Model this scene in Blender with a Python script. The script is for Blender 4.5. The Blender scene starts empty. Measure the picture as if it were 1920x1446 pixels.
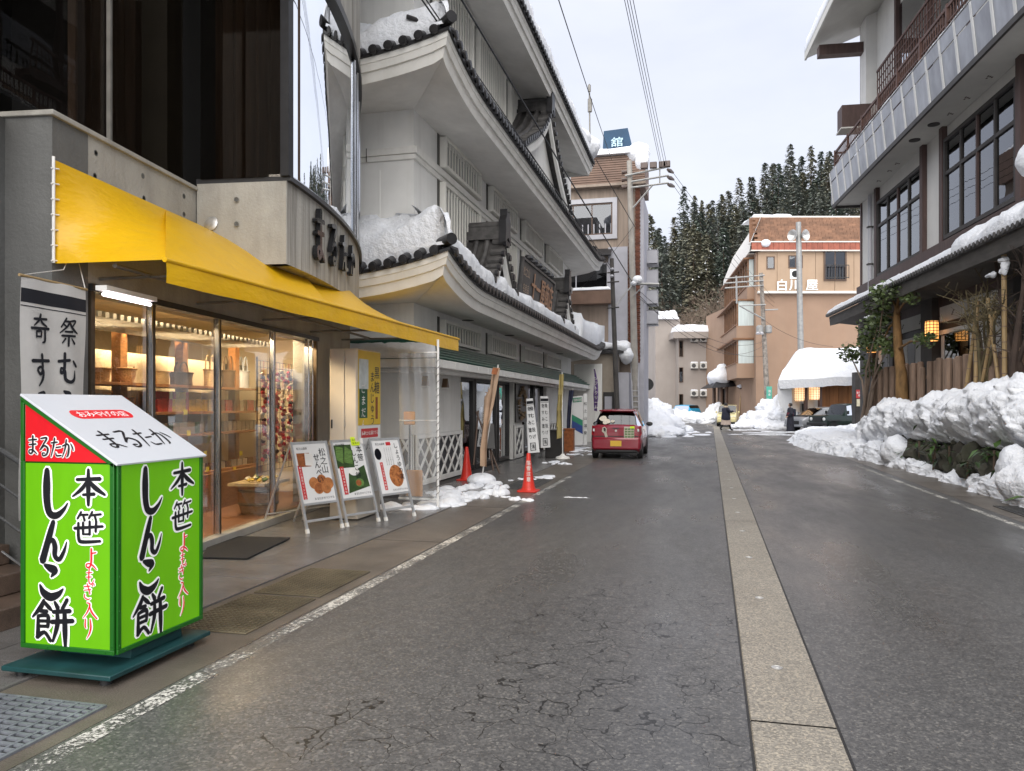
import bpy, bmesh, math, random
import numpy as np
from mathutils import Vector, Matrix, noise
R = math.radians
sc = bpy.context.scene
col = sc.collection
random.seed(7)

# ------------------------------------------------------------------ camera, sky, sun, exposure
CAM_H, FPX, CXP, HOR = 1.6, 1440.0, 960.0, 760.0
YAW = R(13.85)
cam = bpy.data.cameras.new('camera'); camo = bpy.data.objects.new('camera', cam); col.objects.link(camo)
cam.sensor_width = 36.0; cam.lens = 27.0; cam.clip_start = 0.05; cam.clip_end = 2000
cam.shift_y = 37.0 / 1920.0
camo.location = (0, 0, CAM_H); camo.rotation_euler = (R(90), 0, YAW)
sc.camera = camo

SUN_EL, SUN_AZ = 44.0, 176.0           # azimuth clockwise from +Y
w = bpy.data.worlds.new('World'); sc.world = w; w.use_nodes = True
nt = w.node_tree; nt.nodes.clear()
sky = nt.nodes.new('ShaderNodeTexSky'); sky.sky_type = 'NISHITA'; sky.sun_disc = False
sky.sun_elevation = R(SUN_EL); sky.sun_rotation = R(SUN_AZ); sky.air_density = 1.0; sky.dust_density = 3.0
tc = nt.nodes.new('ShaderNodeTexCoord')
mp = nt.nodes.new('ShaderNodeMapping'); mp.inputs['Scale'].default_value = (1.0, 1.0, 2.6)
nz = nt.nodes.new('ShaderNodeTexNoise'); nz.inputs['Scale'].default_value = 2.2; nz.inputs['Detail'].default_value = 5; nz.inputs['Roughness'].default_value = 0.55
cr = nt.nodes.new('ShaderNodeValToRGB')
cr.color_ramp.elements[0].position = 0.30; cr.color_ramp.elements[0].color = (3.95, 4.2, 5.05, 1)
cr.color_ramp.elements[1].position = 0.72; cr.color_ramp.elements[1].color = (5.05, 5.2, 5.65, 1)
mx = nt.nodes.new('ShaderNodeMixRGB'); mx.inputs['Fac'].default_value = 0.93
bg = nt.nodes.new('ShaderNodeBackground'); bg.inputs['Strength'].default_value = 0.10
ow = nt.nodes.new('ShaderNodeOutputWorld')
L = nt.links.new
L(tc.outputs['Generated'], mp.inputs['Vector']); L(mp.outputs['Vector'], nz.inputs['Vector']); L(nz.outputs['Fac'], cr.inputs['Fac'])
L(sky.outputs['Color'], mx.inputs['Color1']); L(cr.outputs['Color'], mx.inputs['Color2']); L(mx.outputs['Color'], bg.inputs['Color']); L(bg.outputs['Background'], ow.inputs['Surface'])

sl = bpy.data.lights.new('sun', 'SUN'); sl.energy = 2.4; sl.angle = R(85); sl.color = (1.0, 0.96, 0.9)
so = bpy.data.objects.new('sun', sl); col.objects.link(so)
so.rotation_euler = Vector((-math.sin(R(SUN_AZ)) * math.cos(R(SUN_EL)), -math.cos(R(SUN_AZ)) * math.cos(R(SUN_EL)), -math.sin(R(SUN_EL)))).to_track_quat('-Z', 'Y').to_euler()
sc.view_settings.view_transform = 'Standard'; sc.view_settings.look = 'None'
sc.view_settings.exposure = 1.0; sc.view_settings.gamma = 1.0; sc.view_settings.use_curve_mapping = False
sc.cycles.max_bounces = 5; sc.cycles.diffuse_bounces = 3; sc.cycles.glossy_bounces = 2; sc.cycles.transmission_bounces = 2; sc.cycles.transparent_max_bounces = 10; sc.cycles.caustics_reflective = False; sc.cycles.caustics_refractive = False
sc.cycles.sample_clamp_indirect = 6.0

# ------------------------------------------------------------------ measuring the photograph: a pixel and one known coordinate give a point
cs, sn = math.cos(YAW), math.sin(YAW)
def ray(u, v):
    xc = (u - CXP) / FPX
    return Vector((xc * cs - sn, xc * sn + cs, (HOR - v) / FPX))
def PD(u, v, d): r = ray(u, v) * d; return Vector((r.x, r.y, r.z + CAM_H))
def PX(u, v, X): return PD(u, v, X / ray(u, v).x)
def PY(u, v, Y): return PD(u, v, Y / ray(u, v).y)
def PZ(u, v, z=0.0): return PD(u, v, (z - CAM_H) / ray(u, v).z)

# ------------------------------------------------------------------ materials
def lin(r, g, b):
    f = lambda c: (c / 255) / 12.92 if c <= 10 else ((c / 255 + 0.055) / 1.055) ** 2.4
    return (f(r), f(g), f(b))
MATS = {}
def nmat(name):
    m = bpy.data.materials.new(name); m.use_nodes = True
    n = m.node_tree; b = n.nodes['Principled BSDF']; MATS[name] = m
    return m, n, b
def node(n, t, **kw):
    x = n.nodes.new('ShaderNode' + t)
    for k, v in kw.items():
        if hasattr(x, k) and k not in x.inputs: setattr(x, k, v)
        else: x.inputs[k].default_value = v
    return x
def ramp(n, fac, stops):
    r = n.nodes.new('ShaderNodeValToRGB'); e = r.color_ramp.elements
    while len(e) < len(stops): e.new(0.5)
    for el, (p, c) in zip(e, stops):
        el.position = p; el.color = (*c, 1) if len(c) == 3 else c
    n.links.new(fac, r.inputs['Fac']); return r.outputs['Color']
def noisetex(n, scale, detail=4, stretch=(1, 1, 1), rough=0.6, dist=0.0, coord='Position'):
    if coord == 'Position': g = node(n, 'NewGeometry').outputs['Position']
    else: g = node(n, 'TexCoord').outputs[coord]
    m = node(n, 'Mapping'); m.inputs['Scale'].default_value = stretch
    n.links.new(g, m.inputs['Vector'])
    t = node(n, 'TexNoise', Scale=scale, Detail=detail, Roughness=rough, Distortion=dist)
    n.links.new(m.outputs['Vector'], t.inputs['Vector']); return t.outputs['Fac']
def mul(n, a, b, blend='MULTIPLY', fac=1.0):
    x = n.nodes.new('ShaderNodeMixRGB'); x.blend_type = blend; x.inputs['Fac'].default_value = fac
    for i, s in ((1, a), (2, b)):
        if isinstance(s, tuple): x.inputs[i].default_value = (*s, 1) if len(s) == 3 else s
        else: n.links.new(s, x.inputs[i])
    return x.outputs['Color']
def mat(name, c, rough=0.6, var=0.12, vs=3.0, st=(1, 1, 1), bump=0.0, bs=60.0, metal=0.0, spec=0.4, emit=None, es=0.0, rnd=0.0, stain=0.0, stc=(0.08, 0.07, 0.06), sts=(2.5, 2.5, 0.25), alpha=None, fine=0.0):
    m, n, b = nmat(name)
    f = noisetex(n, vs, 3, st)
    lo = tuple(x * (1 - var) for x in c); hi = tuple(min(1, x * (1 + var)) for x in c)
    cc = ramp(n, f, [(0.3, lo), (0.7, hi)])
    if fine: cc = mul(n, cc, ramp(n, noisetex(n, 140, 2), [(0.35, (1 - fine,) * 3), (0.65, (1.0,) * 3)]))
    if stain:
        s = noisetex(n, 1.6, 4, sts, 0.65)
        k = ramp(n, s, [(0.45, (0, 0, 0)), (0.78, (stain,) * 3)])
        x = n.nodes.new('ShaderNodeMixRGB'); n.links.new(k, x.inputs['Fac']); n.links.new(cc, x.inputs[1]); x.inputs[2].default_value = (*stc, 1); cc = x.outputs['Color']
    if rnd:
        oi = node(n, 'ObjectInfo'); cc = mul(n, cc, ramp(n, oi.outputs['Random'], [(0, (1 - rnd,) * 3), (1, (1.0,) * 3)]))
    n.links.new(cc, b.inputs['Base Color'])
    b.inputs['Roughness'].default_value = rough; b.inputs['Metallic'].default_value = metal; b.inputs['Specular IOR Level'].default_value = spec
    if bump:
        bn = node(n, 'Bump', Strength=bump, Distance=0.02); n.links.new(noisetex(n, bs, 2), bn.inputs['Height']); n.links.new(bn.outputs['Normal'], b.inputs['Normal'])
    if emit and es < .4: m.cycles.emission_sampling = 'NONE'
    if emit: b.inputs['Emission Color'].default_value = (*emit, 1); b.inputs['Emission Strength'].default_value = es
    return m
def glassmat(name, tint=(1, 1, 1), ior=1.5, rough=0.0, glossmul=1.0, dirt=0.0):
    m, n, b = nmat(name); n.nodes.remove(b); out = n.nodes['Material Output']
    t = node(n, 'BsdfTransparent'); t.inputs['Color'].default_value = (*tint, 1)
    g = node(n, 'BsdfGlossy'); g.inputs['Roughness'].default_value = rough; g.inputs['Color'].default_value = (0.95, 0.97, 1, 1)
    fr = node(n, 'Fresnel', IOR=ior); mm = node(n, 'Math', operation='MULTIPLY'); mm.inputs[1].default_value = glossmul; mm.use_clamp = True
    n.links.new(fr.outputs['Fac'], mm.inputs[0])
    bn = node(n, 'Bump', Strength=0.03, Distance=0.05); n.links.new(noisetex(n, 1.2, 2), bn.inputs['Height']); n.links.new(bn.outputs['Normal'], g.inputs['Normal'])
    x = node(n, 'MixShader'); n.links.new(mm.outputs[0], x.inputs['Fac']); n.links.new(t.outputs[0], x.inputs[1]); n.links.new(g.outputs[0], x.inputs[2])
    o = x.outputs[0]
    if dirt:
        d = node(n, 'BsdfDiffuse'); d.inputs['Color'].default_value = (0.75, 0.75, 0.74, 1)
        y = node(n, 'MixShader'); n.links.new(ramp(n, noisetex(n, 2.5, 5, (1, 1, 0.5)), [(0.3, (dirt * 0.4,) * 3), (0.75, (dirt,) * 3)]), y.inputs['Fac'])
        n.links.new(o, y.inputs[1]); n.links.new(d.outputs[0], y.inputs[2]); o = y.outputs[0]
    n.links.new(o, out.inputs['Surface']); return m

# surfaces with more to them
def m_asphalt():
    m, n, b = nmat('asphalt')
    big = noisetex(n, 0.35, 4, (1, 0.4, 1)); med = noisetex(n, 9, 2)
    c = ramp(n, big, [(0.28, (0.066, 0.065, 0.066)), (0.72, (0.112, 0.110, 0.110))])
    c = mul(n, c, ramp(n, med, [(0.3, (0.86,) * 3), (0.7, (1.1,) * 3)]))
    g = node(n, 'NewGeometry').outputs['Position']
    vo = node(n, 'TexVoronoi', Scale=78.0); n.links.new(g, vo.inputs['Vector'])      # aggregate chips
    sp = node(n, 'SeparateColor'); n.links.new(vo.outputs['Color'], sp.inputs['Color'])
    chips = ramp(n, sp.outputs['Red'], [(0.0, (0.62, 0.62, 0.62)), (0.55, (0.93, 0.92, 0.90)), (0.88, (1.25, 1.23, 1.18)), (1.0, (1.9, 1.85, 1.7))])
    c = mul(n, c, chips)
    # worn cracked patch (alligator cracking) left of the centre strip
    nd = node(n, 'TexNoise', Scale=3.2, Detail=3.0); n.links.new(g, nd.inputs['Vector'])
    off = node(n, 'VectorMath', operation='SCALE'); off.inputs['Scale'].default_value = 0.42; n.links.new(nd.outputs['Color'], off.inputs[0])
    ad = node(n, 'VectorMath', operation='ADD'); n.links.new(g, ad.inputs[0]); n.links.new(off.outputs[0], ad.inputs[1])
    ve = node(n, 'TexVoronoi', Scale=3.9); ve.feature = 'DISTANCE_TO_EDGE'; n.links.new(ad.outputs[0], ve.inputs['Vector'])
    wv = noisetex(n, 2.4, 4)
    thr = node(n, 'MapRange'); thr.inputs['From Min'].default_value = 0.36; thr.inputs['From Max'].default_value = 0.70; thr.inputs['To Min'].default_value = 0.0; thr.inputs['To Max'].default_value = 0.026; n.links.new(wv, thr.inputs['Value'])
    lt = node(n, 'Math', operation='LESS_THAN'); n.links.new(ve.outputs['Distance'], lt.inputs[0]); n.links.new(thr.outputs[0], lt.inputs[1])
    mk = []
    for (cx, cy, rx, ry) in ((-0.50, 5.4, 0.85, 1.7), (-0.75, 3.35, 1.35, 0.95)):
        mp = node(n, 'Mapping'); mp.vector_type = 'TEXTURE'; mp.inputs['Location'].default_value = (cx, cy, 0); mp.inputs['Scale'].default_value = (rx, ry, 50); n.links.new(g, mp.inputs['Vector'])
        ln = node(n, 'VectorMath', operation='LENGTH'); n.links.new(mp.outputs[0], ln.inputs[0])
        l2 = node(n, 'Math', operation='LESS_THAN'); l2.inputs[1].default_value = 1.0; n.links.new(ln.outputs['Value'], l2.inputs[0]); mk.append(l2.outputs[0])
    mxm = node(n, 'Math', operation='MAXIMUM'); n.links.new(mk[0], mxm.inputs[0]); n.links.new(mk[1], mxm.inputs[1])
    cm = node(n, 'Math', operation='MULTIPLY'); n.links.new(mxm.outputs[0], cm.inputs[0]); n.links.new(lt.outputs[0], cm.inputs[1])
    x = n.nodes.new('ShaderNodeMixRGB'); n.links.new(cm.outputs[0], x.inputs['Fac']); n.links.new(c, x.inputs[1]); x.inputs[2].default_value = (0.012, 0.011, 0.010, 1)
    n.links.new(x.outputs['Color'], b.inputs['Base Color'])
    wet = noisetex(n, 0.55, 5, (1.4, 0.35, 1), 0.62)
    n.links.new(ramp(n, wet, [(0.36, (0.22,) * 3), (0.62, (0.50,) * 3)]), b.inputs['Roughness'])
    b.inputs['Specular IOR Level'].default_value = 0.48
    bn = node(n, 'Bump', Strength=0.55, Distance=0.006)
    n.links.new(sp.outputs['Green'], bn.inputs['Height'])
    n.links.new(bn.outputs['Normal'], b.inputs['Normal']); return m
def m_snow(name='snow', dirt=0.0):
    m, n, b = nmat(name)
    c = ramp(n, noisetex(n, 1.7, 4), [(0.3, (0.73, 0.755, 0.80)), (0.7, (0.82, 0.83, 0.85))])
    if dirt:
        x = n.nodes.new('ShaderNodeMixRGB'); n.links.new(ramp(n, noisetex(n, 3.0, 7, rough=0.7), [(0.5, (0,) * 3), (0.8, (dirt,) * 3)]), x.inputs['Fac'])
        n.links.new(c, x.inputs[1]); x.inputs[2].default_value = (0.42, 0.40, 0.38, 1); c = x.outputs['Color']
    n.links.new(c, b.inputs['Base Color']); b.inputs['Roughness'].default_value = 0.75; b.inputs['Specular IOR Level'].default_value = 0.25
    b.inputs['Subsurface Weight'].default_value = 0.0
    bn = node(n, 'Bump', Strength=0.8, Distance=0.06); hh = noisetex(n, 7, 3, rough=0.72); n.links.new(hh, bn.inputs['Height']); n.links.new(bn.outputs['Normal'], b.inputs['Normal'])
    return m
def m_wood(name, c, vs=2.0, st=(14, 14, 0.8), rough=0.6, rnd=0.25, var=0.3):
    return mat(name, c, rough, var, vs, st, bump=0.15, bs=30, rnd=rnd)
m_asphalt(); m_snow(); m_snow('snow_dirty', 0.55); m_snow('snow_ploughed', 0.22)
def crumble(s): k = noise.noise(s * .9) * 1.6 + .45; return max(.12, min(1.0, k))

# ------------------------------------------------------------------ mesh building
BASE = {}
class MB:
    def __init__(s): s.v = []; s.f = []; s.mi = []; s.cur = 0
    def add(s, vs, fs):
        b = len(s.v); s.v += [tuple(p) for p in vs]
        for f in fs: s.f.append(tuple(i + b for i in f)); s.mi.append(s.cur)
        return s
    def box(s, lo, hi, M=None):
        x0, y0, z0 = lo; x1, y1, z1 = hi
        p = [(x0, y0, z0), (x1, y0, z0), (x1, y1, z0), (x0, y1, z0), (x0, y0, z1), (x1, y0, z1), (x1, y1, z1), (x0, y1, z1)]
        if M: p = [M @ Vector(q) for q in p]
        return s.add(p, [(0, 3, 2, 1), (4, 5, 6, 7), (0, 1, 5, 4), (1, 2, 6, 5), (2, 3, 7, 6), (3, 0, 4, 7)])
    def cbox(s, c, d, M=None): return s.box([c[i] - d[i] / 2 for i in range(3)], [c[i] + d[i] / 2 for i in range(3)], M)
    def quad(s, a, b, c, d): return s.add([a, b, c, d], [(0, 1, 2, 3)])
    def slab(s, a, b, c, d, t):
        a, b, c, d = map(Vector, (a, b, c, d)); n = (b - a).cross(d - a).normalized() * t
        return s.add([a, b, c, d, a - n, b - n, c - n, d - n], [(0, 1, 2, 3), (7, 6, 5, 4), (1, 0, 4, 5), (2, 1, 5, 6), (3, 2, 6, 7), (0, 3, 7, 4)])
    def prism(s, poly, a, b):      # poly: list of 3D points at a; extruded by vector b-a
        d = Vector(b) - Vector(a); n = len(poly); p = [Vector(q) for q in poly]
        return s.add(p + [q + d for q in p], [tuple(range(n - 1, -1, -1)), tuple(range(n, 2 * n))] + [(i, (i + 1) % n, (i + 1) % n + n, i + n) for i in range(n)])
    def tube(s, pts, r, n=8, cap=True, r2=None):
        pts = [Vector(p) for p in pts]; m = len(pts)
        rs = r if isinstance(r, (list, tuple)) else [r + ((r2 - r) * i / (m - 1) if r2 is not None else 0) for i in range(m)]
        vs = []; up = None
        for i, p in enumerate(pts):
            t = (pts[min(i + 1, m - 1)] - pts[max(i - 1, 0)]).normalized()
            if up is None: up = Vector((0, 0, 1)) if abs(t.z) < 0.9 else Vector((1, 0, 0))
            x = up.cross(t).normalized() if up.cross(t).length > 1e-4 else Vector((1, 0, 0)).cross(t).normalized()
            y = t.cross(x); up = y
            vs += [p + (x * math.cos(2 * math.pi * k / n) + y * math.sin(2 * math.pi * k / n)) * rs[i] for k in range(n)]
        fs = [(i * n + k, i * n + (k + 1) % n, (i + 1) * n + (k + 1) % n, (i + 1) * n + k) for i in range(m - 1) for k in range(n)]
        if cap: fs += [tuple(range(n - 1, -1, -1)), tuple(range((m - 1) * n, m * n))]
        return s.add(vs, fs)
    def lathe(s, prof, n=16, M=None):     # prof: (r, z)
        vs = []
        for r, z in prof: vs += [Vector((r * math.cos(2 * math.pi * k / n), r * math.sin(2 * math.pi * k / n), z)) for k in range(n)]
        if M: vs = [M @ p for p in vs]
        m = len(prof)
        fs = [(i * n + k, i * n + (k + 1) % n, (i + 1) * n + (k + 1) % n, (i + 1) * n + k) for i in range(m - 1) for k in range(n)]
        fs += [tuple(range(n - 1, -1, -1)), tuple(range((m - 1) * n, m * n))]
        return s.add(vs, fs)
    def grid(s, rows, closed=False):
        n = len(rows[0]); vs = [p for r in rows for p in r]
        fs = []
        for i in range(len(rows) - 1):
            for k in range(n if closed else n - 1):
                fs.append((i * n + k, i * n + (k + 1) % n, (i + 1) * n + (k + 1) % n, (i + 1) * n + k))
        return s.add(vs, fs)
    def mesh(s, name, mats, inv=None, smooth=38):
        me = bpy.data.meshes.new(name)
        vs = [inv @ Vector(p) for p in s.v] if inv else s.v
        me.from_pydata(vs, [], s.f); 
        for m in (mats if isinstance(mats, (list, tuple)) else [mats]): me.materials.append(MATS[m] if isinstance(m, str) else m)
        if any(s.mi): me.polygons.foreach_set('material_index', s.mi)
        if smooth:
            me.polygons.foreach_set('use_smooth', [True] * len(me.polygons))
            try: me.set_sharp_from_angle(angle=R(smooth))
            except Exception: pass
        me.update(); return me
    def build(s, name, mats, parent=None, world=True, smooth=38, bevel=0.0, label=None, normals=False):
        inv = BASE[parent.name].inverted() if (parent and world and parent.name in BASE) else None
        me = s.mesh(name, mats, inv, smooth)
        if normals:
            bm = bmesh.new(); bm.from_mesh(me); bmesh.ops.recalc_face_normals(bm, faces=bm.faces); bm.to_mesh(me); bm.free()
        return link(name, me, parent, bevel, label)
def link(name, me, parent=None, bevel=0.0, label=None):
    o = bpy.data.objects.new(name, me); col.objects.link(o)
    if parent:
        o.parent = parent
        if o.name not in BASE: BASE[o.name] = BASE.get(parent.name, Matrix.Identity(4))
    else: BASE[o.name] = Matrix.Identity(4)
    if bevel:
        b = o.modifiers.new('bevel', 'BEVEL'); b.width = bevel; b.segments = 2; b.limit_method = 'ANGLE'; b.angle_limit = R(40)
    if label: o['label'] = label
    return o
def tag(o, label, cat, group=None, kind=None):
    o['label'] = label
    if cat: o['category'] = cat
    if group: o['group'] = group
    if kind: o['kind'] = kind
    return o
def thing(name, label, cat, loc=(0, 0, 0), rz=0.0, group=None):
    o = bpy.data.objects.new(name, None); col.objects.link(o); o.empty_display_size = 0.2
    o.location = loc; o.rotation_euler = (0, 0, rz)
    BASE[o.name] = Matrix.Translation(Vector(loc)) @ Matrix.Rotation(rz, 4, 'Z')
    return tag(o, label, cat, group)
def structure(o): o['kind'] = 'structure'; return o
def inst(name, me, parent, M):
    """a copy of a piece that shares mesh data; M is in world space"""
    o = bpy.data.objects.new(name, me); col.objects.link(o); o.parent = parent
    B = BASE.get(parent.name, Matrix.Identity(4)); o.matrix_local = B.inverted() @ M
    return o
def copy_thing(root, loc, rz, label=None, group=None, scale=None):
    r = root.copy(); col.objects.link(r); r.location = loc; r.rotation_euler = (0, 0, rz)
    if scale: r.scale = scale if not isinstance(scale, (int, float)) else (scale,) * 3
    if label: r['label'] = label
    if group: r['group'] = group
    for ch in list(root.children):
        c = ch.copy(); col.objects.link(c); c.parent = r
        for g in list(ch.children):
            d = g.copy(); col.objects.link(d); d.parent = c
    return r
def fbm(p, s=1.0, o=4): return noise.fractal(Vector(p) * s, 1.0, 2.0, o)
def frame(o, x, y):
    """matrix with origin o, local x along x, local y along y, z out"""
    x = Vector(x).normalized(); z = x.cross(Vector(y)).normalized(); y = z.cross(x)
    M = Matrix((x, y, z)).transposed().to_4x4(); M.translation = Vector(o); return M

# ------------------------------------------------------------------ lettering: outline glyphs and brush strokes
GL = {}
def glyph(ch, off=0.0):
    k = (ch, off)
    if k not in GL:
        cu = bpy.data.curves.new('glyph', 'FONT'); cu.body = ch; cu.size = 1.0; cu.offset = off; cu.resolution_u = 3
        o = bpy.data.objects.new('glyph', cu)
        me = o.to_mesh()
        vs = [(v.co.x, v.co.y) for v in me.vertices]; fs = [tuple(p.vertices) for p in me.polygons]
        o.to_mesh_clear(); bpy.data.objects.remove(o); bpy.data.curves.remove(cu)
        if vs:
            xs = [a for a, _ in vs]; ys = [b for _, b in vs]; cx, cy = (min(xs) + max(xs)) / 2, (min(ys) + max(ys)) / 2
            vs = [(a - cx, b - cy) for a, b in vs]
        GL[k] = (vs, fs, (max(xs) - min(xs)) if vs else 0.3)
    return GL[k]
def put_glyph(mb, ch, M, x, y, sx, sy, z=0.0, off=0.0, shear=0.0):
    vs, fs, _ = glyph(ch)
    for k, (ex, ey) in enumerate(((0, 0), (1, .6), (-1, -.6)) if off else ((0, 0),)):      # heavier strokes: the outline laid down three times
        q = min(off, .022)
        mb.add([M @ Vector((x + (a + ex * q) * sx + b * sy * shear, y + (b + ey * q) * sy, z + .0003 * k)) for a, b in vs], fs)
def vtext(mb, s, M, x, y, size, pitch=None, z=0.0, off=0.0, sx=1.0, shear=0.0):
    for i, ch in enumerate(s):
        if ch != ' ': put_glyph(mb, ch, M, x, y - i * (pitch or size * 1.1), size * sx, size, z, off, shear)
def htext(mb, s, M, x, y, size, pitch=None, z=0.0, off=0.0, sx=1.0, shear=0.0):
    for i, ch in enumerate(s):
        if ch != ' ': put_glyph(mb, ch, M, x + i * (pitch or size * 1.05 * sx), y, size * sx, size, z, off, shear)
BR = {
'し': [[(.28,0,.09),(.27,.3,.13),(.28,.65,.12),(.36,.88,.11),(.55,.92,.10),(.75,.80,.06),(.87,.66,.02)]],
'ん': [[(.5,.02,.08),(.42,.25,.11),(.3,.6,.12),(.18,.95,.13)],[(.22,.9,.06),(.35,.55,.07),(.48,.45,.08),(.55,.6,.1),(.55,.82,.09),(.68,.9,.08),(.82,.7,.06),(.9,.48,.02)]],
'こ': [[(.34,.1,.06),(.5,.17,.13),(.63,.22,.12),(.52,.38,.03)],[(.2,.60,.04),(.3,.78,.12),(.5,.88,.14),(.72,.80,.1),(.86,.66,.03)]],
'餅': [[(.3,.05,.05),(.22,.22,.08),(.02,.45,.03)],[(.3,.08,.05),(.42,.2,.07),(.5,.27,.04)],[(.22,.3,.06),(.38,.3,.06)],[(.16,.42,.05),(.16,.85,.08)],[(.16,.42,.05),(.4,.4,.07),(.4,.65,.06)],[(.18,.53,.05),(.38,.52,.05)],[(.18,.65,.05),(.38,.64,.05)],[(.14,.9,.07),(.32,.78,.06),(.47,.96,.06)],[(.58,.08,.05),(.65,.2,.08)],[(.88,.0,.06),(.76,.22,.06)],[(.54,.3,.06),(.95,.25,.07)],[(.5,.53,.07),(1.02,.47,.07)],[(.64,.3,.06),(.64,.6,.08),(.53,.97,.04)],[(.82,.28,.07),(.83,.7,.09),(.84,1.08,.05)]],
'本': [[(.15,.28,.06),(.85,.24,.08)],[(.5,-.02,.06),(.5,.5,.10),(.5,1.02,.06)],[(.48,.3,.06),(.3,.55,.08),(.02,.78,.03)],[(.52,.3,.05),(.7,.5,.10),(1.0,.70,.05)],[(.34,.72,.05),(.68,.69,.07)]],
'笹': [[(.25,0,.05),(.12,.22,.05)],[(.2,.1,.05),(.48,.08,.05)],[(.32,.12,.05),(.37,.27,.06)],[(.64,-.02,.05),(.52,.2,.05)],[(.58,.1,.05),(.94,.05,.05)],[(.72,.1,.05),(.77,.25,.06)],[(.02,.54,.07),(1.0,.44,.06)],[(.32,.34,.06),(.32,.72,.06)],[(.55,.3,.06),(.55,.72,.06)],[(.32,.72,.04),(.55,.71,.05)],[(.78,.28,.06),(.76,.62,.06)],[(.16,.36,.06),(.17,.85,.08),(.3,.97,.08),(.92,.92,.06)]],
'よ': [[(.5,.22,.07),(.82,.17,.06)],[(.5,0,.09),(.5,.6,.10),(.4,.85,.08),(.2,.87,.07),(.16,.74,.06),(.4,.70,.06),(.65,.8,.08),(.88,.97,.03)]],
'も': [[(.45,0,.07),(.4,.5,.08),(.45,.88,.07),(.7,.92,.07),(.87,.68,.03)],[(.2,.3,.06),(.7,.26,.06)],[(.18,.55,.06),(.65,.52,.06)]],
'ぎ': [[(.15,.2,.06),(.65,.14,.06)],[(.15,.42,.06),(.7,.35,.06)],[(.4,0,.07),(.62,.55,.07),(.58,.64,.04)],[(.2,.65,.05),(.2,.85,.07),(.45,.97,.07),(.67,.9,.03)],[(.8,.02,.06),(.87,.13,.06)],[(.93,-.04,.06),(1.0,.07,.06)]],
'入': [[(.3,.05,.06),(.5,.12,.08),(.35,.55,.07),(.02,.97,.03)],[(.47,.2,.05),(.65,.6,.1),(1.0,.94,.07)]],
'り': [[(.25,0,.06),(.22,.35,.09),(.3,.5,.04)],[(.65,0,.06),(.72,.4,.10),(.6,.75,.08),(.33,1.07,.02)]],
'ま': [[(.15,.22,.07),(.85,.18,.07)],[(.2,.45,.07),(.8,.42,.07)],[(.52,0,.09),(.52,.7,.09),(.4,.9,.08),(.2,.87,.07),(.22,.73,.06),(.55,.75,.08),(.88,.93,.05)]],
'る': [[(.2,.08,.07),(.72,.05,.09),(.42,.38,.07),(.13,.68,.06),(.5,.45,.08),(.82,.6,.10),(.72,.88,.08),(.42,.97,.07),(.34,.83,.06),(.56,.83,.06)]],
'た': [[(.08,.25,.07),(.62,.2,.07)],[(.38,0,.08),(.28,.45,.08),(.06,.97,.04)],[(.52,.48,.07),(.92,.44,.06)],[(.48,.75,.05),(.58,.9,.08),(.97,.88,.06)]],
'か': [[(.05,.35,.07),(.45,.25,.08),(.6,.4,.09),(.52,.8,.09),(.36,.92,.03)],[(.38,.02,.08),(.28,.45,.08),(.03,.92,.04)],[(.75,.22,.05),(.9,.4,.08),(.97,.57,.05)]],
'奇': [[(.15,.18,.06),(.85,.14,.06)],[(.5,0,.07),(.42,.2,.07),(.15,.42,.03)],[(.5,.18,.05),(.62,.3,.07),(.87,.4,.04)],[(.02,.52,.07),(.98,.48,.07)],[(.28,.62,.06),(.28,.82,.06)],[(.28,.62,.06),(.55,.6,.06),(.54,.8,.06)],[(.28,.8,.05),(.55,.79,.05)],[(.76,.5,.07),(.77,.92,.08),(.62,1.0,.03)]],
'祭': [[(.35,0,.06),(.1,.35,.04)],[(.3,.12,.05),(.5,.12,.06),(.4,.3,.06),(.05,.57,.03)],[(.22,.22,.05),(.34,.3,.05)],[(.55,.1,.05),(.87,.06,.06),(.65,.32,.04)],[(.5,.1,.05),(.7,.35,.08),(1.0,.52,.04)],[(.3,.5,.05),(.7,.48,.06)],[(.15,.66,.06),(.87,.63,.06)],[(.5,.66,.07),(.5,1.02,.07)],[(.33,.76,.06),(.18,.94,.03)],[(.66,.74,.04),(.84,.92,.07)]],
'む': [[(.08,.28,.07),(.6,.22,.07)],[(.35,0,.08),(.34,.55,.08),(.2,.67,.07),(.2,.50,.05),(.36,.6,.08),(.4,.88,.09),(.65,.97,.08),(.84,.86,.08),(.86,.58,.03)],[(.78,.25,.06),(.94,.42,.07)]],
'す': [[(.05,.22,.08),(.95,.18,.07)],[(.55,0,.09),(.56,.45,.08),(.42,.64,.07),(.28,.50,.06),(.45,.4,.06),(.6,.55,.08),(.52,.8,.08),(.3,1.03,.03)]],
'み': [[(.2,.12,.07),(.52,.08,.08),(.4,.45,.07),(.15,.87,.07),(.05,.72,.06),(.25,.55,.06),(.6,.65,.08),(.97,.8,.05)],[(.75,.4,.07),(.7,.7,.07),(.48,1.03,.03)]],
}
def cr_pt(p0, p1, p2, p3, t):
    return tuple(0.5 * (2 * b + (c - a) * t + (2 * a - 5 * b + 4 * c - d) * t * t + (3 * b - a - 3 * c + d) * t ** 3) for a, b, c, d in zip(p0, p1, p2, p3))
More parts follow.
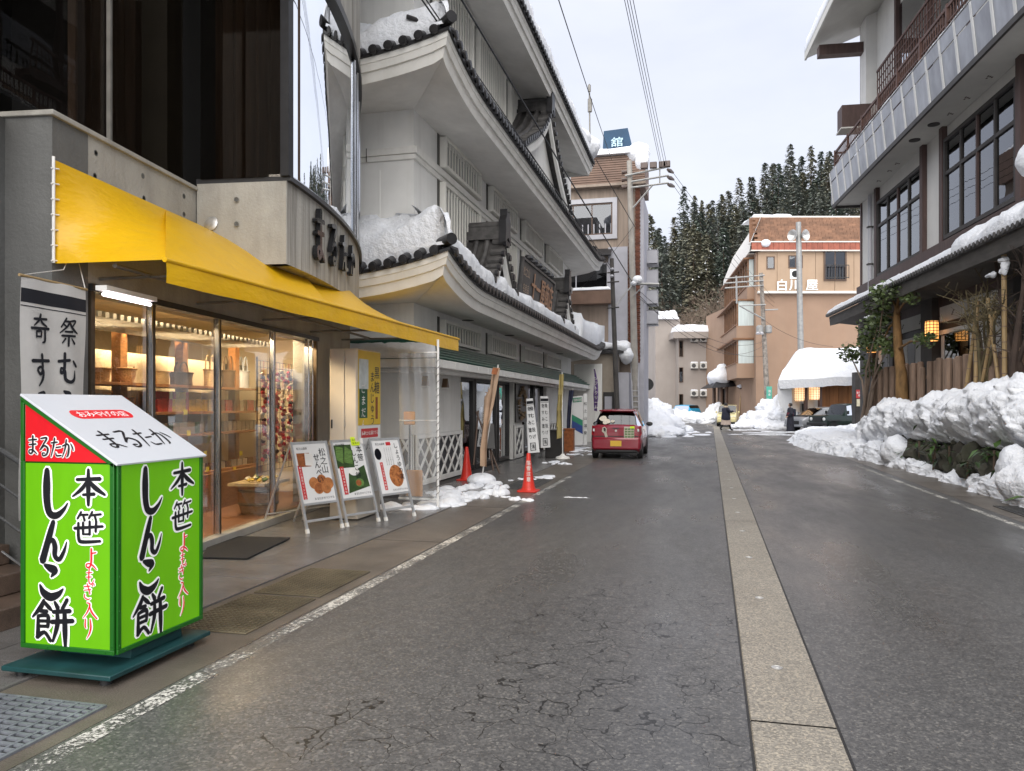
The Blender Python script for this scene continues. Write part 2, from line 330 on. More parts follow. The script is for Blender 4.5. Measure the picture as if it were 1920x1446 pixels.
def put_brush(mb, ch, M, x, y, sx, sy, z=0.0, grow=0.0, wmul=1.0):
    """x, y = centre of the character cell in the frame M, sx, sy its size; y up"""
    zz = z
    for st in BR[ch]:
        P = [st[0]] + st + [st[-1]]; S = []
        for i in range(1, len(P) - 2):
            k = 5 if len(st) > 2 else 4
            S += [cr_pt(P[i - 1], P[i], P[i + 1], P[i + 2], t / k) for t in range(k)]
        S.append(st[-1])
        pts = [(x + (a - .5) * sx, y + (.5 - b) * sy, max(0.012, c) * wmul * (sx + sy) / 4 + grow) for a, b, c in S]
        d0 = Vector((pts[0][0] - pts[1][0], pts[0][1] - pts[1][1])).normalized(); d1 = Vector((pts[-1][0] - pts[-2][0], pts[-1][1] - pts[-2][1])).normalized()
        e0 = (pts[0][0] + d0.x * pts[0][2] * .8, pts[0][1] + d0.y * pts[0][2] * .8, pts[0][2] * .45); e1 = (pts[-1][0] + d1.x * pts[-1][2] * .8, pts[-1][1] + d1.y * pts[-1][2] * .8, pts[-1][2] * .45)
        pts = [e0] + pts + [e1]; rows = []
        for i, (a, b, h) in enumerate(pts):
            q0, q1 = pts[max(0, i - 1)], pts[min(len(pts) - 1, i + 1)]
            t = Vector((q1[0] - q0[0], q1[1] - q0[1])); t = t.normalized() if t.length > 1e-9 else Vector((1, 0)); nn = Vector((-t.y, t.x))
            rows.append([M @ Vector((a + nn.x * h, b + nn.y * h, zz)), M @ Vector((a - nn.x * h, b - nn.y * h, zz))]); zz += 2e-5
        mb.grid(rows); zz += 4e-5

# ------------------------------------------------------------------ snow shapes
def snow_slab(name, p00, p10, p11, p01, thick, label, lump=0.12, round_=0.18, nu=40, nv=14, over=0.0, m='snow', cat='snow', tf=None, seed=0.0, ns=1.1, parent=None):
    """a rounded, uneven layer of snow lying on the four-sided patch p00-p10-p11-p01"""
    a, b, c, d = map(Vector, (p00, p10, p11, p01)); nrm = (b - a).cross(d - a).normalized()
    if nrm.z < 0: nrm = -nrm
    up = (nrm + Vector((0, 0, 1.2))).normalized()
    Lu = ((b - a).length + (c - d).length) / 2; Lv = ((d - a).length + (c - b).length) / 2
    top, bot = [], []
    for j in range(nv + 1):
        v = j / nv; v = 0.5 - 0.5 * math.cos(math.pi * v) if nv > 3 else v
        rt, rb = [], []
        for i in range(nu + 1):
            u = i / nu; u = u + 0.35 * (0.5 - 0.5 * math.cos(math.pi * u) - u)
            p = a * (1 - u) * (1 - v) + b * u * (1 - v) + c * u * v + d * (1 - u) * v
            e = min(u * Lu, (1 - u) * Lu, v * Lv, (1 - v) * Lv)
            k = min(1.0, e / round_); k = math.sqrt(max(0, 1 - (1 - k) ** 2))
            t = thick * (tf(u, v) if tf else 1.0)
            h = t * (0.18 + 0.82 * k) + lump * k * fbm(p + Vector((seed, 0, 0)), ns, 4) * min(1, t * 4) + 0.035 * fbm(p, 6, 3)
            rt.append(p + up * max(0.015, h)); rb.append(p + up * 0.002)
        top.append(rt); bot.append(rb)
    mb = MB(); mb.grid(top); mb.grid([r[::-1] for r in bot])
    mb.grid([top[0], bot[0]][::-1]); mb.grid([top[-1], bot[-1]]); mb.grid([[r[0] for r in top], [r[0] for r in bot]]); mb.grid([[r[-1] for r in top], [r[-1] for r in bot]][::-1])
    o = mb.build(name, m, parent, smooth=60, normals=True)
    if not parent: tag(o, label, cat, kind='stuff')
    return o
def snow_heap(name, label, blobs, m='snow', seed=0.0, amp=0.22, ns=1.3, sub=4, fine=0.05, floor=-0.05):
    """shovelled snow: lumpy blobs pushed into one another; blobs = (centre, radii)"""
    mb = MB(); bm = bmesh.new(); bmesh.ops.create_icosphere(bm, subdivisions=sub, radius=1.0)
    vs = [v.co.copy() for v in bm.verts]; fs = [tuple(v.index for v in f.verts) for f in bm.faces]; bm.free()
    for c, r in blobs:
        c = Vector(c); out = []; rm = min(r)
        for q in vs:
            p = Vector((c.x + q.x * r[0], c.y + q.y * r[1], c.z + q.z * r[2])); s = p + Vector((seed, seed * .7, 0))
            k = amp * rm * (noise.fractal(s * ns, 0.8, 2.2, 6) + 0.35 * (0.5 - noise.voronoi(s * ns * 2.3)[0][0])) + fine * crumble(s) * (noise.fractal(s * 5, 0.6, 2.0, 3) + .8 * (.4 - noise.voronoi(s * 6)[0][0]))
            p += Vector((q.x / r[0], q.y / r[1], q.z / r[2])).normalized() * k
            p.z = max(floor, p.z); out.append(p)
        mb.add(out, fs)
    o = mb.build(name, m, smooth=60); tag(o, label, 'snow', kind='stuff'); return o
# ================================================================== THE SETTING: ground, road, gutters, pavements
mat('terrain_snow', (0.72, 0.74, 0.78), 0.8, 0.1, 0.3)
mat('gutter', (0.15, 0.128, 0.106), 0.34, 0.25, 2.2, bump=0.35, bs=90, fine=0.35, stain=0.4, sts=(1, 1, 1))
mat('gutter_cover', (0.15, 0.125, 0.08), 0.45, 0.3, 3.0, bump=0.3, bs=80, fine=0.35, rnd=0.2)
mat('paver', (0.185, 0.178, 0.172), 0.24, 0.18, 2.5, bump=0.12, bs=120, fine=0.3, rnd=0.18, stain=0.35, sts=(1, 1, 1), stc=(0.07, 0.065, 0.06))
mat('joint', (0.05, 0.045, 0.042), 0.6)
def m_slab():
    m, n, b = nmat('strip_slab')
    c = ramp(n, noisetex(n, 0.8, 5), [(0.3, (0.215, 0.195, 0.165)), (0.7, (0.275, 0.252, 0.215))])
    g = node(n, 'NewGeometry').outputs['Position']; vo = node(n, 'TexVoronoi', Scale=95.0); n.links.new(g, vo.inputs['Vector'])
    sp = node(n, 'SeparateColor'); n.links.new(vo.outputs['Color'], sp.inputs['Color'])
    c = mul(n, c, ramp(n, sp.outputs['Red'], [(0, (0.62,) * 3), (0.6, (1.0,) * 3), (1, (1.5, 1.45, 1.35))]))
    n.links.new(c, b.inputs['Base Color']); b.inputs['Roughness'].default_value = 0.62
    bn = node(n, 'Bump', Strength=0.5, Distance=0.005); n.links.new(sp.outputs['Green'], bn.inputs['Height']); n.links.new(bn.outputs['Normal'], b.inputs['Normal'])
m_slab()
def m_worn_paint():
    m, n, b = nmat('worn_paint')
    f = mul(n, noisetex(n, 34, 5, rough=0.75), noisetex(n, 1.8, 3), 'ADD', 0.55)
    t = node(n, 'BsdfTransparent'); x = node(n, 'MixShader'); out = n.nodes['Material Output']
    n.links.new(ramp(n, f, [(0.76, (0,) * 3), (0.88, (1,) * 3)]), x.inputs['Fac'])
    n.links.new(t.outputs[0], x.inputs[1]); n.links.new(b.outputs[0], x.inputs[2]); n.links.new(x.outputs[0], out.inputs['Surface'])
    b.inputs['Base Color'].default_value = (0.62, 0.60, 0.55, 1); b.inputs['Roughness'].default_value = 0.6
m_worn_paint()

mb = MB(); mb.box((-600, -300, -0.5), (600, 900, -0.06)); structure(mb.build('ground', 'terrain_snow'))
def road_edges(Y):
    l, r = -2.95, 4.25
    if Y > 46: k = (Y - 46) / 20; l -= 1.0 * k + 2.6 * k * k; 
    if Y > 58: k = (Y - 58) / 20; r -= 4.6 * k * k
    return l, r
rows = []
for i in range(52):
    Y = -8 + i * 2.2; l, r = road_edges(Y); rows.append([(l + (r - l) * k / 6, Y, 0.0) for k in range(7)])
mb = MB(); mb.grid([row[::-1] for row in rows]); road = structure(mb.build('road', 'asphalt', normals=True))
mb = MB(); mb.box((4.25, 35.5, -0.05), (26, 60, -0.004)); structure(mb.build('car_park', 'asphalt'))
mb = MB(); mb.box((-14, 35.0, -0.05), (-2.95, 60, -0.006)); structure(mb.build('side_yard', 'gutter'))

# painted edge lines
mb = MB()
def line_strip(mb, X0, X1, wd, y0, y1, n=40):
    mb.grid([[(X0 + (X1 - X0) * i / n - wd / 2, y0 + (y1 - y0) * i / n, 0.004), (X0 + (X1 - X0) * i / n + wd / 2, y0 + (y1 - y0) * i / n, 0.004)] for i in range(n + 1)])
line_strip(mb, -2.86, -2.86, 0.12, 1.5, 17)
mb.build('edge_line', 'worn_paint', road)
mb = MB(); line_strip(mb, 4.12, 3.98, 0.10, 5, 22); mb.build('edge_line', 'worn_paint', road)

# centre strip of concrete slabs with snow-melting sprinkler heads
def strip_x(Y): return 0.20 + 0.0112 * Y - (0.0 if Y < 58 else 0.0085 * (Y - 58) ** 2)
strip = structure(thing('center_strip', 'tan concrete strip of long slabs along the middle of the road', None)); del strip['label']
joints = [-4, 4.05, 11, 18, 25, 32, 39, 46, 53, 60, 65, 70, 75, 80]
for a, b in zip(joints[:-1], joints[1:]):
    mb = MB(); n = 6 if a > 50 else 2; top = []
    for i in range(n + 1):
        Y = a + 0.009 + (b - a - 0.018) * i / n; x = strip_x(Y); top.append([(x, Y, 0.010), (x + 0.40, Y, 0.010)])
    mb.grid([r[::-1] for r in top]); mb.grid([[r[0], (r[0][0] - 0.006, r[0][1], 0)] for r in top]); mb.grid([[(r[1][0] + 0.006, r[1][1], 0), r[1]] for r in top])
    mb.build('slab', 'strip_slab', strip, normals=True)
mb = MB()
for a in (-1, 1):
    mb.grid([[(strip_x(Y) + (0.4065 if a > 0 else -0.0185), Y, 0.003), (strip_x(Y) + (0.4185 if a > 0 else -0.0065), Y, 0.003)] for Y in np.linspace(-4, 56, 40)])
mat('tar', (0.018, 0.017, 0.016), 0.5); mb.build('joint_gap', 'tar', strip)
mb = MB()
for Y in joints[1:9]: mb.box((strip_x(Y) - 0.004, Y - 0.010, 0.002), (strip_x(Y) + 0.404, Y + 0.010, 0.0045))
mb.build('joint_gap', 'tar', strip)
mat('steel_dull', (0.55, 0.54, 0.52), 0.4, 0.15, 20, metal=0.7); mat('steel_dark', (0.07, 0.07, 0.07), 0.5, 0.2, 20)
mb = MB(); mb.lathe([(0.034, 0), (0.034, 0.004), (0.027, 0.005), (0.026, 0.003), (0.015, 0.003), (0.014, 0.005), (0.004, 0.005)], 14); noz = mb.mesh('sprinkler_head', 'steel_dull')
for i in range(12):
    Y = 4.9 + 1.74 * i; o = inst('sprinkler_head', noz, strip, Matrix.Translation((strip_x(Y) + 0.19, Y, 0.011)))

# gutters and pavements
mb = MB(); mb.box((-3.80, -6, -0.05), (-2.955, 36, 0.0)); g1 = structure(mb.build('gutter_left', 'gutter'))
mb = MB(); mb.box((-3.83, -6, -0.05), (-3.805, 36, 0.012)); structure(mb.build('curb_left', 'paver'))
mb = MB()
for Y in np.arange(8.5, 36, 3.1): mb.box((-3.79, Y, 0.0005), (-2.96, Y + 0.012, 0.0015))
mb.build('joint_gap', 'tar', g1)
mb = MB(); mb.box((4.255, -4, -0.05), (5.9, 35.4, 0.001)); g2 = structure(mb.build('gutter_right', 'gutter'))
mb = MB()
for Y in np.arange(4.5, 34, 2.6): mb.box((4.26, Y, 0.0015), (5.6, Y + 0.014, 0.0025))
mb.build('joint_gap', 'tar', g2)
for k, Y in enumerate((4.75, 5.82)):
    t = thing('drain_cover', ['ribbed tan drain cover nearest the green sign', 'ribbed tan drain cover further along the gutter from the green sign'][k], 'drain cover', (-3.38, Y + 0.5, 0), group='ribbed drain covers in the left gutter')
    mb = MB(); mb.box((-3.70, Y, 0.0), (-3.08, Y + 1.0, 0.012)); mb.build('plate', 'gutter_cover', t, bevel=0.004)
    mb = MB()
    for i in range(14):
        for j in range(22): mb.box((-3.69 + i * 0.0435, Y + 0.012 + j * 0.0445, 0.012), (-3.69 + i * 0.0435 + 0.030, Y + 0.012 + j * 0.0445 + 0.030, 0.0165))
    o = mb.build('rib', 'gutter_cover', t); o['kind'] = 'stuff'
pav = structure(MB().box((-8.5, -6, -0.08), (-3.835, 36, -0.012)).build('sidewalk', 'joint'))
tile = MB().box((-0.296, -0.296, -0.03), (0.296, 0.296, 0.0)).mesh('tile', 'paver')
for i in range(4):
    for j in range(32):
        X = -4.14 - 0.6 * i; Y = 0.6 + 0.6 * j + 0.3 * (i % 2)
        if X < -5.3 and Y > 12.5: continue
        o = inst('tile', tile, pav, Matrix.Translation((X, Y, 0.006 + random.uniform(-.002, .002))) @ Matrix.Rotation(random.uniform(-.004, .004), 4, 'X'))
tile2 = MB().box((-0.24, -0.496, -0.03), (0.24, 0.496, 0.0)).mesh('tile', 'paver')
for i in range(3):
    for j in range(17):
        inst('tile', tile2, pav, Matrix.Translation((-4.08 - 0.486 * i, 19.9 + 1.0 * j + 0.5 * (i % 2), 0.006 + random.uniform(-.003, .003))))

# steel grating at the near end of the gutter, and two darker ones further off
def grating(x0, x1, y0, y1, nb, nc, label, m, tilt=0.0, z=0.0):
    t = thing('drain_grating', label, 'grating', ((x0 + x1) / 2, (y0 + y1) / 2, z))
    mb = MB(); mb.box((x0, y0, z + 0.0008), (x1, y1, z + 0.002)); mb.build('pit', 'tar', t)
    mb = MB()
    for a in ((x0 - .02, y0 - .02, x1 + .02, y0), (x0 - .02, y1, x1 + .02, y1 + .02), (x0 - .02, y0, x0, y1), (x1, y0, x1 + .02, y1)): mb.box((a[0], a[1], z), (a[2], a[3], z + 0.012))
    mb.build('frame', m, t)
    bar = MB().box((-(x1 - x0) / 2, -0.011, 0), ((x1 - x0) / 2, 0.011, 0.012)).mesh('bar', m)
    for i in range(nb): inst('bar', bar, t, Matrix.Translation(((x0 + x1) / 2, y0 + (y1 - y0) * (i + .5) / nb, z + 0.002)))
    cb = MB().box((-0.006, -(y1 - y0) / 2, 0), (0.006, (y1 - y0) / 2, 0.004)).mesh('cross_bar', m)
    for i in range(nc): inst('cross_bar', cb, t, Matrix.Translation((x0 + (x1 - x0) * (i + .5) / nc, (y0 + y1) / 2, z + 0.0125)))
mat('galvanised', (0.22, 0.235, 0.265), 0.42, 0.25, 12, metal=0.35)
grating(-3.74, -3.08, 2.2, 3.42, 24, 7, 'galvanised steel drain grating in front of the green sign', 'galvanised')
grating(-3.72, -3.12, 14.2, 16.2, 22, 5, 'dark steel drain grating behind the lettered red cone', 'steel_dark')
grating(4.5, 5.25, 11.6, 13.6, 20, 6, 'dark steel drain grating at the foot of the snow bank', 'steel_dark', z=0.002)

# ================================================================== CONCRETE SOUVENIR SHOP (left foreground)
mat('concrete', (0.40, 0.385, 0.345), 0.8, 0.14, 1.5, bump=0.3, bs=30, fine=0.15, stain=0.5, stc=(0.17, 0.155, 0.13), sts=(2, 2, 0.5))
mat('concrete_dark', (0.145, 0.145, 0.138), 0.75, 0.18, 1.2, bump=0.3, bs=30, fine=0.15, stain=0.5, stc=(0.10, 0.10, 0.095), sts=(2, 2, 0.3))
mat('concrete_streaked', (0.44, 0.42, 0.375), 0.8, 0.15, 2.0, (3, 3, 0.3), bump=0.35, bs=25, stain=0.9, stc=(0.10, 0.085, 0.07), sts=(7, 7, 0.22))
mat('chrome', (0.62, 0.63, 0.65), 0.18, 0.08, 8, metal=0.95); mat('bronze', (0.10, 0.075, 0.05), 0.3, 0.2, 8, metal=0.6); mat('black_metal', (0.025, 0.025, 0.027), 0.35, 0.2, 8)
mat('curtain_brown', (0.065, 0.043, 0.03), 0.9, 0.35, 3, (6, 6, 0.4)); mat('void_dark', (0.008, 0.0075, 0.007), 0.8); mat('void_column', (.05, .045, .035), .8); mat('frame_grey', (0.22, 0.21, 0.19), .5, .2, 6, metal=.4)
def m_awning():
    m, n, b = nmat('awning_vinyl')
    c = ramp(n, noisetex(n, 1.3, 4), [(0.3, (0.80, 0.455, 0.006)), (0.7, (0.87, 0.515, 0.010))]); c = mul(n, c, ramp(n, noisetex(n, 2.6, 5, (1.5, 1.5, .5), .7), [(.55, (1,) * 3), (.85, (.86, .82, .7))]))
    out = n.nodes['Material Output']; n.links.new(c, b.inputs['Base Color']); b.inputs['Roughness'].default_value = 0.34; b.inputs['Specular IOR Level'].default_value = 0.5
    t = node(n, 'BsdfTranslucent'); n.links.new(c, t.inputs['Color']); x = node(n, 'MixShader', Fac=0.14)
    bn = node(n, 'Bump', Strength=0.35, Distance=0.05); n.links.new(noisetex(n, 3.2, 3, (1, 1, 2.5)), bn.inputs['Height']); n.links.new(bn.outputs['Normal'], b.inputs['Normal'])
    n.links.new(b.outputs[0], x.inputs[1]); n.links.new(t.outputs[0], x.inputs[2]); n.links.new(x.outputs[0], out.inputs['Surface'])
m_awning()
glassmat('glass_dark', (0.6, 0.58, 0.55), 1.5, 0.0, 0.10); glassmat('glass_shop', (0.97, 0.98, 0.96), 1.45, 0.0, 0.2); glassmat('glass_mirror', (0.10, 0.11, 0.12), 1.5, 0.01, 7.0)
glassmat('vinyl_clear', (0.93, 0.94, 0.94), 1.4, 0.08, 0.8, dirt=0.30)
mat('interior_wall', (0.72, 0.60, 0.42), 0.8, 0.06); mat('interior_floor', (0.24, 0.11, 0.055), 0.35, 0.2); mat('wood_shelf', (0.30, 0.135, 0.05), 0.5, 0.25, 3, (2, 2, 9))
FD = Vector((-0.124, 0.992, 0)).normalized(); FN = Vector((0.992, 0.124, 0)).normalized(); F0 = Vector((-5.13, 5.19, 0)); FL = 0.08
def fp(s, o=0.0, z=0.0): return F0 + FD * s + FN * o + Vector((0, 0, z))
def PF(u, v, o=0.0):
    r = ray(u, v); p = F0 + FN * o; c = Vector((0, 0, CAM_H)); return c + r * ((p - c).dot(FN) / r.dot(FN))
def fs_(u, o=0.0): return (PF(u, 700, o) - F0).dot(FD)
FM = Matrix((FD, FN, Vector((0, 0, 1)))).transposed().to_4x4(); FM.translation = F0       # local x along the facade, y outwards, z up
shop = thing('souvenir_shop', 'concrete shop building with a rounded upper bay above the yellow awning', 'building', F0)
def fbox(s0, s1, o0, o1, z0, z1, name, m, parent=shop, bevel=0.0, label=None): return MB().box((s0, o0, z0), (s1, o1, z1), FM).build(name, m, parent, bevel=bevel, label=label, normals=True)
ZP = 4.0
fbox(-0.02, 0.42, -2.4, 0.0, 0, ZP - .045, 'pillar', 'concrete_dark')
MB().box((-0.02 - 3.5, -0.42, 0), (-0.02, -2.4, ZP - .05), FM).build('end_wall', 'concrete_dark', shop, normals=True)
fbox(0.42, 7.4, -0.35, 0.0, 2.62, ZP - .045, 'facade_wall', 'concrete')
fbox(-0.05, 2.22, -2.42, 0.03, ZP - .045, ZP, 'coping', 'concrete', bevel=0.008)
# recessed upper floor behind the parapet
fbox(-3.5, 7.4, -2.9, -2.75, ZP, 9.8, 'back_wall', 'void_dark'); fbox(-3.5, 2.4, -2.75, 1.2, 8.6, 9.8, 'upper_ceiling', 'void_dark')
def curtain(s0, s1, o0, o1, z0, z1, amp, n, name, m):
    rows = [[], []]
    for i in range(n * 6 + 1):
        t = i / (n * 6); w_ = amp * math.sin(t * n * 2 * math.pi) + amp * .5 * math.sin(t * n * 4.7)
        for k, z in enumerate((z0, z1)): rows[k].append(FM @ Vector((s0 + (s1 - s0) * t + (w_ if o0 != o1 else 0), o0 + (o1 - o0) * t + (w_ if o0 == o1 else 0), z)))
    mb = MB(); mb.grid(rows); return mb.build(name, m, shop)
curtain(0.9, 2.1, -.55, -.55, ZP, 8.6, 0.05, 9, 'curtain', 'curtain_brown')
s375 = 2.19
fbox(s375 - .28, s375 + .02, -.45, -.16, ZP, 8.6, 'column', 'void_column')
fbox(-3.5, s375 - .02, -.14, -.13, ZP + .002, 8.6, 'window_pane', 'glass_dark')
fbox(fs_(207, -.1) - .014, fs_(207, -.1) + .014, -.13, -.09, ZP, 8.6, 'mullion', 'frame_grey')
# the bay: flat flank towards the street, then the rounded front
B0 = fp(s375, 0); BC = Vector((-4.36, 7.485, 0)); Bm = Vector((-4.58, 8.94, 0)); Be = Vector((-5.45, 11.62, 0))
def circ(a, b, c):
    ax, ay, bx, by, cx, cy = a.x, a.y, b.x, b.y, c.x, c.y; d = 2 * (ax * (by - cy) + bx * (cy - ay) + cx * (ay - by))
    ux = ((ax*ax+ay*ay)*(by-cy)+(bx*bx+by*by)*(cy-ay)+(cx*cx+cy*cy)*(ay-by))/d; uy = ((ax*ax+ay*ay)*(cx-bx)+(bx*bx+by*by)*(ax-cx)+(cx*cx+cy*cy)*(bx-ax))/d
    return Vector((ux, uy, 0)), (Vector((ux, uy, 0)) - Vector((ax, ay, 0))).length
CC, CR = circ(BC, Bm, Be)
a0 = math.atan2(BC.y - CC.y, BC.x - CC.x); a1 = math.atan2(Be.y - CC.y, Be.x - CC.x); a1e = a1 + 0.28
def arc(t, dr=0.0, z=0.0): a = a0 + (a1e - a0) * t; return Vector((CC.x + (CR + dr) * math.cos(a), CC.y + (CR + dr) * math.sin(a), z))
def band(name, m, z0, z1, dr0, dr1, t0=0.0, t1=1.0, n=40, parent=shop):
    mb = MB(); o = [arc(t0 + (t1 - t0) * i / n, dr1) for i in range(n + 1)]; ii = [arc(t0 + (t1 - t0) * i / n, dr0) for i in range(n + 1)]
    up0, up1 = Vector((0, 0, z0)), Vector((0, 0, z1))
    mb.grid([[p + up0 for p in o], [p + up1 for p in o], [p + up1 for p in ii], [p + up0 for p in ii], [p + up0 for p in o]])
    for k in (0, n): mb.quad(o[k] + up0, o[k] + up1, ii[k] + up1, ii[k] + up0)
    return mb.build(name, m, parent, normals=True, smooth=30)
ZB, ZS = 3.13, 4.03
mb = MB(); a, b = B0 + FN * .02, BC - FN * 0.0; dn = FD * 0.25
mb.add([a + Vector((0, 0, ZB)), b + Vector((0, 0, ZB)), b + Vector((0, 0, ZS)), a + Vector((0, 0, ZS)), a + dn + Vector((0, 0, ZB)), b + dn * .5 + Vector((0, 0, ZB)), b + dn * .5 + Vector((0, 0, ZS)), a + dn + Vector((0, 0, ZS))], [(0, 1, 2, 3), (7, 6, 5, 4), (0, 4, 5, 1), (3, 2, 6, 7), (1, 5, 6, 2), (0, 3, 7, 4)])
mb.build('bay_flank', 'concrete', shop, normals=True)
band('bay_front', 'concrete_streaked', ZB, ZS, -0.2, 0.0)
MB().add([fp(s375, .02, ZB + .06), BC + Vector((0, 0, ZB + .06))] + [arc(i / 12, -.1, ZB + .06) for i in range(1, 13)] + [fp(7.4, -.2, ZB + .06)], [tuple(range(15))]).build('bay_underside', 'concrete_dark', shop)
band('bay_sill', 'black_metal', ZS, ZS + .05, -0.25, 0.05); band('bay_sill', 'chrome', ZS + .05, ZS + .075, -0.2, 0.03)
band('window_pane', 'glass_mirror', ZS + .075, 6.9, -0.035, -0.02, 0.012, 0.99)
band('bay_head', 'concrete_streaked', 6.9, 9.8, -0.2, 0.02); band('head_trim', 'black_metal', 6.78, 6.9, -0.12, 0.05)
for t in (0.008, 0.40, 0.455, 0.60, 0.64, 0.76):
    p = arc(t, -.01); MB().cbox((p.x, p.y, 5.5), (0.05, 0.05, 2.8)).build('mullion', 'chrome', shop)
MB().cbox((BC.x, BC.y + .01, 5.5), (0.10, 0.10, 2.85)).build('corner_post', 'black_metal', shop)
MB().slab(*(p + Vector((0, 0, z)) for p, z in ((B0 + FN * .06, ZS + .05), (BC - FN * .06, ZS + .05), (BC - FN * .06, 8.6), (B0 + FN * .06, 8.6))), 0.012).build('window_pane', 'glass_dark', shop)
MB().box((s375 + .02, 0.0, ZS), (s375 + .06, 1.06, ZS + .06), FM).build('window_frame', 'black_metal', shop, normals=True)
curtain(s375 + .35, s375 + .35, .05, 1.05, ZS, 8.6, 0.05, 7, 'curtain', 'curtain_brown')
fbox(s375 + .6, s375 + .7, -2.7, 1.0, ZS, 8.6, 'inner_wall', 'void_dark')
# four raised brush letters on the rounded front
LET = [('ま', 0.105, 3.60, .62, .34), ('る', 0.175, 3.62, .52, .34), ('た', 0.245, 3.61, .46, .34), ('か', 0.315, 3.61, .44, .34)]
for ch, t, z, h, wd in LET:
    p = arc(t, 0.0, z); nrm = Vector((p.x - CC.x, p.y - CC.y, 0)).normalized(); tn = Vector((-nrm.y, nrm.x, 0)); M = frame(p, tn, (0, 0, 1))
    mb = MB(); put_brush(mb, ch, M, 0, 0, wd, h, .075, .006, 1.35); n = len(mb.v); f0 = list(mb.f)
    back = [Vector(q) - nrm * .06 for q in mb.v]; cnt = {}
    for f in f0:
        for i in range(4): e = (f[i], f[(i + 1) % 4]); cnt[tuple(sorted(e))] = cnt.get(tuple(sorted(e)), 0) + 1
    mb.v += [tuple(q) for q in back]
    for f in f0:
        for i in range(4):
            e = (f[i], f[(i + 1) % 4])
            if cnt[tuple(sorted(e))] == 1: mb.f.append((e[0], e[0] + n, e[1] + n, e[1])); mb.mi.append(0)
    mb.build('letter', 'black_gloss' if 'black_gloss' in MATS else mat('black_gloss', (0.03, 0.03, 0.032), 0.12, 0.1, metal=0.5), shop, smooth=50)
# lens-shaped flood light on the flank
p = PY(397, 420, 7.40); MB().lathe([(0.085, -.02), (0.085, .02), (0.06, .035)], 16, Matrix.Translation(p) @ Matrix.Rotation(R(80), 4, 'X')).build('wall_lamp', 'steel_dull', shop)
# form-tie holes in the concrete
hole = MB().lathe([(0.028, 0), (0.026, .002), (0.018, -.0)], 10).mesh('tie_hole', 'concrete_dark')
for u, v in ((180, 287), (268, 330), (178, 330), (345, 368), (270, 372), (345, 402)): p = PF(u, v, .001); inst('tie_hole', hole, shop, Matrix.Translation(p) @ FM.to_3x3().to_4x4() @ Matrix.Rotation(R(-90), 4, 'X'))
for u, v in ((443, 374), (443, 420)): p = PY(u, v, 7.395); inst('tie_hole', hole, shop, Matrix.Translation(p) @ FM.to_3x3().to_4x4() @ Matrix.Rotation(R(90), 4, 'Y') @ Matrix.Rotation(R(180), 4, 'X'))

# ---- ground-floor shopfront
GZ = 2.60
fbox(0.42, 7.4, -4.2, 0.02, -0.02, FL, 'shop_floor', 'interior_floor'); fbox(0.42, 6.05, -.04, .10, 0.0, FL + .02, 'threshold', 'concrete', bevel=.01)
fbox(0.3, 7.3, -4.3, -4.2, 0, 3.1, 'back_wall', 'interior_wall'); fbox(0.42, 7.3, -4.2, -.36, 2.95, 3.05, 'ceiling', 'interior_wall'); fbox(0.32, 0.42, -4.2, -.3, 0, 3, 'side_wall', 'interior_wall'); fbox(7.3, 7.4, -4.2, -.3, 0, 3, 'side_wall', 'interior_wall')
posts = [0.46] + [fs_(u, -.02) for u in (282, 407, 510, 590)]
for s in posts: fbox(s - .024, s + .024, -.05, .02, FL + .02, GZ + .04, 'door_post', 'bronze'); 
for s in posts[1:4]: fbox(s - .058, s - .036, -.02, .03, FL + .02, GZ, 'door_stile', 'chrome')
for a, b in zip(posts[:-1], posts[1:]): fbox(a + .04, b - .08, -.018, -.006, FL + .02, GZ, 'door_pane', 'glass_shop')
fbox(0.42, posts[-1] + .04, -.07, .04, GZ, GZ + .06, 'door_head', 'black_metal')
for s in (fs_(575, 0), fs_(583, 0)): fbox(s - .015, s + .015, -.03, .03, FL, GZ, 'door_post', 'chrome')
fbox(posts[-1] + .06, 7.4, -.4, -.0, 0, 2.62, 'pier', 'concrete'); 
# ---- strip lamp over the door and the ceiling lamps
mat('lamp_glow', (1, 1, 1), 0.5, emit=(1.0, 0.9, 0.95), es=3.0); mat('white_paint', (0.80, 0.79, 0.76), 0.5, 0.04)
def area_light(parent, loc, sx, sy, e, c, rot=(0, 0, 0)):
    l = bpy.data.lights.new('lamp_light', 'AREA'); l.shape = 'RECTANGLE'; l.size = sx; l.size_y = sy; l.energy = e; l.color = c
    o = bpy.data.objects.new('lamp_light', l); col.objects.link(o); o.parent = parent; o.location = loc; o.rotation_euler = rot; return o
t = thing('strip_lamp', 'lit fluorescent strip lamp above the shop door by the banner', 'lamp', PF(240, 562, .35)); pl = t.location.copy(); ang = math.atan2(FD.y, FD.x)
t.rotation_euler[2] = ang; BASE[t.name] = Matrix.Translation(pl) @ Matrix.Rotation(ang, 4, 'Z')
MB().box((-.36, -.05, .03), (.36, .05, .07)).build('housing', 'white_paint', t, world=False); mb = MB(); mb.tube([(-.33, 0, 0), (.33, 0, 0)], .016, 10); mb.build('tube', 'lamp_glow', t, world=False)
area_light(t, (0, 0, -.03), .6, .06, .6, (1, .9, .95))
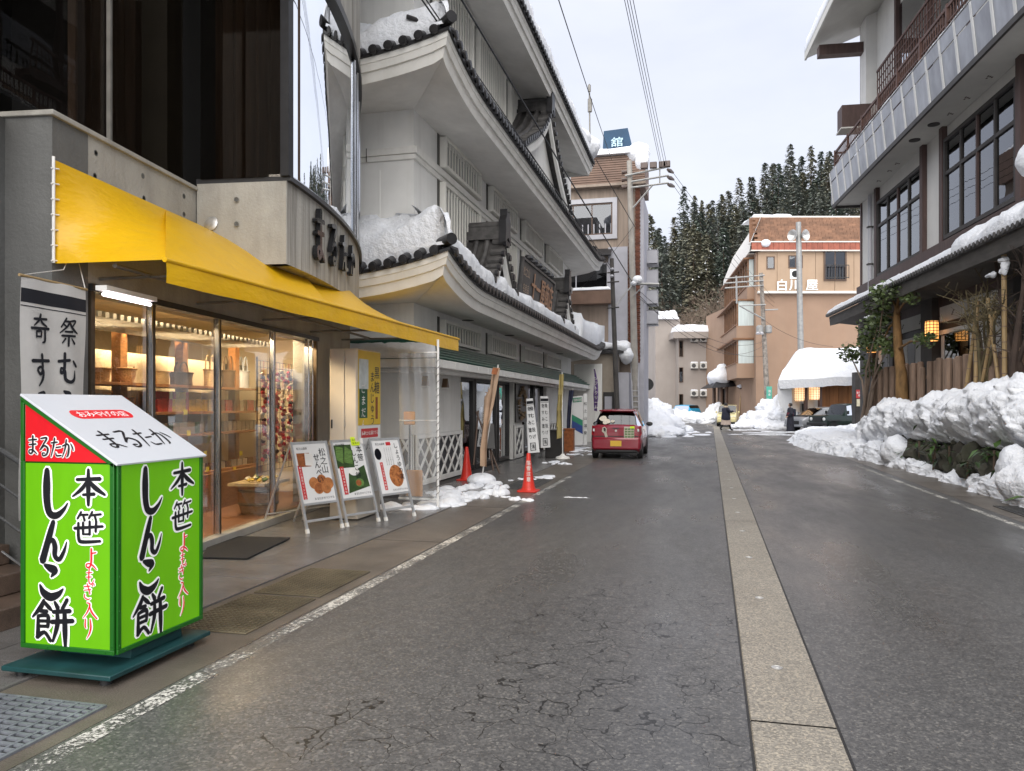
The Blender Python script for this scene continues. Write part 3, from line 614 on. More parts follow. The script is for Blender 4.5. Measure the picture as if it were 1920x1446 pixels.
for i, (s, o, e) in enumerate(((1.6, -.95, 74), (3.3, -.95, 84), (5.0, -.95, 74))):
    p = fp(s, o, 2.9); t = thing('ceiling_lamp', 'warm ceiling lamp inside the shop', 'lamp', p, ang, group='ceiling lamps inside the shop')
    MB().box((-.5, -.16, .0), (.5, .16, .05)).build('housing', 'white_paint', t, world=False); MB().box((-.46, -.12, -.012), (.46, .12, -.001)).build('diffuser', mat('lamp_warm', (1, 1, 1), .5, emit=(1, .72, .42), es=5.0) if i == 0 else 'lamp_warm', t, world=False)
    area_light(t, (0, 0, -.03), 0.9, .22, e, (1.0, .76, .48))

# ---- yellow awning
aw = thing('awning', 'bright yellow vinyl awning over the shop front', 'awning', fp(0, 0, 2.75))
AZ, AX = 2.756, -4.13
A, Bp, Cc, Dd = fp(0, .012, 3.60), fp(1.60, .012, 3.60), Vector((AX, 5.26, AZ)), fp(0, .012, AZ)
E1 = fp(4.33, .012, 3.60)
def quadgrid(p, q, r, s, n=10, m=6, sag=0.0):
    rows = []
    for j in range(m + 1):
        v = j / m; rows.append([(p.lerp(q, i / n)).lerp(s.lerp(r, i / n), v) + Vector((0, 0, -sag * math.sin(math.pi * v))) for i in range(n + 1)])
    return rows
mb = MB(); mb.grid(quadgrid(A, Bp, Cc, Dd, 8, 8, -0.02)); mb.build('end_panel', 'awning_vinyl', aw, smooth=30)
SEAM_T = Vector((AX, 5.26 + (12.8 - 5.26) * .36, AZ)); FE = Vector((AX, 12.8, AZ))
top1 = [Bp.lerp(E1, i / 10) for i in range(11)]; bot1 = [Cc.lerp(SEAM_T, i / 10) for i in range(11)]
mb = MB(); mb.grid([[a.lerp(b, v / 6) + Vector((0, 0, .10 * math.sin(math.pi * v / 6))) for a, b in zip(top1, bot1)] for v in range(7)]); mb.build('main_panel', 'awning_vinyl', aw, smooth=30)
top2 = [E1.lerp(arc(.33, .0, 3.25), i / 4) for i in range(4)] + [arc(.33 + (.80 - .33) * i / 12, .01, 3.23 - .02 * i / 12) for i in range(12)]
lastp = top2[-1]; top2 += [lastp.lerp(FE + Vector((-.02, 0, .02)), i / 4) for i in range(1, 5)]
bot2 = [SEAM_T.lerp(FE, i / (len(top2) - 1)) for i in range(len(top2))]
mb = MB(); mb.grid([[a.lerp(b, v / 6) + Vector((0, 0, .02 * math.sin(math.pi * v / 6))) for a, b in zip(top2, bot2)] for v in range(7)]); mb.build('far_panel', 'awning_vinyl', aw, smooth=30)
mb = MB(); rows = [[], [], []]
for i in range(61):
    t = i / 60; p = Cc.lerp(FE, t); wv = .006 * math.sin(t * 46) + .004 * math.sin(t * 17)
    rows[0].append(p + Vector((.004, 0, .012))); rows[1].append(p + Vector((.012 + wv * .6, 0, -.09))); rows[2].append(p + Vector((.008 + wv, 0, -.185 - .004 * math.sin(t * 30) - .03 * t)))
mb.grid(rows); mb.build('valance', 'awning_vinyl', aw, smooth=60)
mb = MB(); mb.tube([Cc + Vector((0, -.01, 0)), FE + Vector((0, .06, 0))], .022, 10); mb.build('front_bar', 'awning_vinyl', aw)
mb = MB(); mb.tube([fp(-.03, .02, 3.62), fp(-.03, .02, AZ)], .012, 8); mb.build('end_rope', 'white_paint', aw)
for i in range(7): z = 3.52 - i * .125; MB().tube([fp(-.055, .02, z), fp(.02, .03, z + .01)], .007, 6).build('lashing', 'white_paint', aw)
mat('frame_grey', (0.22, 0.21, 0.19), .5, .2, 6, metal=.4)
for t in (.08, .30, .52, .74, .93):
    b = Cc.lerp(FE, t); s = min(7.0, (b - F0).dot(FD)); MB().tube([fp(s, .02, 2.72), b + Vector((-.02, 0, -.01))], .016, 8).build('strut', 'frame_grey', aw)
MB().tube([fp(.05, .5, 2.74), fp(6.9, .5, 2.74)], .02, 8).build('rail', 'frame_grey', aw)

# ---- steps and rail at the far left
st = thing('entrance_steps', 'brown granite steps with a steel rail at the left edge', 'steps', (-4.8, 4.4, 0))
mat('granite', (0.15, 0.105, 0.08), .4, .3, 6, fine=.4)
for i in range(5): MB().box((-8, 3.3, .16 * i), (-4.78 - .32 * i, 5.05, .16 * (i + 1) - .001)).build('step', 'granite', st, bevel=.01)
for k in range(4):
    a = PY(44, 872 + k * 62 + (6 if k else 0), 4.98); MB().tube([a, a + Vector((-2.2, 0, 1.22 if k else 1.15))], .022 if k == 0 else .011, 8).build('rail', 'chrome', st)
MB().tube([PY(44, 872, 4.98) + Vector((0, 0, .0)), PY(44, 1075, 4.98)], .02, 8).build('post', 'chrome', st)
# ================================================================== WHITE CASTLE-STYLE SHOP BUILDING
mat('plaster_white', (0.79, 0.78, 0.745), .8, .06, 1.2, bump=.08, bs=60, stain=.26, stc=(.45, .435, .40), sts=(2.2, 2.2, .14))
mat('plaster_cream', (0.77, 0.755, 0.71), .75, .06, 1.2, bump=.05, bs=60, stain=.3, stc=(.38, .35, .29), sts=(1.5, 1.5, .6))
mat('soffit', (0.77, 0.755, 0.72), .85, .07, 1.5, stain=.25, stc=(.4, .38, .34), sts=(1, 1, 1))
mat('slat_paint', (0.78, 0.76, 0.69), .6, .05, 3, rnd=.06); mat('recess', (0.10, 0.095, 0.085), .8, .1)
mat('tile_dark', (0.026, 0.025, 0.027), .38, .3, 5, bump=.1, bs=20, rnd=.35); mat('tile_grey', (0.085, 0.08, 0.076), .5, .4, 5, bump=.2, bs=20, rnd=.3)
mat('green_metal', (0.035, 0.12, 0.085), .4, .2, 3, rnd=.15)
WX, WY0, WY1 = -5.40, 13.97, 32.4
hall = thing('castle_style_shop', 'white castle-style shop building with tiers of tiled eaves', 'building', (WX, WY0, 0))
def wb(lo, hi, name='wall', m='plaster_white', parent=hall, bevel=0.0): return MB().box(lo, hi).build(name, m, parent, bevel=bevel)
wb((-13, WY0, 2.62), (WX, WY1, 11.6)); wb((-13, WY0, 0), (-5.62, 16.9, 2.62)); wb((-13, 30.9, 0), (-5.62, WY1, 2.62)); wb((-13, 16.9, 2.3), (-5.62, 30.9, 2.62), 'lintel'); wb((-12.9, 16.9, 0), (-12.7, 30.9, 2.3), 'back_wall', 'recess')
wb((-5.62, WY0, 0), (WX, 16.95, 2.62)); wb((-5.62, 29.3, 0), (WX, WY1, 2.62)); wb((-5.62, 16.95, 2.34), (WX, 29.3, 2.62), 'lintel')
# ledges
for z0, z1, o in ((6.36, 6.46, .05), (6.46, 6.60, .09), (4.93, 5.03, .05), (5.03, 5.2, .09)):
    MB().box((-13, WY0 - o, z0), (WX + o, WY1 + .02, z1 - .002)).build('ledge', 'plaster_cream', hall, bevel=.012)
joint = MB().box((-.006, -.012, 0), (.006, .012, .26)).mesh('ledge_joint', 'recess')
for X in (-6.35, -7.4): 
    for z in (6.35, 4.92): inst('ledge_joint', joint, hall, Matrix.Translation((X, WY0 - .088, z)))
MB().box((-13, WY0 - .012, 6.62), (-6.6, WY0, 7.12)).build('panel', 'plaster_cream', hall); MB().box((-13, WY0 - .012, 5.22), (-6.1, WY0, 6.2)).build('panel', 'plaster_white', hall)

# slatted window grilles: thing > grille > slat
def grille(y0, y1, z0, z1, proud=.16, n=13, X=WX):
    mb = MB(); w_ = .07
    mb.box((X, y0, z0), (X + proud, y0 + w_, z1)); mb.box((X, y1 - w_, z0), (X + proud, y1, z1)); mb.box((X, y0 + w_, z0), (X + proud, y1 - w_, z0 + w_)); mb.box((X, y0 + w_, z1 - w_), (X + proud, y1 - w_, z1))
    g = mb.build('window_grille', 'slat_paint', hall, bevel=.006)
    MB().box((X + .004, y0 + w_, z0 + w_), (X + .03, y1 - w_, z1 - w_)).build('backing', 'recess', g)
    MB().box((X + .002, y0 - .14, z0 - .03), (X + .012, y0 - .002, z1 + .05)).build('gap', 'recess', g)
    me = MB().box((-.014, -.035, 0), (.014, .035, z1 - z0 - 2 * w_ + .002)).mesh('slat', 'slat_paint')
    for i in range(n): inst('slat', me, g, Matrix.Translation((X + proud - .052, y0 + w_ + (y1 - y0 - 2 * w_) * (i + .5) / n, z0 + w_ - .001)))
for y in (15.45, 19.25, 23.05, 26.85): grille(y, y + 2.75, 6.64, 7.30)
for y in (15.45, 19.25, 23.05, 26.85): grille(y, y + 2.75, 4.4, 6.34, .14)
for y in (15.0, 18.1, 21.3, 24.4, 27.5): grille(y, y + 2.6, 8.6, 10.85, .14)
for y in (15.45, 19.2, 23.0, 26.6): grille(y, y + 2.75, 2.93, 3.42, .14)

# tiered eaves with curved-up corners
EX, EY0, EY1 = -4.12, 12.3, 33.6
def eave_path(z0, lift, ex=EX, ey0=EY0, ey1=EY1, L_=2.5, xin=-9.6, far=True):
    def up(s): return lift * max(0, 1 - s / L_) ** 2
    P = []
    for i in range(17): s = (ex - xin) * (1 - i / 16); P.append((Vector((ex - s, ey0, z0 + up(s))), Vector((0, 1, 0))))
    P[-1] = (P[-1][0], Vector((-1, 1, 0)))
    n = 70
    for i in range(1, n):
        Y = ey0 + (ey1 - ey0) * i / n; P.append((Vector((ex, Y, z0 + max(up(Y - ey0), up(ey1 - Y) if far else 0))), Vector((-1, 0, 0))))
    P.append((Vector((ex, ey1, z0 + (lift if far else 0))), Vector((-1, -1, 0))))
    for i in range(1, 9): s = (ex - xin) * i / 8; P.append((Vector((ex - s, ey1, z0 + (up(s) if far else 0))), Vector((0, -1, 0))))
    return P
def lim(P, p, d, o):
    if abs(d.x) > .5 and abs(d.y) > .5: return o
    cs_ = [q for q, e in P if abs(e.x) > .5 and abs(e.y) > .5]
    return min([o] + [max(.0, max(abs(p.x - c.x), abs(p.y - c.y))) for c in cs_])
def sweep(P, prof): return [[p + d * lim(P, p, d, o) + Vector((0, 0, dz)) for p, d in P] for o, dz in prof]
capm = MB()
capm.lathe([(0.0, -.012), (.055, -.012), (.062, -.004), (.082, -.004), (.082, .03)], 12, Matrix.Rotation(R(90), 4, 'Y') @ Matrix.Scale(-1, 4, Vector((0, 0, 1))))
rows = []
for x in (0, -.9):
    rows.append([Vector((x, .082 * math.cos(R(a)), .082 * math.sin(R(a)) - x * 0.42)) for a in range(-20, 201, 22)])
capm.grid(rows); TILE = capm.mesh('roof_tile', 'tile_dark')      # local +x = outwards
def tier(z0, lift, zw, rise, roof_name='eave_roof', ex=EX, ey0=EY0, ey1=EY1, far=True, xin=-9.6, run=(1.28, 1.67), snow=None):
    P = eave_path(z0, lift, ex, ey0, ey1, 2.5, xin, far)
    def inset(p, d, o): return p + d * o
    roof = MB(); roof.grid(sweep(P, [(.02, .0), (.40, .16), (.85, .38), (1.28, rise)])); rf = roof.build(roof_name, 'tile_dark', hall, normals=False)
    mb = MB(); mb.grid(sweep(P, [(.035, -.005), (.045, -.14), (.06, -.145), (.09, -.26), (.13, -.265), (.17, -.43)])); mb.build('fascia', 'plaster_cream', hall, smooth=25)
    mb = MB(); mb.grid(sweep(P, [(-.0, .012), (-.0, -.045), (.04, -.045)])); mb.build('eave_edge', 'tile_dark', rf, smooth=25)
    # soffit up to the wall
    a = [p + d * .17 + Vector((0, 0, -.43)) for p, d in P]; b = []
    for p, d in P:
        x = min(p.x, WX) if abs(d.x) < .5 or abs(d.y) > .5 else WX; y = min(max(p.y, WY0), WY1)
        if abs(d.x) > .5 and abs(d.y) < .5: x = WX
        b.append(Vector((x, y, zw)))
    mb = MB(); mb.grid([a, [q.lerp(r, .5) + Vector((0, 0, -.02)) for q, r in zip(a, b)], b]); mb.build('soffit', 'soffit', hall)
    # round tile ends, one by one
    for (q0, q1, nrm) in ((Vector((xin + 1.2, ey0, 0)), Vector((ex - .12, ey0, 0)), Vector((0, -1, 0))), (Vector((ex, ey0 + .12, 0)), Vector((ex, ey1 - .12, 0)), Vector((1, 0, 0)))):
        n = int((q1 - q0).length / .262)
        for i in range(n):
            p = q0.lerp(q1, (i + .5) / n); s = min((p - Vector((ex, ey0, 0))).length, (p - Vector((ex, ey1, 0))).length if far else 99)
            z = z0 + lift * max(0, 1 - s / 2.5) ** 2 + .03
            inst('roof_tile', TILE, rf, Matrix.Translation((p.x + nrm.x * .06, p.y + nrm.y * .06, z)) @ Matrix.Rotation(math.atan2(nrm.y, nrm.x), 4, 'Z'))
    # corner ridge end
    MB().tube([Vector((ex + .07, ey0 - .07, z0 + lift + .13)), Vector((ex - .5, ey0 + .5, z0 + lift + .12))], .10, 12).build('hip_ridge', 'tile_dark', rf)
    return rf, P
r1, P1 = tier(3.88, .38, 3.58, .60); r2, P2 = tier(7.62, .36, 7.33, .60)
# top roof: straight eave
r3, P3 = tier(11.05, .0, 10.93, .55, ey0=4.0, ey1=30.2, far=False)
MB().box((-12.5, 30.1, 10.9), (-4.5, 30.32, 11.5)).build('gable_end', 'plaster_white', hall)
def gutterless_snow(name, P, i0, i1, th, label, offs=(.10, 1.5), lump=.16, seed=0.0, tf=None, slope=.75):
    """snow lying along the eave between two path indices"""
    Q = P[i0:i1]; rows = []
    # resample
    pts = []
    for (p, d), (q, e) in zip(Q[:-1], Q[1:]):
        k = max(1, int((q - p).length / .10)); pts += [(p.lerp(q, t / k), (e if abs(d.x) > .5 and abs(d.y) > .5 else d)) for t in range(k)]
    pts.append(Q[-1]); n = len(pts); m = 13
    for j in range(m + 1):
        v = j / m; row = []
        for i, (p, d) in enumerate(pts):
            u = i / (n - 1); o = lim(P, p, d, offs[0] + (offs[1] - offs[0]) * v)
            base = p + d * o + Vector((0, 0, .05 + o * slope))
            e = min(v * 7, 1); e = math.sqrt(max(0, 1 - (1 - e) ** 2)); eu = min(1, min(u, 1 - u) * n * .10 / .25); eu = math.sqrt(max(0.02, 1 - (1 - eu) ** 2))
            t = th * (tf(u, v) if tf else 1)
            s = base + Vector((seed, 0, 0)); h = t * e * eu + lump * e * eu * (fbm(s, 1.0, 4) + .35 * fbm(s, 3.5, 3)) + .03 * fbm(s, 9, 2)
            row.append(base - d * (.10 * math.sin(math.pi * min(1, v * 3)) * eu) - d * (.05 * fbm(s, 2.2, 3)) + Vector((0, 0, max(.01, h))))
        rows.append(row)
    low = [[p + d * (offs[0] + .05) + Vector((0, 0, .04)) for p, d in pts]]
    mb = MB(); mb.grid(low + rows); mb.grid([[r[0] for r in low + rows], [pts[0][0] + pts[0][1] * offs[1] + Vector((0, 0, 0))] * (m + 2)]); mb.grid([[r[-1] for r in low + rows], [pts[-1][0] + pts[-1][1] * offs[1] + Vector((0, 0, 0))] * (m + 2)])
    return tag(mb.build(name, 'snow', smooth=60, normals=True), label, 'snow', kind='stuff')
nP = len(P1)
gutterless_snow('roof_snow', P1, 0, 17, .36, 'thick lumpy snow on the near end of the lower white eave', offs=(.13, 1.66), lump=.22, tf=lambda u, v: .75 + .6 * u, slope=.58)
gutterless_snow('roof_snow', P1, 16, 70, .34, 'thin band of snow along the front of the lower white eave', offs=(.24, 1.2), lump=.10, seed=3, slope=.72, tf=lambda u, v: 1.5 - .8 * min(1, u * 3.5))
gutterless_snow('roof_snow', P1, 68, nP - 3, .80, 'deep block of snow at the far corner of the lower white eave', offs=(.12, 1.5), lump=.16, seed=9, slope=.5)
gutterless_snow('roof_snow', P2, 0, 17, .36, 'thick lumpy snow on the near end of the middle white eave', offs=(.13, 1.66), lump=.20, seed=5, tf=lambda u, v: .7 + .5 * u, slope=.58)
gutterless_snow('roof_snow', P2, 16, 80, .20, 'thin broken snow along the front of the middle white eave', offs=(.28, .95), lump=.10, seed=13, slope=.62, tf=lambda u, v: 2.2 - 1.7 * min(1, u * 5))
gutterless_snow('roof_snow', P3, 17, nP - 9, .62, 'heavy overhanging snow along the top white eave', offs=(.04, 1.4), lump=.14, seed=17, slope=.42)
snow_heap('roof_snow', 'rounded snow cornice hanging at the far end of the top white eave', [((-4.45, 30.1, 11.75), (.55, .6, .55)), ((-4.75, 29.7, 11.9), (.6, .8, .5))], amp=.18, floor=-9, sub=3)

# dormer gables with rolled tiles
def dormer(Yc, zb, hw, h, xf, xb, label, face='plaster_white', n=6, roll=.085):
    g = MB()
    def prof(t): return h * (1 - t) ** 1.0 * (1 - .18 * math.sin(math.pi * t))       # t = 0 ridge .. 1 eave, sagging line
    ts = [i / 8 for i in range(9)]
    for sgn in (-1, 1):
        g.grid([[Vector((x, Yc + sgn * hw * t, zb + prof(t))) for t in ts] for x in (xf, xb)]); g.grid([[Vector((x, Yc + sgn * hw * t, zb + prof(t) - .10)) for t in ts] for x in (xf, xb)]); g.grid([[Vector((xf, Yc + sgn * hw * t, zb + prof(t) - k)) for t in ts] for k in (0, .10)])
    go = g.build('gable_roof', 'tile_grey', hall, normals=True, label=label)
    rl = (xf - xb) - .1
    for sgn in (-1, 1):
        for i in range(n):
            t0 = (i + .3) / n
            p = lambda x: Vector((x, Yc + sgn * hw * t0, zb + prof(t0) + .02))
            mb = MB(); mb.tube([p(xf - .28), p(xf + .03)], roll, 8); mb.build('roll_tile', 'tile_grey', go)
    for k in range(3):
        x = xf - .42 - k * .26
        if x < xb: break
        mb = MB()
        for sgn in (-1, 1): mb.tube([Vector((x, Yc + sgn * hw * t, zb + prof(t) + .03)) for t in ts], roll * .9, 8)
        mb.build('roll_tile', 'tile_grey', go)
    mb = MB()
    for i in range(3): mb.box((xb, Yc - .14 + .03 * i, zb + h - .02 + .10 * i), (xf - .05, Yc + .14 - .03 * i, zb + h + .08 + .10 * i))
    mb.tube([(xb, Yc, zb + h + .33), (xf - .02, Yc, zb + h + .33)], .085, 10); mb.build('ridge', 'tile_grey', go)
    mb = MB(); mb.prism([Vector((xf - .1, Yc + y, zb + h + z)) for y, z in ((-.26, -.12), (-.2, .18), (-.24, .38), (-.12, .52), (-.14, .66), (0, .58), (.14, .66), (.12, .52), (.24, .38), (.2, .18), (.26, -.12), (0, .02))], (0, 0, 0), (.17, 0, 0)); mb.build('ridge_ornament', 'tile_dark', go)
    # barge boards and face
    for sgn in (-1, 1):
        mb = MB(); mb.grid([[Vector((xf - .03, Yc + sgn * hw * t * .97, zb + prof(t) - k)) for t in ts] for k in (.10, .34)]); mb.grid([[Vector((xf - .12, Yc + sgn * hw * t * .97, zb + prof(t) - k)) for t in ts] for k in (.10, .34)]); mb.grid([[Vector((xx, Yc + sgn * hw * t * .97, zb + prof(t) - .34)) for t in ts] for xx in (xf - .03, xf - .12)])
        mb.build('barge_board', 'plaster_white', go, normals=True)
        mb = MB(); step = .27; Ls = math.hypot(hw, h); k = int(Ls / step)
        for i in range(k):
            t = (i + .5) / k; inst('edge_tile', EDGE, go, Matrix.Translation((xf + .02, Yc + sgn * hw * t, zb + prof(t) + .03)))
    mb = MB(); pts = [Vector((xf - .30, Yc + s * hw * t * .95, zb + prof(t) - .2)) for s in (-1, 1) for t in (ts[::-1] if s < 0 else ts[1:])]; mb.prism(pts + [Vector((xf - .3, Yc + hw * .95, zb - .5)), Vector((xf - .3, Yc - hw * .95, zb - .5))], (0, 0, 0), (-.05, 0, 0)); mb.build('gable_face', face, go)
    return go
EDGE = MB().lathe([(0, 0), (.055, 0), (.075, .006), (.075, .08), (0, .08)], 10, Matrix.Rotation(R(90), 4, 'Y') @ Matrix.Translation((0, 0, -.04))).mesh('edge_tile', 'tile_dark')
dormer(17.3, 4.22, 1.15, 1.25, -4.42, -5.42, 'small tiled gable nearest the street end'); dormer(26.0, 4.22, 1.2, 1.35, -4.42, -5.42, 'small tiled gable beyond the carved sign board')
dormer(22.3, 8.05, 3.7, 2.25, -4.3, -5.42, 'large tiled gable of the middle tier', n=9)

# carved shop sign between the two small gables
mat('sign_black', (0.03, 0.03, 0.03), .5, .3, 6); mat('sign_copper', (0.42, 0.22, 0.12), .5, .2, 8)
sg = thing('carved_sign_board', 'black carved sign board with copper letters between the small roof gables', 'sign', (-4.62, 22.3, 4.5))
SM = frame((-4.70, 19.75, 4.42), (0, 1, 0), (.10, 0, 1))      # x along the street, y up, z outwards
mb = MB(); mb.box((0, 0, -.06), (4.55, 1.12, 0), SM); mb.build('board', 'sign_black', sg, normals=True)
mb = MB()
for b_ in (((0, 1.06, 0), (4.55, 1.12, .05)), ((0, 0, 0), (4.55, .06, .05)), ((0, .06, 0), (.08, 1.06, .05)), ((4.47, .06, 0), (4.55, 1.06, .05))): mb.box(*b_, SM)
mb.build('frame', 'tile_grey', sg, normals=True)
for i, ch in enumerate('十一屋商店'):
    mb = MB(); put_glyph(mb, ch, SM, 1.62 + .62 * i, .55, .60, .80 if i != 1 else .8, .03, .03); put_glyph(mb, ch, SM, 1.62 + .62 * i, .55, .60, .80, .012, .03); mb.build('letter', 'sign_copper', sg)
mb = MB(); htext(mb, '松之山', SM, .35, .80, .27, .26, .02, .012); htext(mb, '名産品', SM, .42, .36, .25, .25, .02, .012); mb.build('lettering', mat('sign_tan', (.38, .28, .2), .5), sg)
for i in range(6): mb = MB(); mb.lathe([(0, -.1), (.12, -.06), (.15, 0), (.10, .08), (0, .11)], 8, Matrix.Translation(SM @ Vector((.8 + .6 * i, 1.2, -.02)))); mb.build('crest_carving', 'tile_dark', sg)

# green metal pent roof above the shop windows
gr = MB(); z1, z0 = 2.90, 2.46
gr.quad((WX, WY0 - .0, z1), (-4.72, 13.3, z0), (-4.72, 33.4, z0), (WX, 33.4, z1)); gr.quad((-8, WY0, z1), (-8, 13.3, z0), (-4.72, 13.3, z0), (WX, WY0, z1)); pr = gr.build('pent_roof', 'green_metal', hall, normals=True)
for i in range(6):
    t = (i + .5) / 6; X = WX + (-4.72 - WX) * t; z = z1 + (z0 - z1) * t; Y = WY0 + (13.3 - WY0) * t
    MB().box((X - .025, Y, z - .01), (X + .055, 33.4, z + .022)).build('seam', 'green_metal', pr); MB().box((-8, Y - .055, z - .01), (X, Y + .025, z + .022)).build('seam', 'green_metal', pr)
mb = MB(); mb.box((-4.80, 13.22, 2.30), (-4.70, 33.42, 2.452)); mb.box((-8, 13.22, 2.30), (-4.80, 13.32, 2.452)); mb.box((-5.1, 13.5, 2.22), (-4.86, 33.3, 2.30)); mb.box((-8, 13.5, 2.22), (-5.1, 13.7, 2.30)); mb.build('pent_fascia', 'plaster_white', hall, bevel=.01)
MB().box((WX, 13.7, 2.30), (-4.80, 33.3, 2.325)).build('pent_soffit', 'soffit', hall)
for Y in np.arange(13.6, 33, .8): MB().box((-4.70, Y, 2.30), (-4.693, Y + .02, 2.45)).build('fascia_joint', 'soffit', pr)
snow_slab('pent_snow', (-7.2, 13.28, 2.47), (-4.70, 13.28, 2.47), (-4.9, 13.8, 2.72), (-7.2, 13.8, 2.72), .13, 'snow strip on the end of the green pent roof', lump=.05, round_=.12, nu=40, nv=6)
# downlights in the soffits
dl = MB().lathe([(.13, 0), (.13, -.01), (.10, -.012), (.09, .0)], 16).mesh('downlight', 'recess')
for Y, X in ((15.9, -4.9), (19.6, -4.9), (23.3, -4.9), (27, -4.9)): inst('downlight', dl, hall, Matrix.Translation((X, Y, 3.44)))

# lattice dado panels (white diamonds over dark tile)
mat('dado_dark', (0.022, 0.024, 0.030), .5, .3, 6)
def lattice(p0, p1, z0, z1, nrm, step=.5, name='lattice_panel', parent=hall, sl=.9):
    p0, p1, nrm = Vector(p0), Vector(p1), Vector(nrm); Lx = (p1 - p0).length; M = frame(p0 + nrm * .004, p1 - p0, (0, 0, 1))
    if M.to_3x3() @ Vector((0, 0, 1)) @ nrm < 0: M = frame(p1 + nrm * .004, p0 - p1, (0, 0, 1))
    b = MB().box((0, z0, 0), (Lx, z1, .02), M).build(name, 'dado_dark', parent, normals=True)
    fr = MB(); w_ = .075
    for q in (((0, z0, .02), (Lx, z0 + .1, .06)), ((0, z1 - w_, .02), (Lx, z1, .06)), ((0, z0 + .1, .02), (w_, z1 - w_, .06)), ((Lx - w_, z0 + .1, .02), (Lx, z1 - w_, .06))): fr.box(*q, M)
    fr.build('panel_frame', 'plaster_white', b, normals=True)
    H = z1 - z0 - .1 - w_; n = max(1, round(Lx / step)); st = Lx / n; ww = .045
    def clip_strip(x0, dx):
        # strip from (x0, z0) going up with slope; clip in x
        pts = [];  zb = z0 + .1
        a = (x0, zb); b_ = (x0 + dx * H / sl, zb + H)
        ax, az = a; bx, bz = b_
        def at(x): t = (x - ax) / (bx - ax); return az + (bz - az) * t
        if bx == ax: return None
        lo, hi = w_, Lx - w_
        x_0, x_1 = min(ax, bx), max(ax, bx); x_0, x_1 = max(x_0, lo), min(x_1, hi)
        if x_1 - x_0 < .03: return None
        return (x_0, at(x_0)), (x_1, at(x_1))
    k = int(H / sl / st) + 2
    for i in range(-k, n + k + 1):
        for dx in (1, -1):
            c = clip_strip(i * st, dx)
            if not c: continue
            (xa, za), (xb, zb) = c; d = Vector((xb - xa, zb - za)).normalized(); nn = Vector((-d.y, d.x)) * ww / 2; zt = .05 if dx > 0 else .042
            mb = MB(); mb.prism([M @ Vector((xa + nn.x, za + nn.y, .02)), M @ Vector((xa - nn.x, za - nn.y, .02)), M @ Vector((xb - nn.x, zb - nn.y, .02)), M @ Vector((xb + nn.x, zb + nn.y, .02))], (0, 0, 0), nrm * (zt - .02)); mb.build('lattice_bar', 'plaster_white', b, normals=True)
lattice((WX, WY0 + .02, 0), (WX, 16.9, 0), .02, 1.02, (1, 0, 0)); lattice((WX - .02, WY0, 0), (-7.6, WY0, 0), .02, 1.02, (0, -1, 0), .28, sl=1.7)
# shopfront bays between the walls: dark glass doors, posts
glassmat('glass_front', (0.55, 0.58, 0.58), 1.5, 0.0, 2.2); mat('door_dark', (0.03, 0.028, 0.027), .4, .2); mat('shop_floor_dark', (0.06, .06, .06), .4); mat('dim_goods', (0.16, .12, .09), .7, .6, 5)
for y0, y1 in ((16.97, 18.4), (18.5, 20.6), (20.75, 22.0)): 
    MB().box((-5.58, y0 + .08, .12), (-5.56, y1 - .08, 2.2)).build('door_pane', 'glass_front', hall)
    for a in (y0, y1 - .08): MB().box((-5.62, a, 0), (-5.50, a + .08, 2.34)).build('door_post', 'door_dark', hall)
    MB().box((-5.62, y0 + .08, 2.2), (-5.5, y1 - .08, 2.34)).build('door_head', 'door_dark', hall); MB().box((-5.62, y0 + .08, 0), (-5.5, y1 - .08, .12)).build('door_sill', 'door_dark', hall)
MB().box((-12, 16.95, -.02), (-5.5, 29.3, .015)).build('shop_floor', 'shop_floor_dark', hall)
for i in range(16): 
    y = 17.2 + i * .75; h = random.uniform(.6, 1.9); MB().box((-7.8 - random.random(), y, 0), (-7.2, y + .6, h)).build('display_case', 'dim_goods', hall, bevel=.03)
wb((-5.62, 22.05, 0), (WX, 23.2, 2.34), 'wall'); lattice((WX, 22.1, 0), (WX, 23.15, 0), .03, 1.0, (1, 0, 0))
MB().box((WX + .002, 22.2, 1.08), (WX + .05, 23.9, 2.28)).build('wreath_board', 'door_dark', hall)
mb = MB()
for i in range(60): a = random.uniform(0, 6.28); r_ = .42 + random.uniform(-.10, .10); mb.lathe([(0, -.04), (.05, 0), (0, .05)], 6, Matrix.Translation((WX + .09, 22.9 + r_ * math.cos(a), 1.65 + r_ * math.sin(a))) @ Matrix.Rotation(random.uniform(0, 3), 4, 'Y'))
mb.build('wreath', m_wood('straw', (.20, .14, .08)), hall)
for y0, y1 in ((23.95, 25.4), (25.5, 27.0)):
    MB().box((-5.58, y0 + .06, .1), (-5.56, y1 - .06, 2.2)).build('door_pane', 'glass_front', hall)
    for a in (y0, y1 - .06): MB().box((-5.62, a, 0), (-5.50, a + .06, 2.34)).build('door_post', 'door_dark', hall)
wb((-5.62, 27.05, 0), (WX, 29.35, 2.34), 'wall')
lattice((WX, 27.2, 0), (WX, 29.2, 0), .03, 1.0, (1, 0, 0))
MB().box((WX - .01, 33.3, 0), (-4.2, 33.42, 3.4)).build('end_wall', 'plaster_white', hall)
# wedge-shaped wall lamps
for k, (u, v) in enumerate(((792, 716), (830, 720))):
    p = PY(u, v, WY0 - .0) if u < 776 else PX(u, v, WX); t = thing('wall_lamp', ['brown wedge wall lamp left of the clear curtain pole', 'brown wedge wall lamp right of the clear curtain pole'][k], 'lamp', p, group='wall lamps on the white shop')
    MB().prism([p + Vector((0, -.09, -.08)), p + Vector((0, .09, -.08)), p + Vector((0, .0, .12))], (0, 0, 0), (.12, 0, 0)).build('shade', mat('lamp_brown', (.16, .10, .06), .4, metal=.3) if k == 0 else 'lamp_brown', t, bevel=.008); MB().box(p + Vector((0, -.1, -.1)), p + Vector((.13, .1, -.082))).build('diffuser', 'plaster_cream', t)
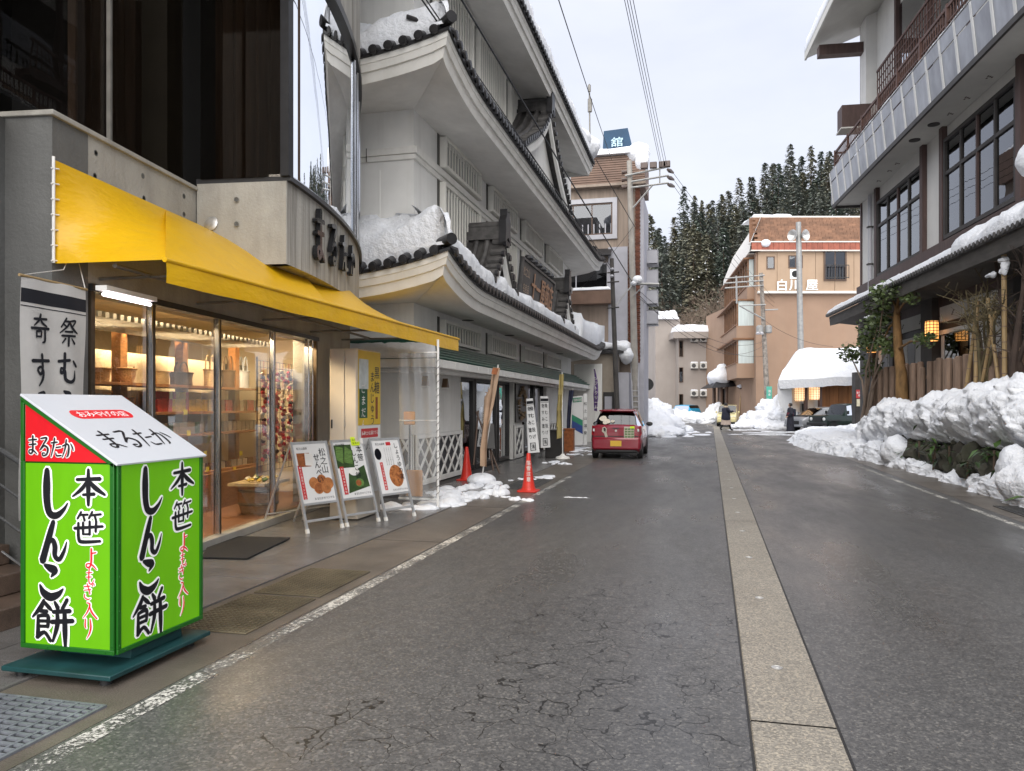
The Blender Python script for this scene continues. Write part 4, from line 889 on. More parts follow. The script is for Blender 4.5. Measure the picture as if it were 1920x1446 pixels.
# ================================================================== MIDDLE AND FAR DISTANCE
FWD = Vector((-sn, cs, 0)); RGT = Vector((cs, sn, 0))
def CP(x, d, z): return RGT * x + FWD * d + Vector((0, 0, z))
def UX(u, d): return (u - CXP) / FPX * d
def VZ(v, d): return CAM_H + (HOR - v) / FPX * d
CM = Matrix((RGT, FWD, Vector((0, 0, 1)))).transposed().to_4x4()     # street-end frame: x across, y away, z up
def cbx(u0, u1, v0, v1, d, dep, name, m, parent, bevel=0.0, label=None):
    return MB().box((UX(u0, d), d, VZ(v1, d)), (UX(u1, d), d + dep, VZ(v0, d))  , CM).build(name, m, parent, bevel=bevel, label=label, normals=True)
mat('board_tan', (0.32, 0.255, 0.205), .7, .2, 1.2, (4, 4, .25), rnd=.12, stain=.3, stc=(.2, .15, .11)); mat('brown_siding', (0.20, 0.125, 0.09), .5, .15, 2, rnd=.1, stain=.2)
mat('panel_grey', (0.40, 0.40, 0.44), .6, .1, 1.5); mat('brick_red', (0.16, 0.06, 0.035), .8, .3, 4, rnd=.4); mat('win_frame', (0.44, 0.44, 0.47), .4, .05); mat('win_brown', (0.11, .07, .05), .5, .2)
glassmat('glass_far', (0.35, 0.37, 0.40), 1.5, 0.02, 2.6); mat('room_dim', (0.14, .15, .15), .8, .4, 2); mat('curtain_pale', (0.52, .58, .57), .8, .1, 3, (3, 3, .3))
mat('beige_wall', (0.34, 0.30, 0.27), .85, .07, .6, bump=.1, bs=12, stain=.3, stc=(.27, .235, .2), sts=(.8, .8, .08)); mat('yard_wall', (.36, .31, .25), .8, .1)
def window(parent, M, x0, x1, z0, z1, panes=2, frame_m='win_brown', fw=.06, proud=.05, curtain=None, name='window'):
    """window built in the frame M (x across, y up, z out); thing > window > pane, sash, curtain"""
    mb = MB()
    for b in (((x0 - fw, z0 - fw, 0), (x1 + fw, z0, proud)), ((x0 - fw, z1, 0), (x1 + fw, z1 + fw, proud)), ((x0 - fw, z0, 0), (x0, z1, proud)), ((x1, z0, 0), (x1 + fw, z1, proud))): mb.box(*b, M)
    w_ = mb.build(name, frame_m, parent, normals=True)
    MB().box((x0, z0, .004), (x1, z1, .012), M).build('room', 'room_dim', w_, normals=True)
    if curtain: MB().box((x0 + (x1 - x0) * curtain[0], z0, .014), (x0 + (x1 - x0) * curtain[1], z1, .018), M).build('curtain', 'curtain_pale', w_, normals=True)
    for i in range(panes): MB().box((x0 + (x1 - x0) * i / panes, z0, .024), (x0 + (x1 - x0) * (i + 1) / panes, z1, .028), M).build('pane', 'glass_far', w_, normals=True)
    for i in range(1, panes): x = x0 + (x1 - x0) * i / panes; MB().box((x - fw * .4, z0, .02), (x + fw * .4, z1, .04), M).build('sash', frame_m, w_, normals=True)
    return w_

# ---- brown boarded inn beyond the white building
BY = 36.6; XR = PY(1196, 500, BY).x
inn = thing('boarded_inn', 'tan boarded inn with a ribbed brown roof band behind the utility poles', 'building', (XR, BY, 0))
zt = VZ(352, 36.9); zr = VZ(297, 36.9)
MB().box((-14, BY, 0), (XR, 39.8, zt)).build('wall', 'board_tan', inn)
bd = MB().box((-.315, -.02, 0), (.315, 0, 1)).mesh('board', 'board_tan')
for i in range(9):
    for z0, z1 in ((6.35, 9.0), (9.02, zt - .05), (3.9, 6.33)):
        X = XR - 1.0 - .64 * i
        inst('board', bd, inn, Matrix.Translation((X - .32, BY, z0)) @ Matrix.Diagonal((1, 1, z1 - z0, 1)))
nb = 12
for i in range(nb):
    z0, z1 = zt + (zr - zt) * i / nb, zt + (zr - zt) * (i + 1) / nb; y = BY - .35 + .35 * i / nb
    MB().box((-14, y - .03, z0), (XR + .35, y + .25, z1 - .035)).build('roof_lath', 'brown_siding', inn)
MB().box((-14, BY - .42, zt - .12), (XR + .4, BY + .1, zt)).build('roof_trim', 'board_tan', inn); MB().box((-14, BY + .1, zt), (XR + .3, 39.8, zr)).build('roof_body', 'brown_siding', inn)
WM = frame((0, BY, 0), (1, 0, 0), (0, 0, 1))
def wpx(u, v): p = PY(u, v, BY); return p.x, p.z
x0, z1 = wpx(1066, 388); x1, z0 = wpx(1146, 437); window(inn, WM, x0 - 1.6, x1, z0, z1, 4, 'win_brown', .07, .06)
mb = MB(); f_ = .22
for b in (((x0 - 1.9, z0 - f_ - .07, 0), (x1 + f_ + .07, z0 - .072, .12)), ((x0 - 1.9, z1 + .072, 0), (x1 + f_ + .07, z1 + f_ + .07, .12)), ((x1 + .072, z0 - .072, 0), (x1 + f_ + .07, z1 + .072, .12))): mb.box(*b, WM)
mb.build('window_surround', 'win_frame', inn, normals=True)
for i in range(14): xx = x0 - 1.5 + (x1 - x0 + 1.5) * i / 13; MB().box((xx - .025, z0, .032), (xx + .025, z0 + .45, .05), WM).build('baluster', 'win_frame', inn, normals=True)
x0, z1 = wpx(1062, 499); x1, z0 = wpx(1138, 538); window(inn, WM, x0 - 1.0, x1, z0, z1, 2, 'win_frame', .07, .06, (0.35, .68))
MB().slab((x0 - 2, BY - .55, z1 + .35), (x1 + .25, BY - .55, z1 + .35), (x1 + .25, BY - .02, z1 + .75), (x0 - 2, BY - .02, z1 + .75), .06).build('canopy', 'tile_dark', inn)
MB().box((x0 - 2, BY - .5, z0 - .85), (x1 + .25, BY - .02, z0 - .2)).build('window_box', 'brown_siding', inn, bevel=.02)
snow_slab('ledge_snow', (x0 - 2, BY - .52, z0 - .2), (x1 + .25, BY - .52, z0 - .2), (x1 + .25, BY - .05, z0 - .2), (x0 - 2, BY - .05, z0 - .2), .16, 'snow on the window box of the boarded inn', .04, .1, 20, 5)
xa, _ = wpx(1141, 500); xb, _ = wpx(1177, 500); MB().box((xa, BY - .09, 3.9), (xb, BY - .021, 9.1)).build('grey_panel', 'panel_grey', inn)
brick = MB().box((-.30, -.06, 0), (.30, 0, .085)).mesh('brick', 'brick_red')
for k, (ua, ub) in enumerate(((1178, 1184), (1191, 1200))):
    xx = (wpx(ua, 500)[0] + wpx(ub, 500)[0]) / 2; ww = (wpx(ub, 500)[0] - wpx(ua, 500)[0])
    for j in range(90): inst('brick', brick, inn, Matrix.Translation((xx + .02 * (j % 2), BY - .02, 3.6 + j * .093)) @ Matrix.Diagonal((ww / .6, 1, 1, 1)))
MB().box((XR, BY - .05, 0), (XR + .28, 39.8, 11.4)).build('street_wall', 'panel_grey', inn)
for i in range(4):
    z = 5.6 + i * 1.0; mb = MB()
    for k in range(8): mb.box((XR + .28, 38.6 + k * .12, z), (XR + .8, 38.63 + k * .12, z + .7))
    mb.box((XR + .28, 38.6, z), (XR + .82, 39.5, z + .04)); mb.box((XR + .28, 38.6, z + .68), (XR + .82, 39.5, z + .72)); o = mb.build('vent_grid', 'win_frame', inn); o['kind'] = 'stuff'
snow_heap('roof_snow', 'snow cornice at the street corner of the boarded inn roof', [(PY(1196, 290, BY + .2), (.6, .6, .55)), (PY(1203, 300, BY), (.35, .4, .6))], amp=.2, floor=-9, sub=3)
snow_slab('roof_snow', (-14, BY - .3, zr), (XR + .2, BY - .3, zr), (XR + .2, BY + 3, zr), (-14, BY + 3, zr), .35, 'snow layer on top of the boarded inn roof', .06, .2, 24, 6)
# rooftop sign
rs = thing('rooftop_sign', 'dark blue rooftop sign above the boarded inn', 'sign', PY(1160, 285, BY + 1.5)); mat('sign_blue', (.006, .045, .10), .5, .15, 1); mat('sign_lightblue', (.12, .26, .34), .6, .1); mat('letter_pale', (.45, .62, .70), .6)
S0, S1, S2, S3 = (PY(u, v, BY + 1.5) for u, v in ((1130, 282), (1186, 277), (1177, 240), (1132, 246)))
MB().slab(S0, S1, S2, S3, .12).build('board', 'sign_blue', rs, normals=True); MB().slab(*(PY(u, v, BY + 1.45) for u, v in ((1130, 292), (1187, 288), (1186, 277.5), (1131, 282.5))), .1).build('lower_board', 'sign_lightblue', rs, normals=True)
RM = frame(PY(1144, 272, BY + 1.48), (1, 0, 0), (0, 0, 1)); mb = MB(); put_glyph(mb, '舘', RM, .34, .1, .62, .5, .09, .015); put_glyph(mb, '舘', RM, .34, .1, .01, .01, .09); mb.build('letter', 'letter_pale', rs)
an = thing('roof_antenna', 'thin grey antenna mast standing behind the top white eave', 'antenna', PY(1106, 250, 34)); mb = MB(); mb.tube([PY(1106, 262, 34), PY(1105, 158, 34)], .035, 8); mb.build('mast', 'frame_grey', an); MB().tube([PY(1106, 210, 34), PY(1106, 186, 34)], .10, 8).build('sleeve', 'frame_grey', an); MB().tube([PY(1105, 172, 34), PY(1105, 160, 34)], .07, 8).build('tip', 'frame_grey', an)

# ---- low tan outbuilding and its snow
ob = thing('low_outbuilding', 'low tan outbuilding with a dark doorway beside the white shop', 'building', (-4.2, 35.2, 0))
MB().box((-9, 35.2, 0), (-3.75, 40, 3.95)).build('wall', 'yard_wall', ob); MB().box((-9, 34.9, 3.95), (-3.4, 40, 4.1)).build('roof', 'tile_dark', ob); MB().box((-4.35, 35.05, 0), (-3.8, 35.21, 2.2)).build('door_frame', 'door_dark', ob); MB().box((-4.28, 35.0, 0), (-3.95, 35.06, 2.0)).build('door', 'panel_grey', ob)
MB().box((-3.74, 35.3, 0), (-3.2, 37, 3.1)).build('lean_to', 'panel_grey', ob)
snow_heap('roof_snow', 'lumpy snow hanging off the low outbuilding roof', [((-3.55, 35.6, 4.25), (.45, .8, .35)), ((-3.3, 35.4, 3.9), (.3, .5, .4)), ((-4.6, 35.6, 4.3), (1.0, .7, .25))], amp=.3, floor=-9, sub=3)

# ---- poles and wires
mat('pole_concrete', (.33, .31, .28), .8, .15, 3, stain=.3); mat('pole_dark', (.055, .05, .046), .6, .3, 3); mat('cable_black', (.012, .012, .013), .5); mat('insulator', (.10, .07, .06), .3); mat('steel_arm', (.32, .32, .31), .5, .15, 5, metal=.4)
up = thing('utility_pole', 'tall grey concrete utility pole with triple crossarms by the boarded inn', 'utility pole', PY(1192, 815, 35.4)); D1 = 35.4
MB().tube([PY(1193, 815, D1), PY(1187, 560, D1), PY(1180, 302, D1)], .17, 12, r2=.12).build('pole', 'pole_concrete', up)
for (ua, va, ub, vb) in ((1172, 330, 1256, 312), (1184, 341, 1254, 329), (1184, 352, 1254, 343)): MB().tube([PY(ua, va, D1 - .2), PY(ub, vb, D1 - .2)], .045, 6).build('crossarm', 'steel_arm', up)
MB().tube([PY(1187, 390, D1 - .2), PY(1223, 348, D1 - .2)], .04, 6).build('brace', 'steel_arm', up); MB().tube([PY(1237, 314, D1 - .2), PY(1237, 345, D1 - .2)], .035, 6).build('brace', 'steel_arm', up)
for k, u in enumerate((1208, 1225, 1242, 1250)): p = PY(u, 316 - k, D1 - .2); MB().box(p - Vector((.16, .1, .02)), p + Vector((.16, .1, .26))).build('arrester', 'insulator', up, bevel=.03)
for k in range(3):
    p = PY(1252 + k * .5, 318 + 14 * k, D1 - .2); q = PY(1262 + k, 324 + 13 * k, D1 + .4)
    MB().tube([p, p.lerp(q, .4) + Vector((0, 0, .0)), q], [.06, .10, .05], 8).build('insulator', 'insulator', up)
    p = PY(1172, 322 + 14 * k, D1); MB().tube([p + Vector((.2, 0, 0)), p - Vector((.15, 0, .03))], [.05, .11], 8).build('insulator', 'insulator', up)
MB().tube([PY(1186, 532, D1 - .3), PY(1236, 533, D1 - .3)], .06, 8).build('crossarm', 'steel_arm', up); MB().tube([PY(1188, 555, D1 - .25), PY(1206, 536, D1 - .3)], .03, 6).build('brace', 'steel_arm', up)
snow_heap('pole_snow', 'small snow cap on the lower crossarm of the utility pole', [(PY(1196, 524, D1 - .3), (.22, .2, .2)), (PY(1189, 531, D1 - .3), (.15, .15, .1))], floor=-9, sub=3)
dp = thing('steel_pole', 'slender dark steel pole standing behind the red car', 'pole', PY(1158, 820, 34.2)); MB().tube([PY(1159, 825, 34.2), PY(1147, 485, 34.2)], .13, 10, r2=.09).build('pole', 'pole_dark', dp)
for v in (512, 530, 578): p = PY(1148.5, v, 34.2); MB().tube([p - Vector((.22, .1, 0)), p + Vector((.3, -.1, .02))], .035, 6).build('bracket', 'pole_dark', dp)
MB().tube([PY(1150, 578, 34.1), PY(1186, 534, 35.1)], .03, 6).build('stay', 'steel_arm', dp)
for v in (505, 518): MB().lathe([(.05, -.06), (.10, 0), (.05, .07)], 8, Matrix.Translation(PY(1147.5, v, 34.0))).build('insulator', 'win_frame', dp)
lad = thing('ladder', 'long aluminium ladder leaning by the utility pole', 'ladder', PY(1190, 765, 35.6))
for a in (1183, 1195): MB().tube([PY(a + 4, 800, 35.0), PY(a, 668, 35.5)], .035, 6).build('rail', 'win_frame', lad)
for i in range(13): t = i / 12; v = 672 + 122 * t; MB().tube([PY(1183 + 4 * t, v, 35.5 - .5 * t), PY(1195 + 4 * t, v, 35.5 - .5 * t)], .02, 6).build('rung', 'win_frame', lad)
rd = thing('round_sign', 'small round shop sign on a bracket beyond the ladder', 'sign', PY(1214, 720, 46)); MB().lathe([(.36, -.05), (.36, .05)], 24, Matrix.Translation(PY(1214, 721, 46)) @ Matrix.Rotation(R(90), 4, 'X')).build('rim', 'sign_black', rd); MB().lathe([(.30, -.06), (.30, .02)], 24, Matrix.Translation(PY(1214, 721, 45.98)) @ Matrix.Rotation(R(90), 4, 'X')).build('face', 'win_frame', rd); MB().tube([PY(1214, 716, 46.1), PY(1198, 714, 46.1)], .04, 6).build('bracket', 'pole_dark', rd)
M_ = frame(PY(1214, 721, 45.85), (1, 0, 0), (0, 0, 1)); mb = MB(); htext(mb, '湯の町', M_, -.16, 0, .15, .16, .06, .01); mb.build('lettering', 'sign_black', rd)
WI = [0]
def wire(a, b, sag, r, label, ext=0.0, m='cable_black', n=16):
    a, b = Vector(a), Vector(b); a = a + (a - b).normalized() * ext
    mb = MB(); mb.tube([a.lerp(b, i / n) - Vector((0, 0, sag * 4 * (i / n) * (1 - i / n))) for i in range(n + 1)], r * .75, 5)
    o = mb.build('power_cable', m); tag(o, label, 'cable', 'overhead cables'); return o
for k, (u0, u1, v1) in enumerate(((1171, 1238, 311), (1176, 1241, 310), (1181, 1246, 309), (1187, 1250, 308))):
    wire(PD(u0, 0, 19.5), PY(u1, v1, D1 - .2), .0, .013, ['leftmost', 'second from left', 'second from right', 'rightmost'][k] + ' of the four parallel wires crossing the sky', 12)
for k in range(3): wire(PY(1262 + k, 324 + 13 * k, D1 + .4), CP(UX(1452, 62), 62, VZ(560 + 8 * k, 62)), .25 + .1 * k, .014, ['upper', 'middle', 'lower'][k] + ' of three wires running from the high crossarms towards the forest')
wire(PD(1050, 0, 15), PY(1147, 300, 33.5), .1, .015, 'thin cable slanting down across the sky to the blue sign', 8)
wire(PD(795, 0, 12.6), PY(1149, 505, 34.2), .06, .02, 'black cable running close along the middle white eave', 9)
wire(PD(801, 0, 12.6), PY(1149, 512, 34.2), .03, .015, 'thinner black cable beside the one along the middle white eave', 9)
wire(PD(868, 0, 14), PY(1186, 530, 35.3), .05, .028, 'thick black cable crossing the large white gable', 9)
wire(PY(1118, 300, 33), PY(1190, 425, 35.2), .02, .022, 'black cable crossing the ribbed brown roof band')
wire(PY(1187, 425, 35.2), PY(1090, 540, 35.6), .1, .012, 'thin wire in front of the boarded inn window')
for k, (v0, u1, v1, s) in enumerate(((538, 1432, 640, 1.2), (545, 1432, 648, 1.6), (552, 1432, 668, .9))): wire(PY(1190, v0, 35.3), CP(UX(u1, 58), 58, VZ(v1, 58)), s, .016, ['upper', 'middle', 'lower'][k] + ' of three slack wires strung over the far end of the road')
wire(CP(UX(1432, 58), 58, VZ(600, 58)), CP(UX(1562, 50), 50, VZ(650, 50)), .4, .014, 'slack wire across the blank wall of the tan hotel')
wire(CP(UX(1432, 58), 58, VZ(625, 58)), CP(UX(1400, 90), 90, VZ(690, 90)), .8, .014, 'wire dropping from the far pole to the beige block')

# ---- beige apartment block with outdoor units
ap = thing('beige_block', 'beige rendered apartment block at the end of the street', 'building', CP(UX(1290, 80), 80, 0)); D = 80
cbx(1229, 1275, 598, 800, D + 1.5, 14, 'tower', 'beige_wall', ap); cbx(1272, 1356, 634, 800, D, 14, 'wall', 'beige_wall', ap); cbx(1263, 1358, 622, 634, D - 1.0, 15, 'roof_slab', 'beige_wall', ap)
snow_slab('roof_snow', CP(UX(1263, D), D - 1, VZ(622, D - 1)), CP(UX(1358, D), D - 1, VZ(622, D - 1)), CP(UX(1358, D), D + 10, VZ(622, D - 1)), CP(UX(1263, D), D + 10, VZ(622, D - 1)), .75, 'thick snow slab on the lower roof of the beige block', .12, .4, 24, 8)
snow_slab('roof_snow', CP(UX(1226, D), D + 1.0, VZ(598, D + 1)), CP(UX(1277, D), D + 1, VZ(598, D + 1)), CP(UX(1277, D), D + 12, VZ(598, D + 1)), CP(UX(1226, D), D + 12, VZ(598, D + 1)), .9, 'rounded snow cap on the tower of the beige block', .12, .5, 16, 8)
SMx = frame(CP(UX(1272, D), D + 5, 0), -FWD, (0, 0, 1)); 
SW = frame(CP(UX(1274, D), D - .02, 0), RGT, (0, 0, 1))
for v0, v1 in ((640, 668), (690, 716), (740, 765)): z0, z1 = VZ(v1, D), VZ(v0, D); window(ap, SW, .0, .32, z0, z1, 1, 'win_brown', .05, .05)
mat('ac_white', (.62, .61, .57), .5, .06); mat('ac_dark', (.08, .08, .08), .6)
for r_, (v, name) in enumerate(((636, 'top'), (686, 'middle'), (738, 'bottom'))):
    for c_, u in enumerate((1301, 1318.5, 1336)):
        p = CP(UX(u, D), D - .02, VZ(v, D)); t = thing('outdoor_unit', f'{["left", "centre", "right"][c_]} outdoor air conditioner unit of the {name} row on the beige block', 'air conditioner', p, YAW, 'outdoor units on the beige block')
        MB().box((-.38, -.32, -.29), (.38, -.0, .29)).build('casing', 'ac_white', t, world=False, bevel=.02); MB().lathe([(.22, 0), (.22, .01), (.03, .02)], 16, Matrix.Translation((-.08, -.322, 0)) @ Matrix.Rotation(R(90), 4, 'X')).build('fan_grille', 'ac_dark', t, world=False); MB().box((-.34, -.30, -.36), (.34, -.02, -.292)).build('bracket', 'ac_dark', t, world=False)
        if r_: snow_slab('unit_snow', *(p + RGT * a - FWD * b + Vector((0, 0, .29)) for a, b in ((-.37, .31), (.37, .31), (.37, .02), (-.37, .02))), .13, f'snow cap on the {["left", "centre", "right"][c_]} outdoor unit of the {name} row', .02, .1, 8, 4)

# ---- tan hotel
mat('hotel_panel', (0.42, 0.30, 0.205), .7, .06, .8, rnd=.06, stain=.25, stc=(.36, .22, .12), sts=(1, 1, .1)); mat('hotel_wall', (0.32, 0.215, 0.15), .8, .08, .5, stain=.25, stc=(.3, .17, .1), sts=(1, 1, .1)); mat('hotel_tile', (0.25, 0.13, 0.075), .55, .25, 1.5, rnd=.3); mat('hotel_red', (.34, .10, .06), .5, .2, 3, rnd=.25); mat('trim_white', (.68, .65, .6), .6, .05); mat('letter_white', (.85, .85, .83), .5, emit=(1, 1, 1), es=.05)  # letter_white: unlit lettering with a faint glow put into the paint
ht = thing('tan_hotel', 'tan and brown hotel with a red tiled band and white rooftop-floor lettering', 'building', CP(UX(1415, 62), 62, 0)); D = 62
HM = frame(CP(0, D, 0), RGT, (0, 0, 1))      # x across, y up, z towards the camera
sdir = Vector((.158, .987)); cx0 = UX(1418, D)
def HS(s, o, z): return CP(cx0 + sdir.x * s - sdir.y * o, D + sdir.y * s + sdir.x * o, z)    # left flank: s along it, o outwards (to the left)
za, zb_, zc, zd, ze = VZ(404, D), VZ(455, D), VZ(472, D), VZ(546, D), 0.0
mb = MB(); xr = UX(1700, D)
mb.box((cx0 + .5, 0, -18), (xr, zd + .02, -.35), HM); mb.build('wall', 'hotel_wall', ht, normals=True)
for i in range(11):
    w_ = 1.55; x = cx0 + .15 + i * w_; MB().box((x, zd, -.6), (x + w_ - .03, zc, 0), HM).build('panel', 'hotel_panel', ht, normals=True)
MB().box((cx0 + .1, zd - .18, -.5), (xr, zd, .12), HM).build('lower_trim', 'trim_white', ht, normals=True)
MB().box((cx0 - .3, zb_ + .02, -.9), (xr, za, -.85), HM).build('mansard_backing', 'hotel_tile', ht, normals=True)
me = MB().box((0, 0, 0), (.56, .20, .05)).mesh('roof_tile', 'hotel_tile'); sl = .9 / (za - zb_)
for j in range(11):
    for i in range(16):
        z = zb_ + .06 + (za - zb_ - .1) * j / 11; inst('roof_tile', me, ht, HM @ Matrix.Translation((cx0 - .2 + i * .58 + .29 * (j % 2), z, -.8 * j / 11 + .12)))
me = MB().box((0, 0, 0), (.42, .62, .06)).mesh('band_tile', 'hotel_red')
for i in range(22): inst('band_tile', me, ht, HM @ Matrix.Translation((cx0 - .45 + i * .44, zc + .08, .22)))
MB().box((cx0 - .5, zc, -.6), (xr, zc + .08, .34), HM).build('band_trim', 'trim_white', ht, normals=True); MB().box((cx0 - .5, zb_ - .04, -.6), (xr, zb_ + .05, .34), HM).build('band_trim', 'trim_white', ht, normals=True); MB().box((cx0, za - .05, -1.2), (xr, za + .15, -.78), HM).build('roof_cap', 'trim_white', ht, normals=True)
def hx(u): return UX(u, D)
def hz(v): return VZ(v, D)
window(ht, HM, hx(1439), hx(1450.5), hz(503), hz(483), 1, 'win_brown', .08); window(ht, HM, hx(1480), hx(1503), hz(501), hz(481), 2, 'win_brown', .08, .05, (0, 1)); wz = window(ht, HM, hx(1547), hx(1584), hz(524), hz(470), 2, 'win_brown', .12, .08)
for v in (500, 523): MB().box((hx(1545), hz(v), .45), (hx(1587), hz(v) + .06, .5), HM).build('railing', 'door_dark', wz, normals=True)
for i in range(9): x = hx(1545) + (hx(1587) - hx(1545)) * i / 8; MB().box((x - .02, hz(524), .45), (x + .02, hz(500), .49), HM).build('railing_bar', 'door_dark', wz, normals=True)
MB().box((hx(1481), hz(523), .01), (hx(1500), hz(505.5), .06), HM).build('emblem_plate', 'letter_white', ht, normals=True)
mb = MB(); c = HM @ Vector((hx(1490.5), hz(514), .07)); 
mb.lathe([(.28, 0), (.28, .02), (.20, .02), (.20, 0)], 20, HM @ Matrix.Translation((hx(1490.5), hz(514), .062))); put_glyph(mb, '七', HM, hx(1490.5), hz(514), .34, .34, .085, .02); mb.build('emblem', 'sign_black', ht)
for ch, u in (('白', 1465), ('川', 1489), ('屋', 1521)):
    mb = MB(); put_glyph(mb, ch, HM, hx(u), hz(535), 1.02, .95, .16, .04); mb.build('letter', 'letter_white', ht)
# flank with bay windows
mb = MB(); mb.add([HS(.12, 0, 0), HS(19, 0, 0), HS(19, 0, zc), HS(.12, 0, zc), HS(.9, -2, 0), HS(19, -2, 0), HS(19, -2, zc), HS(.9, -2, zc)], [(0, 1, 2, 3), (7, 6, 5, 4), (0, 4, 5, 1), (3, 2, 6, 7), (1, 5, 6, 2), (0, 3, 7, 4)]); mb.build('flank_wall', 'hotel_wall', ht, normals=True)
mb = MB(); mb.add([HS(-.2, .55, zc), HS(19, .55, zc), HS(19, .45, zb_), HS(-.2, .45, zb_), HS(19, -.5, za + .2), HS(-.2, -.5, za + .2)], [(0, 1, 2, 3), (3, 2, 4, 5)]); mb.build('flank_mansard', 'trim_white', ht, normals=True)
MB().add([HS(-.2, .55, zc), HS(19, .55, zc), HS(19, -.3, zc), HS(-.2, -.3, zc)], [(0, 1, 2, 3)]).build('flank_soffit', 'soffit', ht)
mat('bay_wood', (.20, .10, .05), .6, .2, 2)
for k, (z0, z1) in enumerate(((10.9, 13.6), (7.7, 10.2), (4.6, 7.0))):
    o1 = 1.35 if k else .5
    def bb(s0, s1, o0, o_, a, b, name, m, par):
        mb = MB(); mb.add([HS(s, o, z) for z in (a, b) for s, o in ((s0, o0), (s1, o0), (s1, o_), (s0, o_))], [(0, 1, 2, 3), (7, 6, 5, 4), (0, 4, 5, 1), (1, 5, 6, 2), (2, 6, 7, 3), (3, 7, 4, 0)]); return mb.build(name, m, par, normals=True)
    bay = bb(1.2, 18, 0, o1 - .12, z0, z1, 'bay_window', 'room_dim', ht); bb(1.1, 18.1, 0, o1 + .05, z0 - .75, z0 + .45, 'sill_panel', 'hotel_wall', bay); bb(1.0, 18.2, 0, o1 + .35, z1, z1 + .14, 'bay_roof', 'bay_wood', bay)
    bb(1.1, 18.1, o1, o1 + .14, z0 + .45, z0 + .55, 'rail', 'bay_wood', bay)
    for i in range(12): s = 1.2 + i * 1.5; bb(s, s + .16, o1 - .12, o1 + .02, z0 + .45, z1, 'mullion', 'bay_wood', bay)
    for i in range(11): s = 1.38 + i * 1.5; bb(s, s + 1.3, o1 - .10, o1 - .06, z0 + .5, z1 - .05, 'pane', 'glass_far', bay)
    bb(1.12, 1.18, .05, o1 - .1, z0 + .45, z1, 'end_pane', 'curtain_pale', bay)
snow_slab('roof_snow', HM @ Vector((cx0, za + .15, -1)), HM @ Vector((cx0 + 3.4, za + .15, -1)), HM @ Vector((cx0 + 3.4, za + .15, -4)), HM @ Vector((cx0, za + .15, -4)), .25, 'snow patch on the tan hotel roof', .1, .4, 12, 6)
snow_heap('roof_snow', 'clump of snow caught on the red band of the tan hotel', [(HM @ Vector((hx(1433), hz(458), .35)), (.35, .25, .3))], floor=-9, sub=3)
mb = MB(); mb.tube([HM @ Vector((hx(1447), hz(406), -.7)), HM @ Vector((hx(1441), hz(455), .2))], .08, 6); mb.build('roof_pipe', 'bay_wood', ht)

# ---- loudspeaker pole and far utility pole
D = 57
sp_ = thing('loudspeaker_pole', 'grey pole carrying two horn loudspeakers before the tan hotel', 'pole', CP(UX(1504, D), D, 0)); MB().tube([CP(UX(1504, D), D, 0), CP(UX(1497, D), D, VZ(417, D))], .24, 10, r2=.19).build('pole', 'steel_arm', sp_)
for u, dx, name in ((1487, -1, 'horn'), (1507, .4, 'horn')):
    c = CP(UX(u, D), D - .1, VZ(442, D)); ax = (RGT * dx * .9 - FWD * .6).normalized(); M = frame(c, Vector((0, 0, 1)).cross(ax), (0, 0, 1)); mb = MB(); mb.lathe([(.06, -.55), (.10, -.3), (.22, -.1), (.40, .12), (.42, .16), (.38, .14), (.18, -.05), (.05, -.15)], 18, M if (M.to_3x3() @ Vector((0, 0, 1))).dot(ax) > 0 else M @ Matrix.Rotation(R(180), 4, 'Y')); mb.build('horn', 'steel_dull', sp_)
D = 58
p2 = thing('utility_pole', 'mottled utility pole with crossarms and transformer in front of the tan hotel', 'utility pole', CP(UX(1440, D), D, 0)); MB().tube([CP(UX(1441, D), D, 0), CP(UX(1427, D), D, VZ(512, D))], .22, 10, r2=.14).build('pole', mat('pole_mottled', (.27, .24, .21), .8, .5, 4, stain=.4), p2)
for (ua, va, ub, vb) in ((1358, 523, 1432, 517), (1356, 532, 1430, 527), (1358, 541, 1430, 536), (1385, 574, 1434, 572), (1433, 582, 1457, 581)): MB().tube([CP(UX(ua, D), D - .2, VZ(va, D)), CP(UX(ub, D), D - .2, VZ(vb, D))], .055, 6).build('crossarm', 'steel_arm', p2)
MB().tube([CP(UX(1385, D), D - .2, VZ(574, D)), CP(UX(1432, D), D - .2, VZ(600, D))], .06, 6).build('brace', 'steel_arm', p2); MB().tube([CP(UX(1379, D), D - .2, VZ(518, D)), CP(UX(1380, D), D - .2, VZ(570, D))], .07, 6).build('hanger', 'steel_arm', p2)
for dx in (-9, 7): MB().lathe([(.18, -.3), (.26, -.24), (.26, .2), (.15, .3)], 12, Matrix.Translation(CP(UX(1432 + dx, D), D - .2, VZ(618, D)))).build('transformer', 'steel_arm', p2)
for u in (1417, 1424): MB().lathe([(.05, .1), (.16, 0), (.12, -.1)], 10, Matrix.Translation(CP(UX(u, D), D - .5, VZ(626, D)))).build('street_lamp', 'win_frame', p2)
mat('sign_green', (.12, .50, .38), .5, .05)
t = thing('pole_notice', 'pale green notice board fixed to the far utility pole', 'sign', CP(UX(1439, D), D - .3, VZ(750, D))); MB().box((UX(1434, D), D - .42, VZ(750, D)), (UX(1444, D), D - .36, VZ(725, D)), CM).build('board', 'sign_green', t, normals=True); M_ = frame(CP(UX(1439, D), D - .43, VZ(737, D)), RGT, (0, 0, 1)); mb = MB(); vtext(mb, '湯本', M_, 0, .12, .22, .25, 0.006, .01); mb.build('lettering', 'letter_white', t)

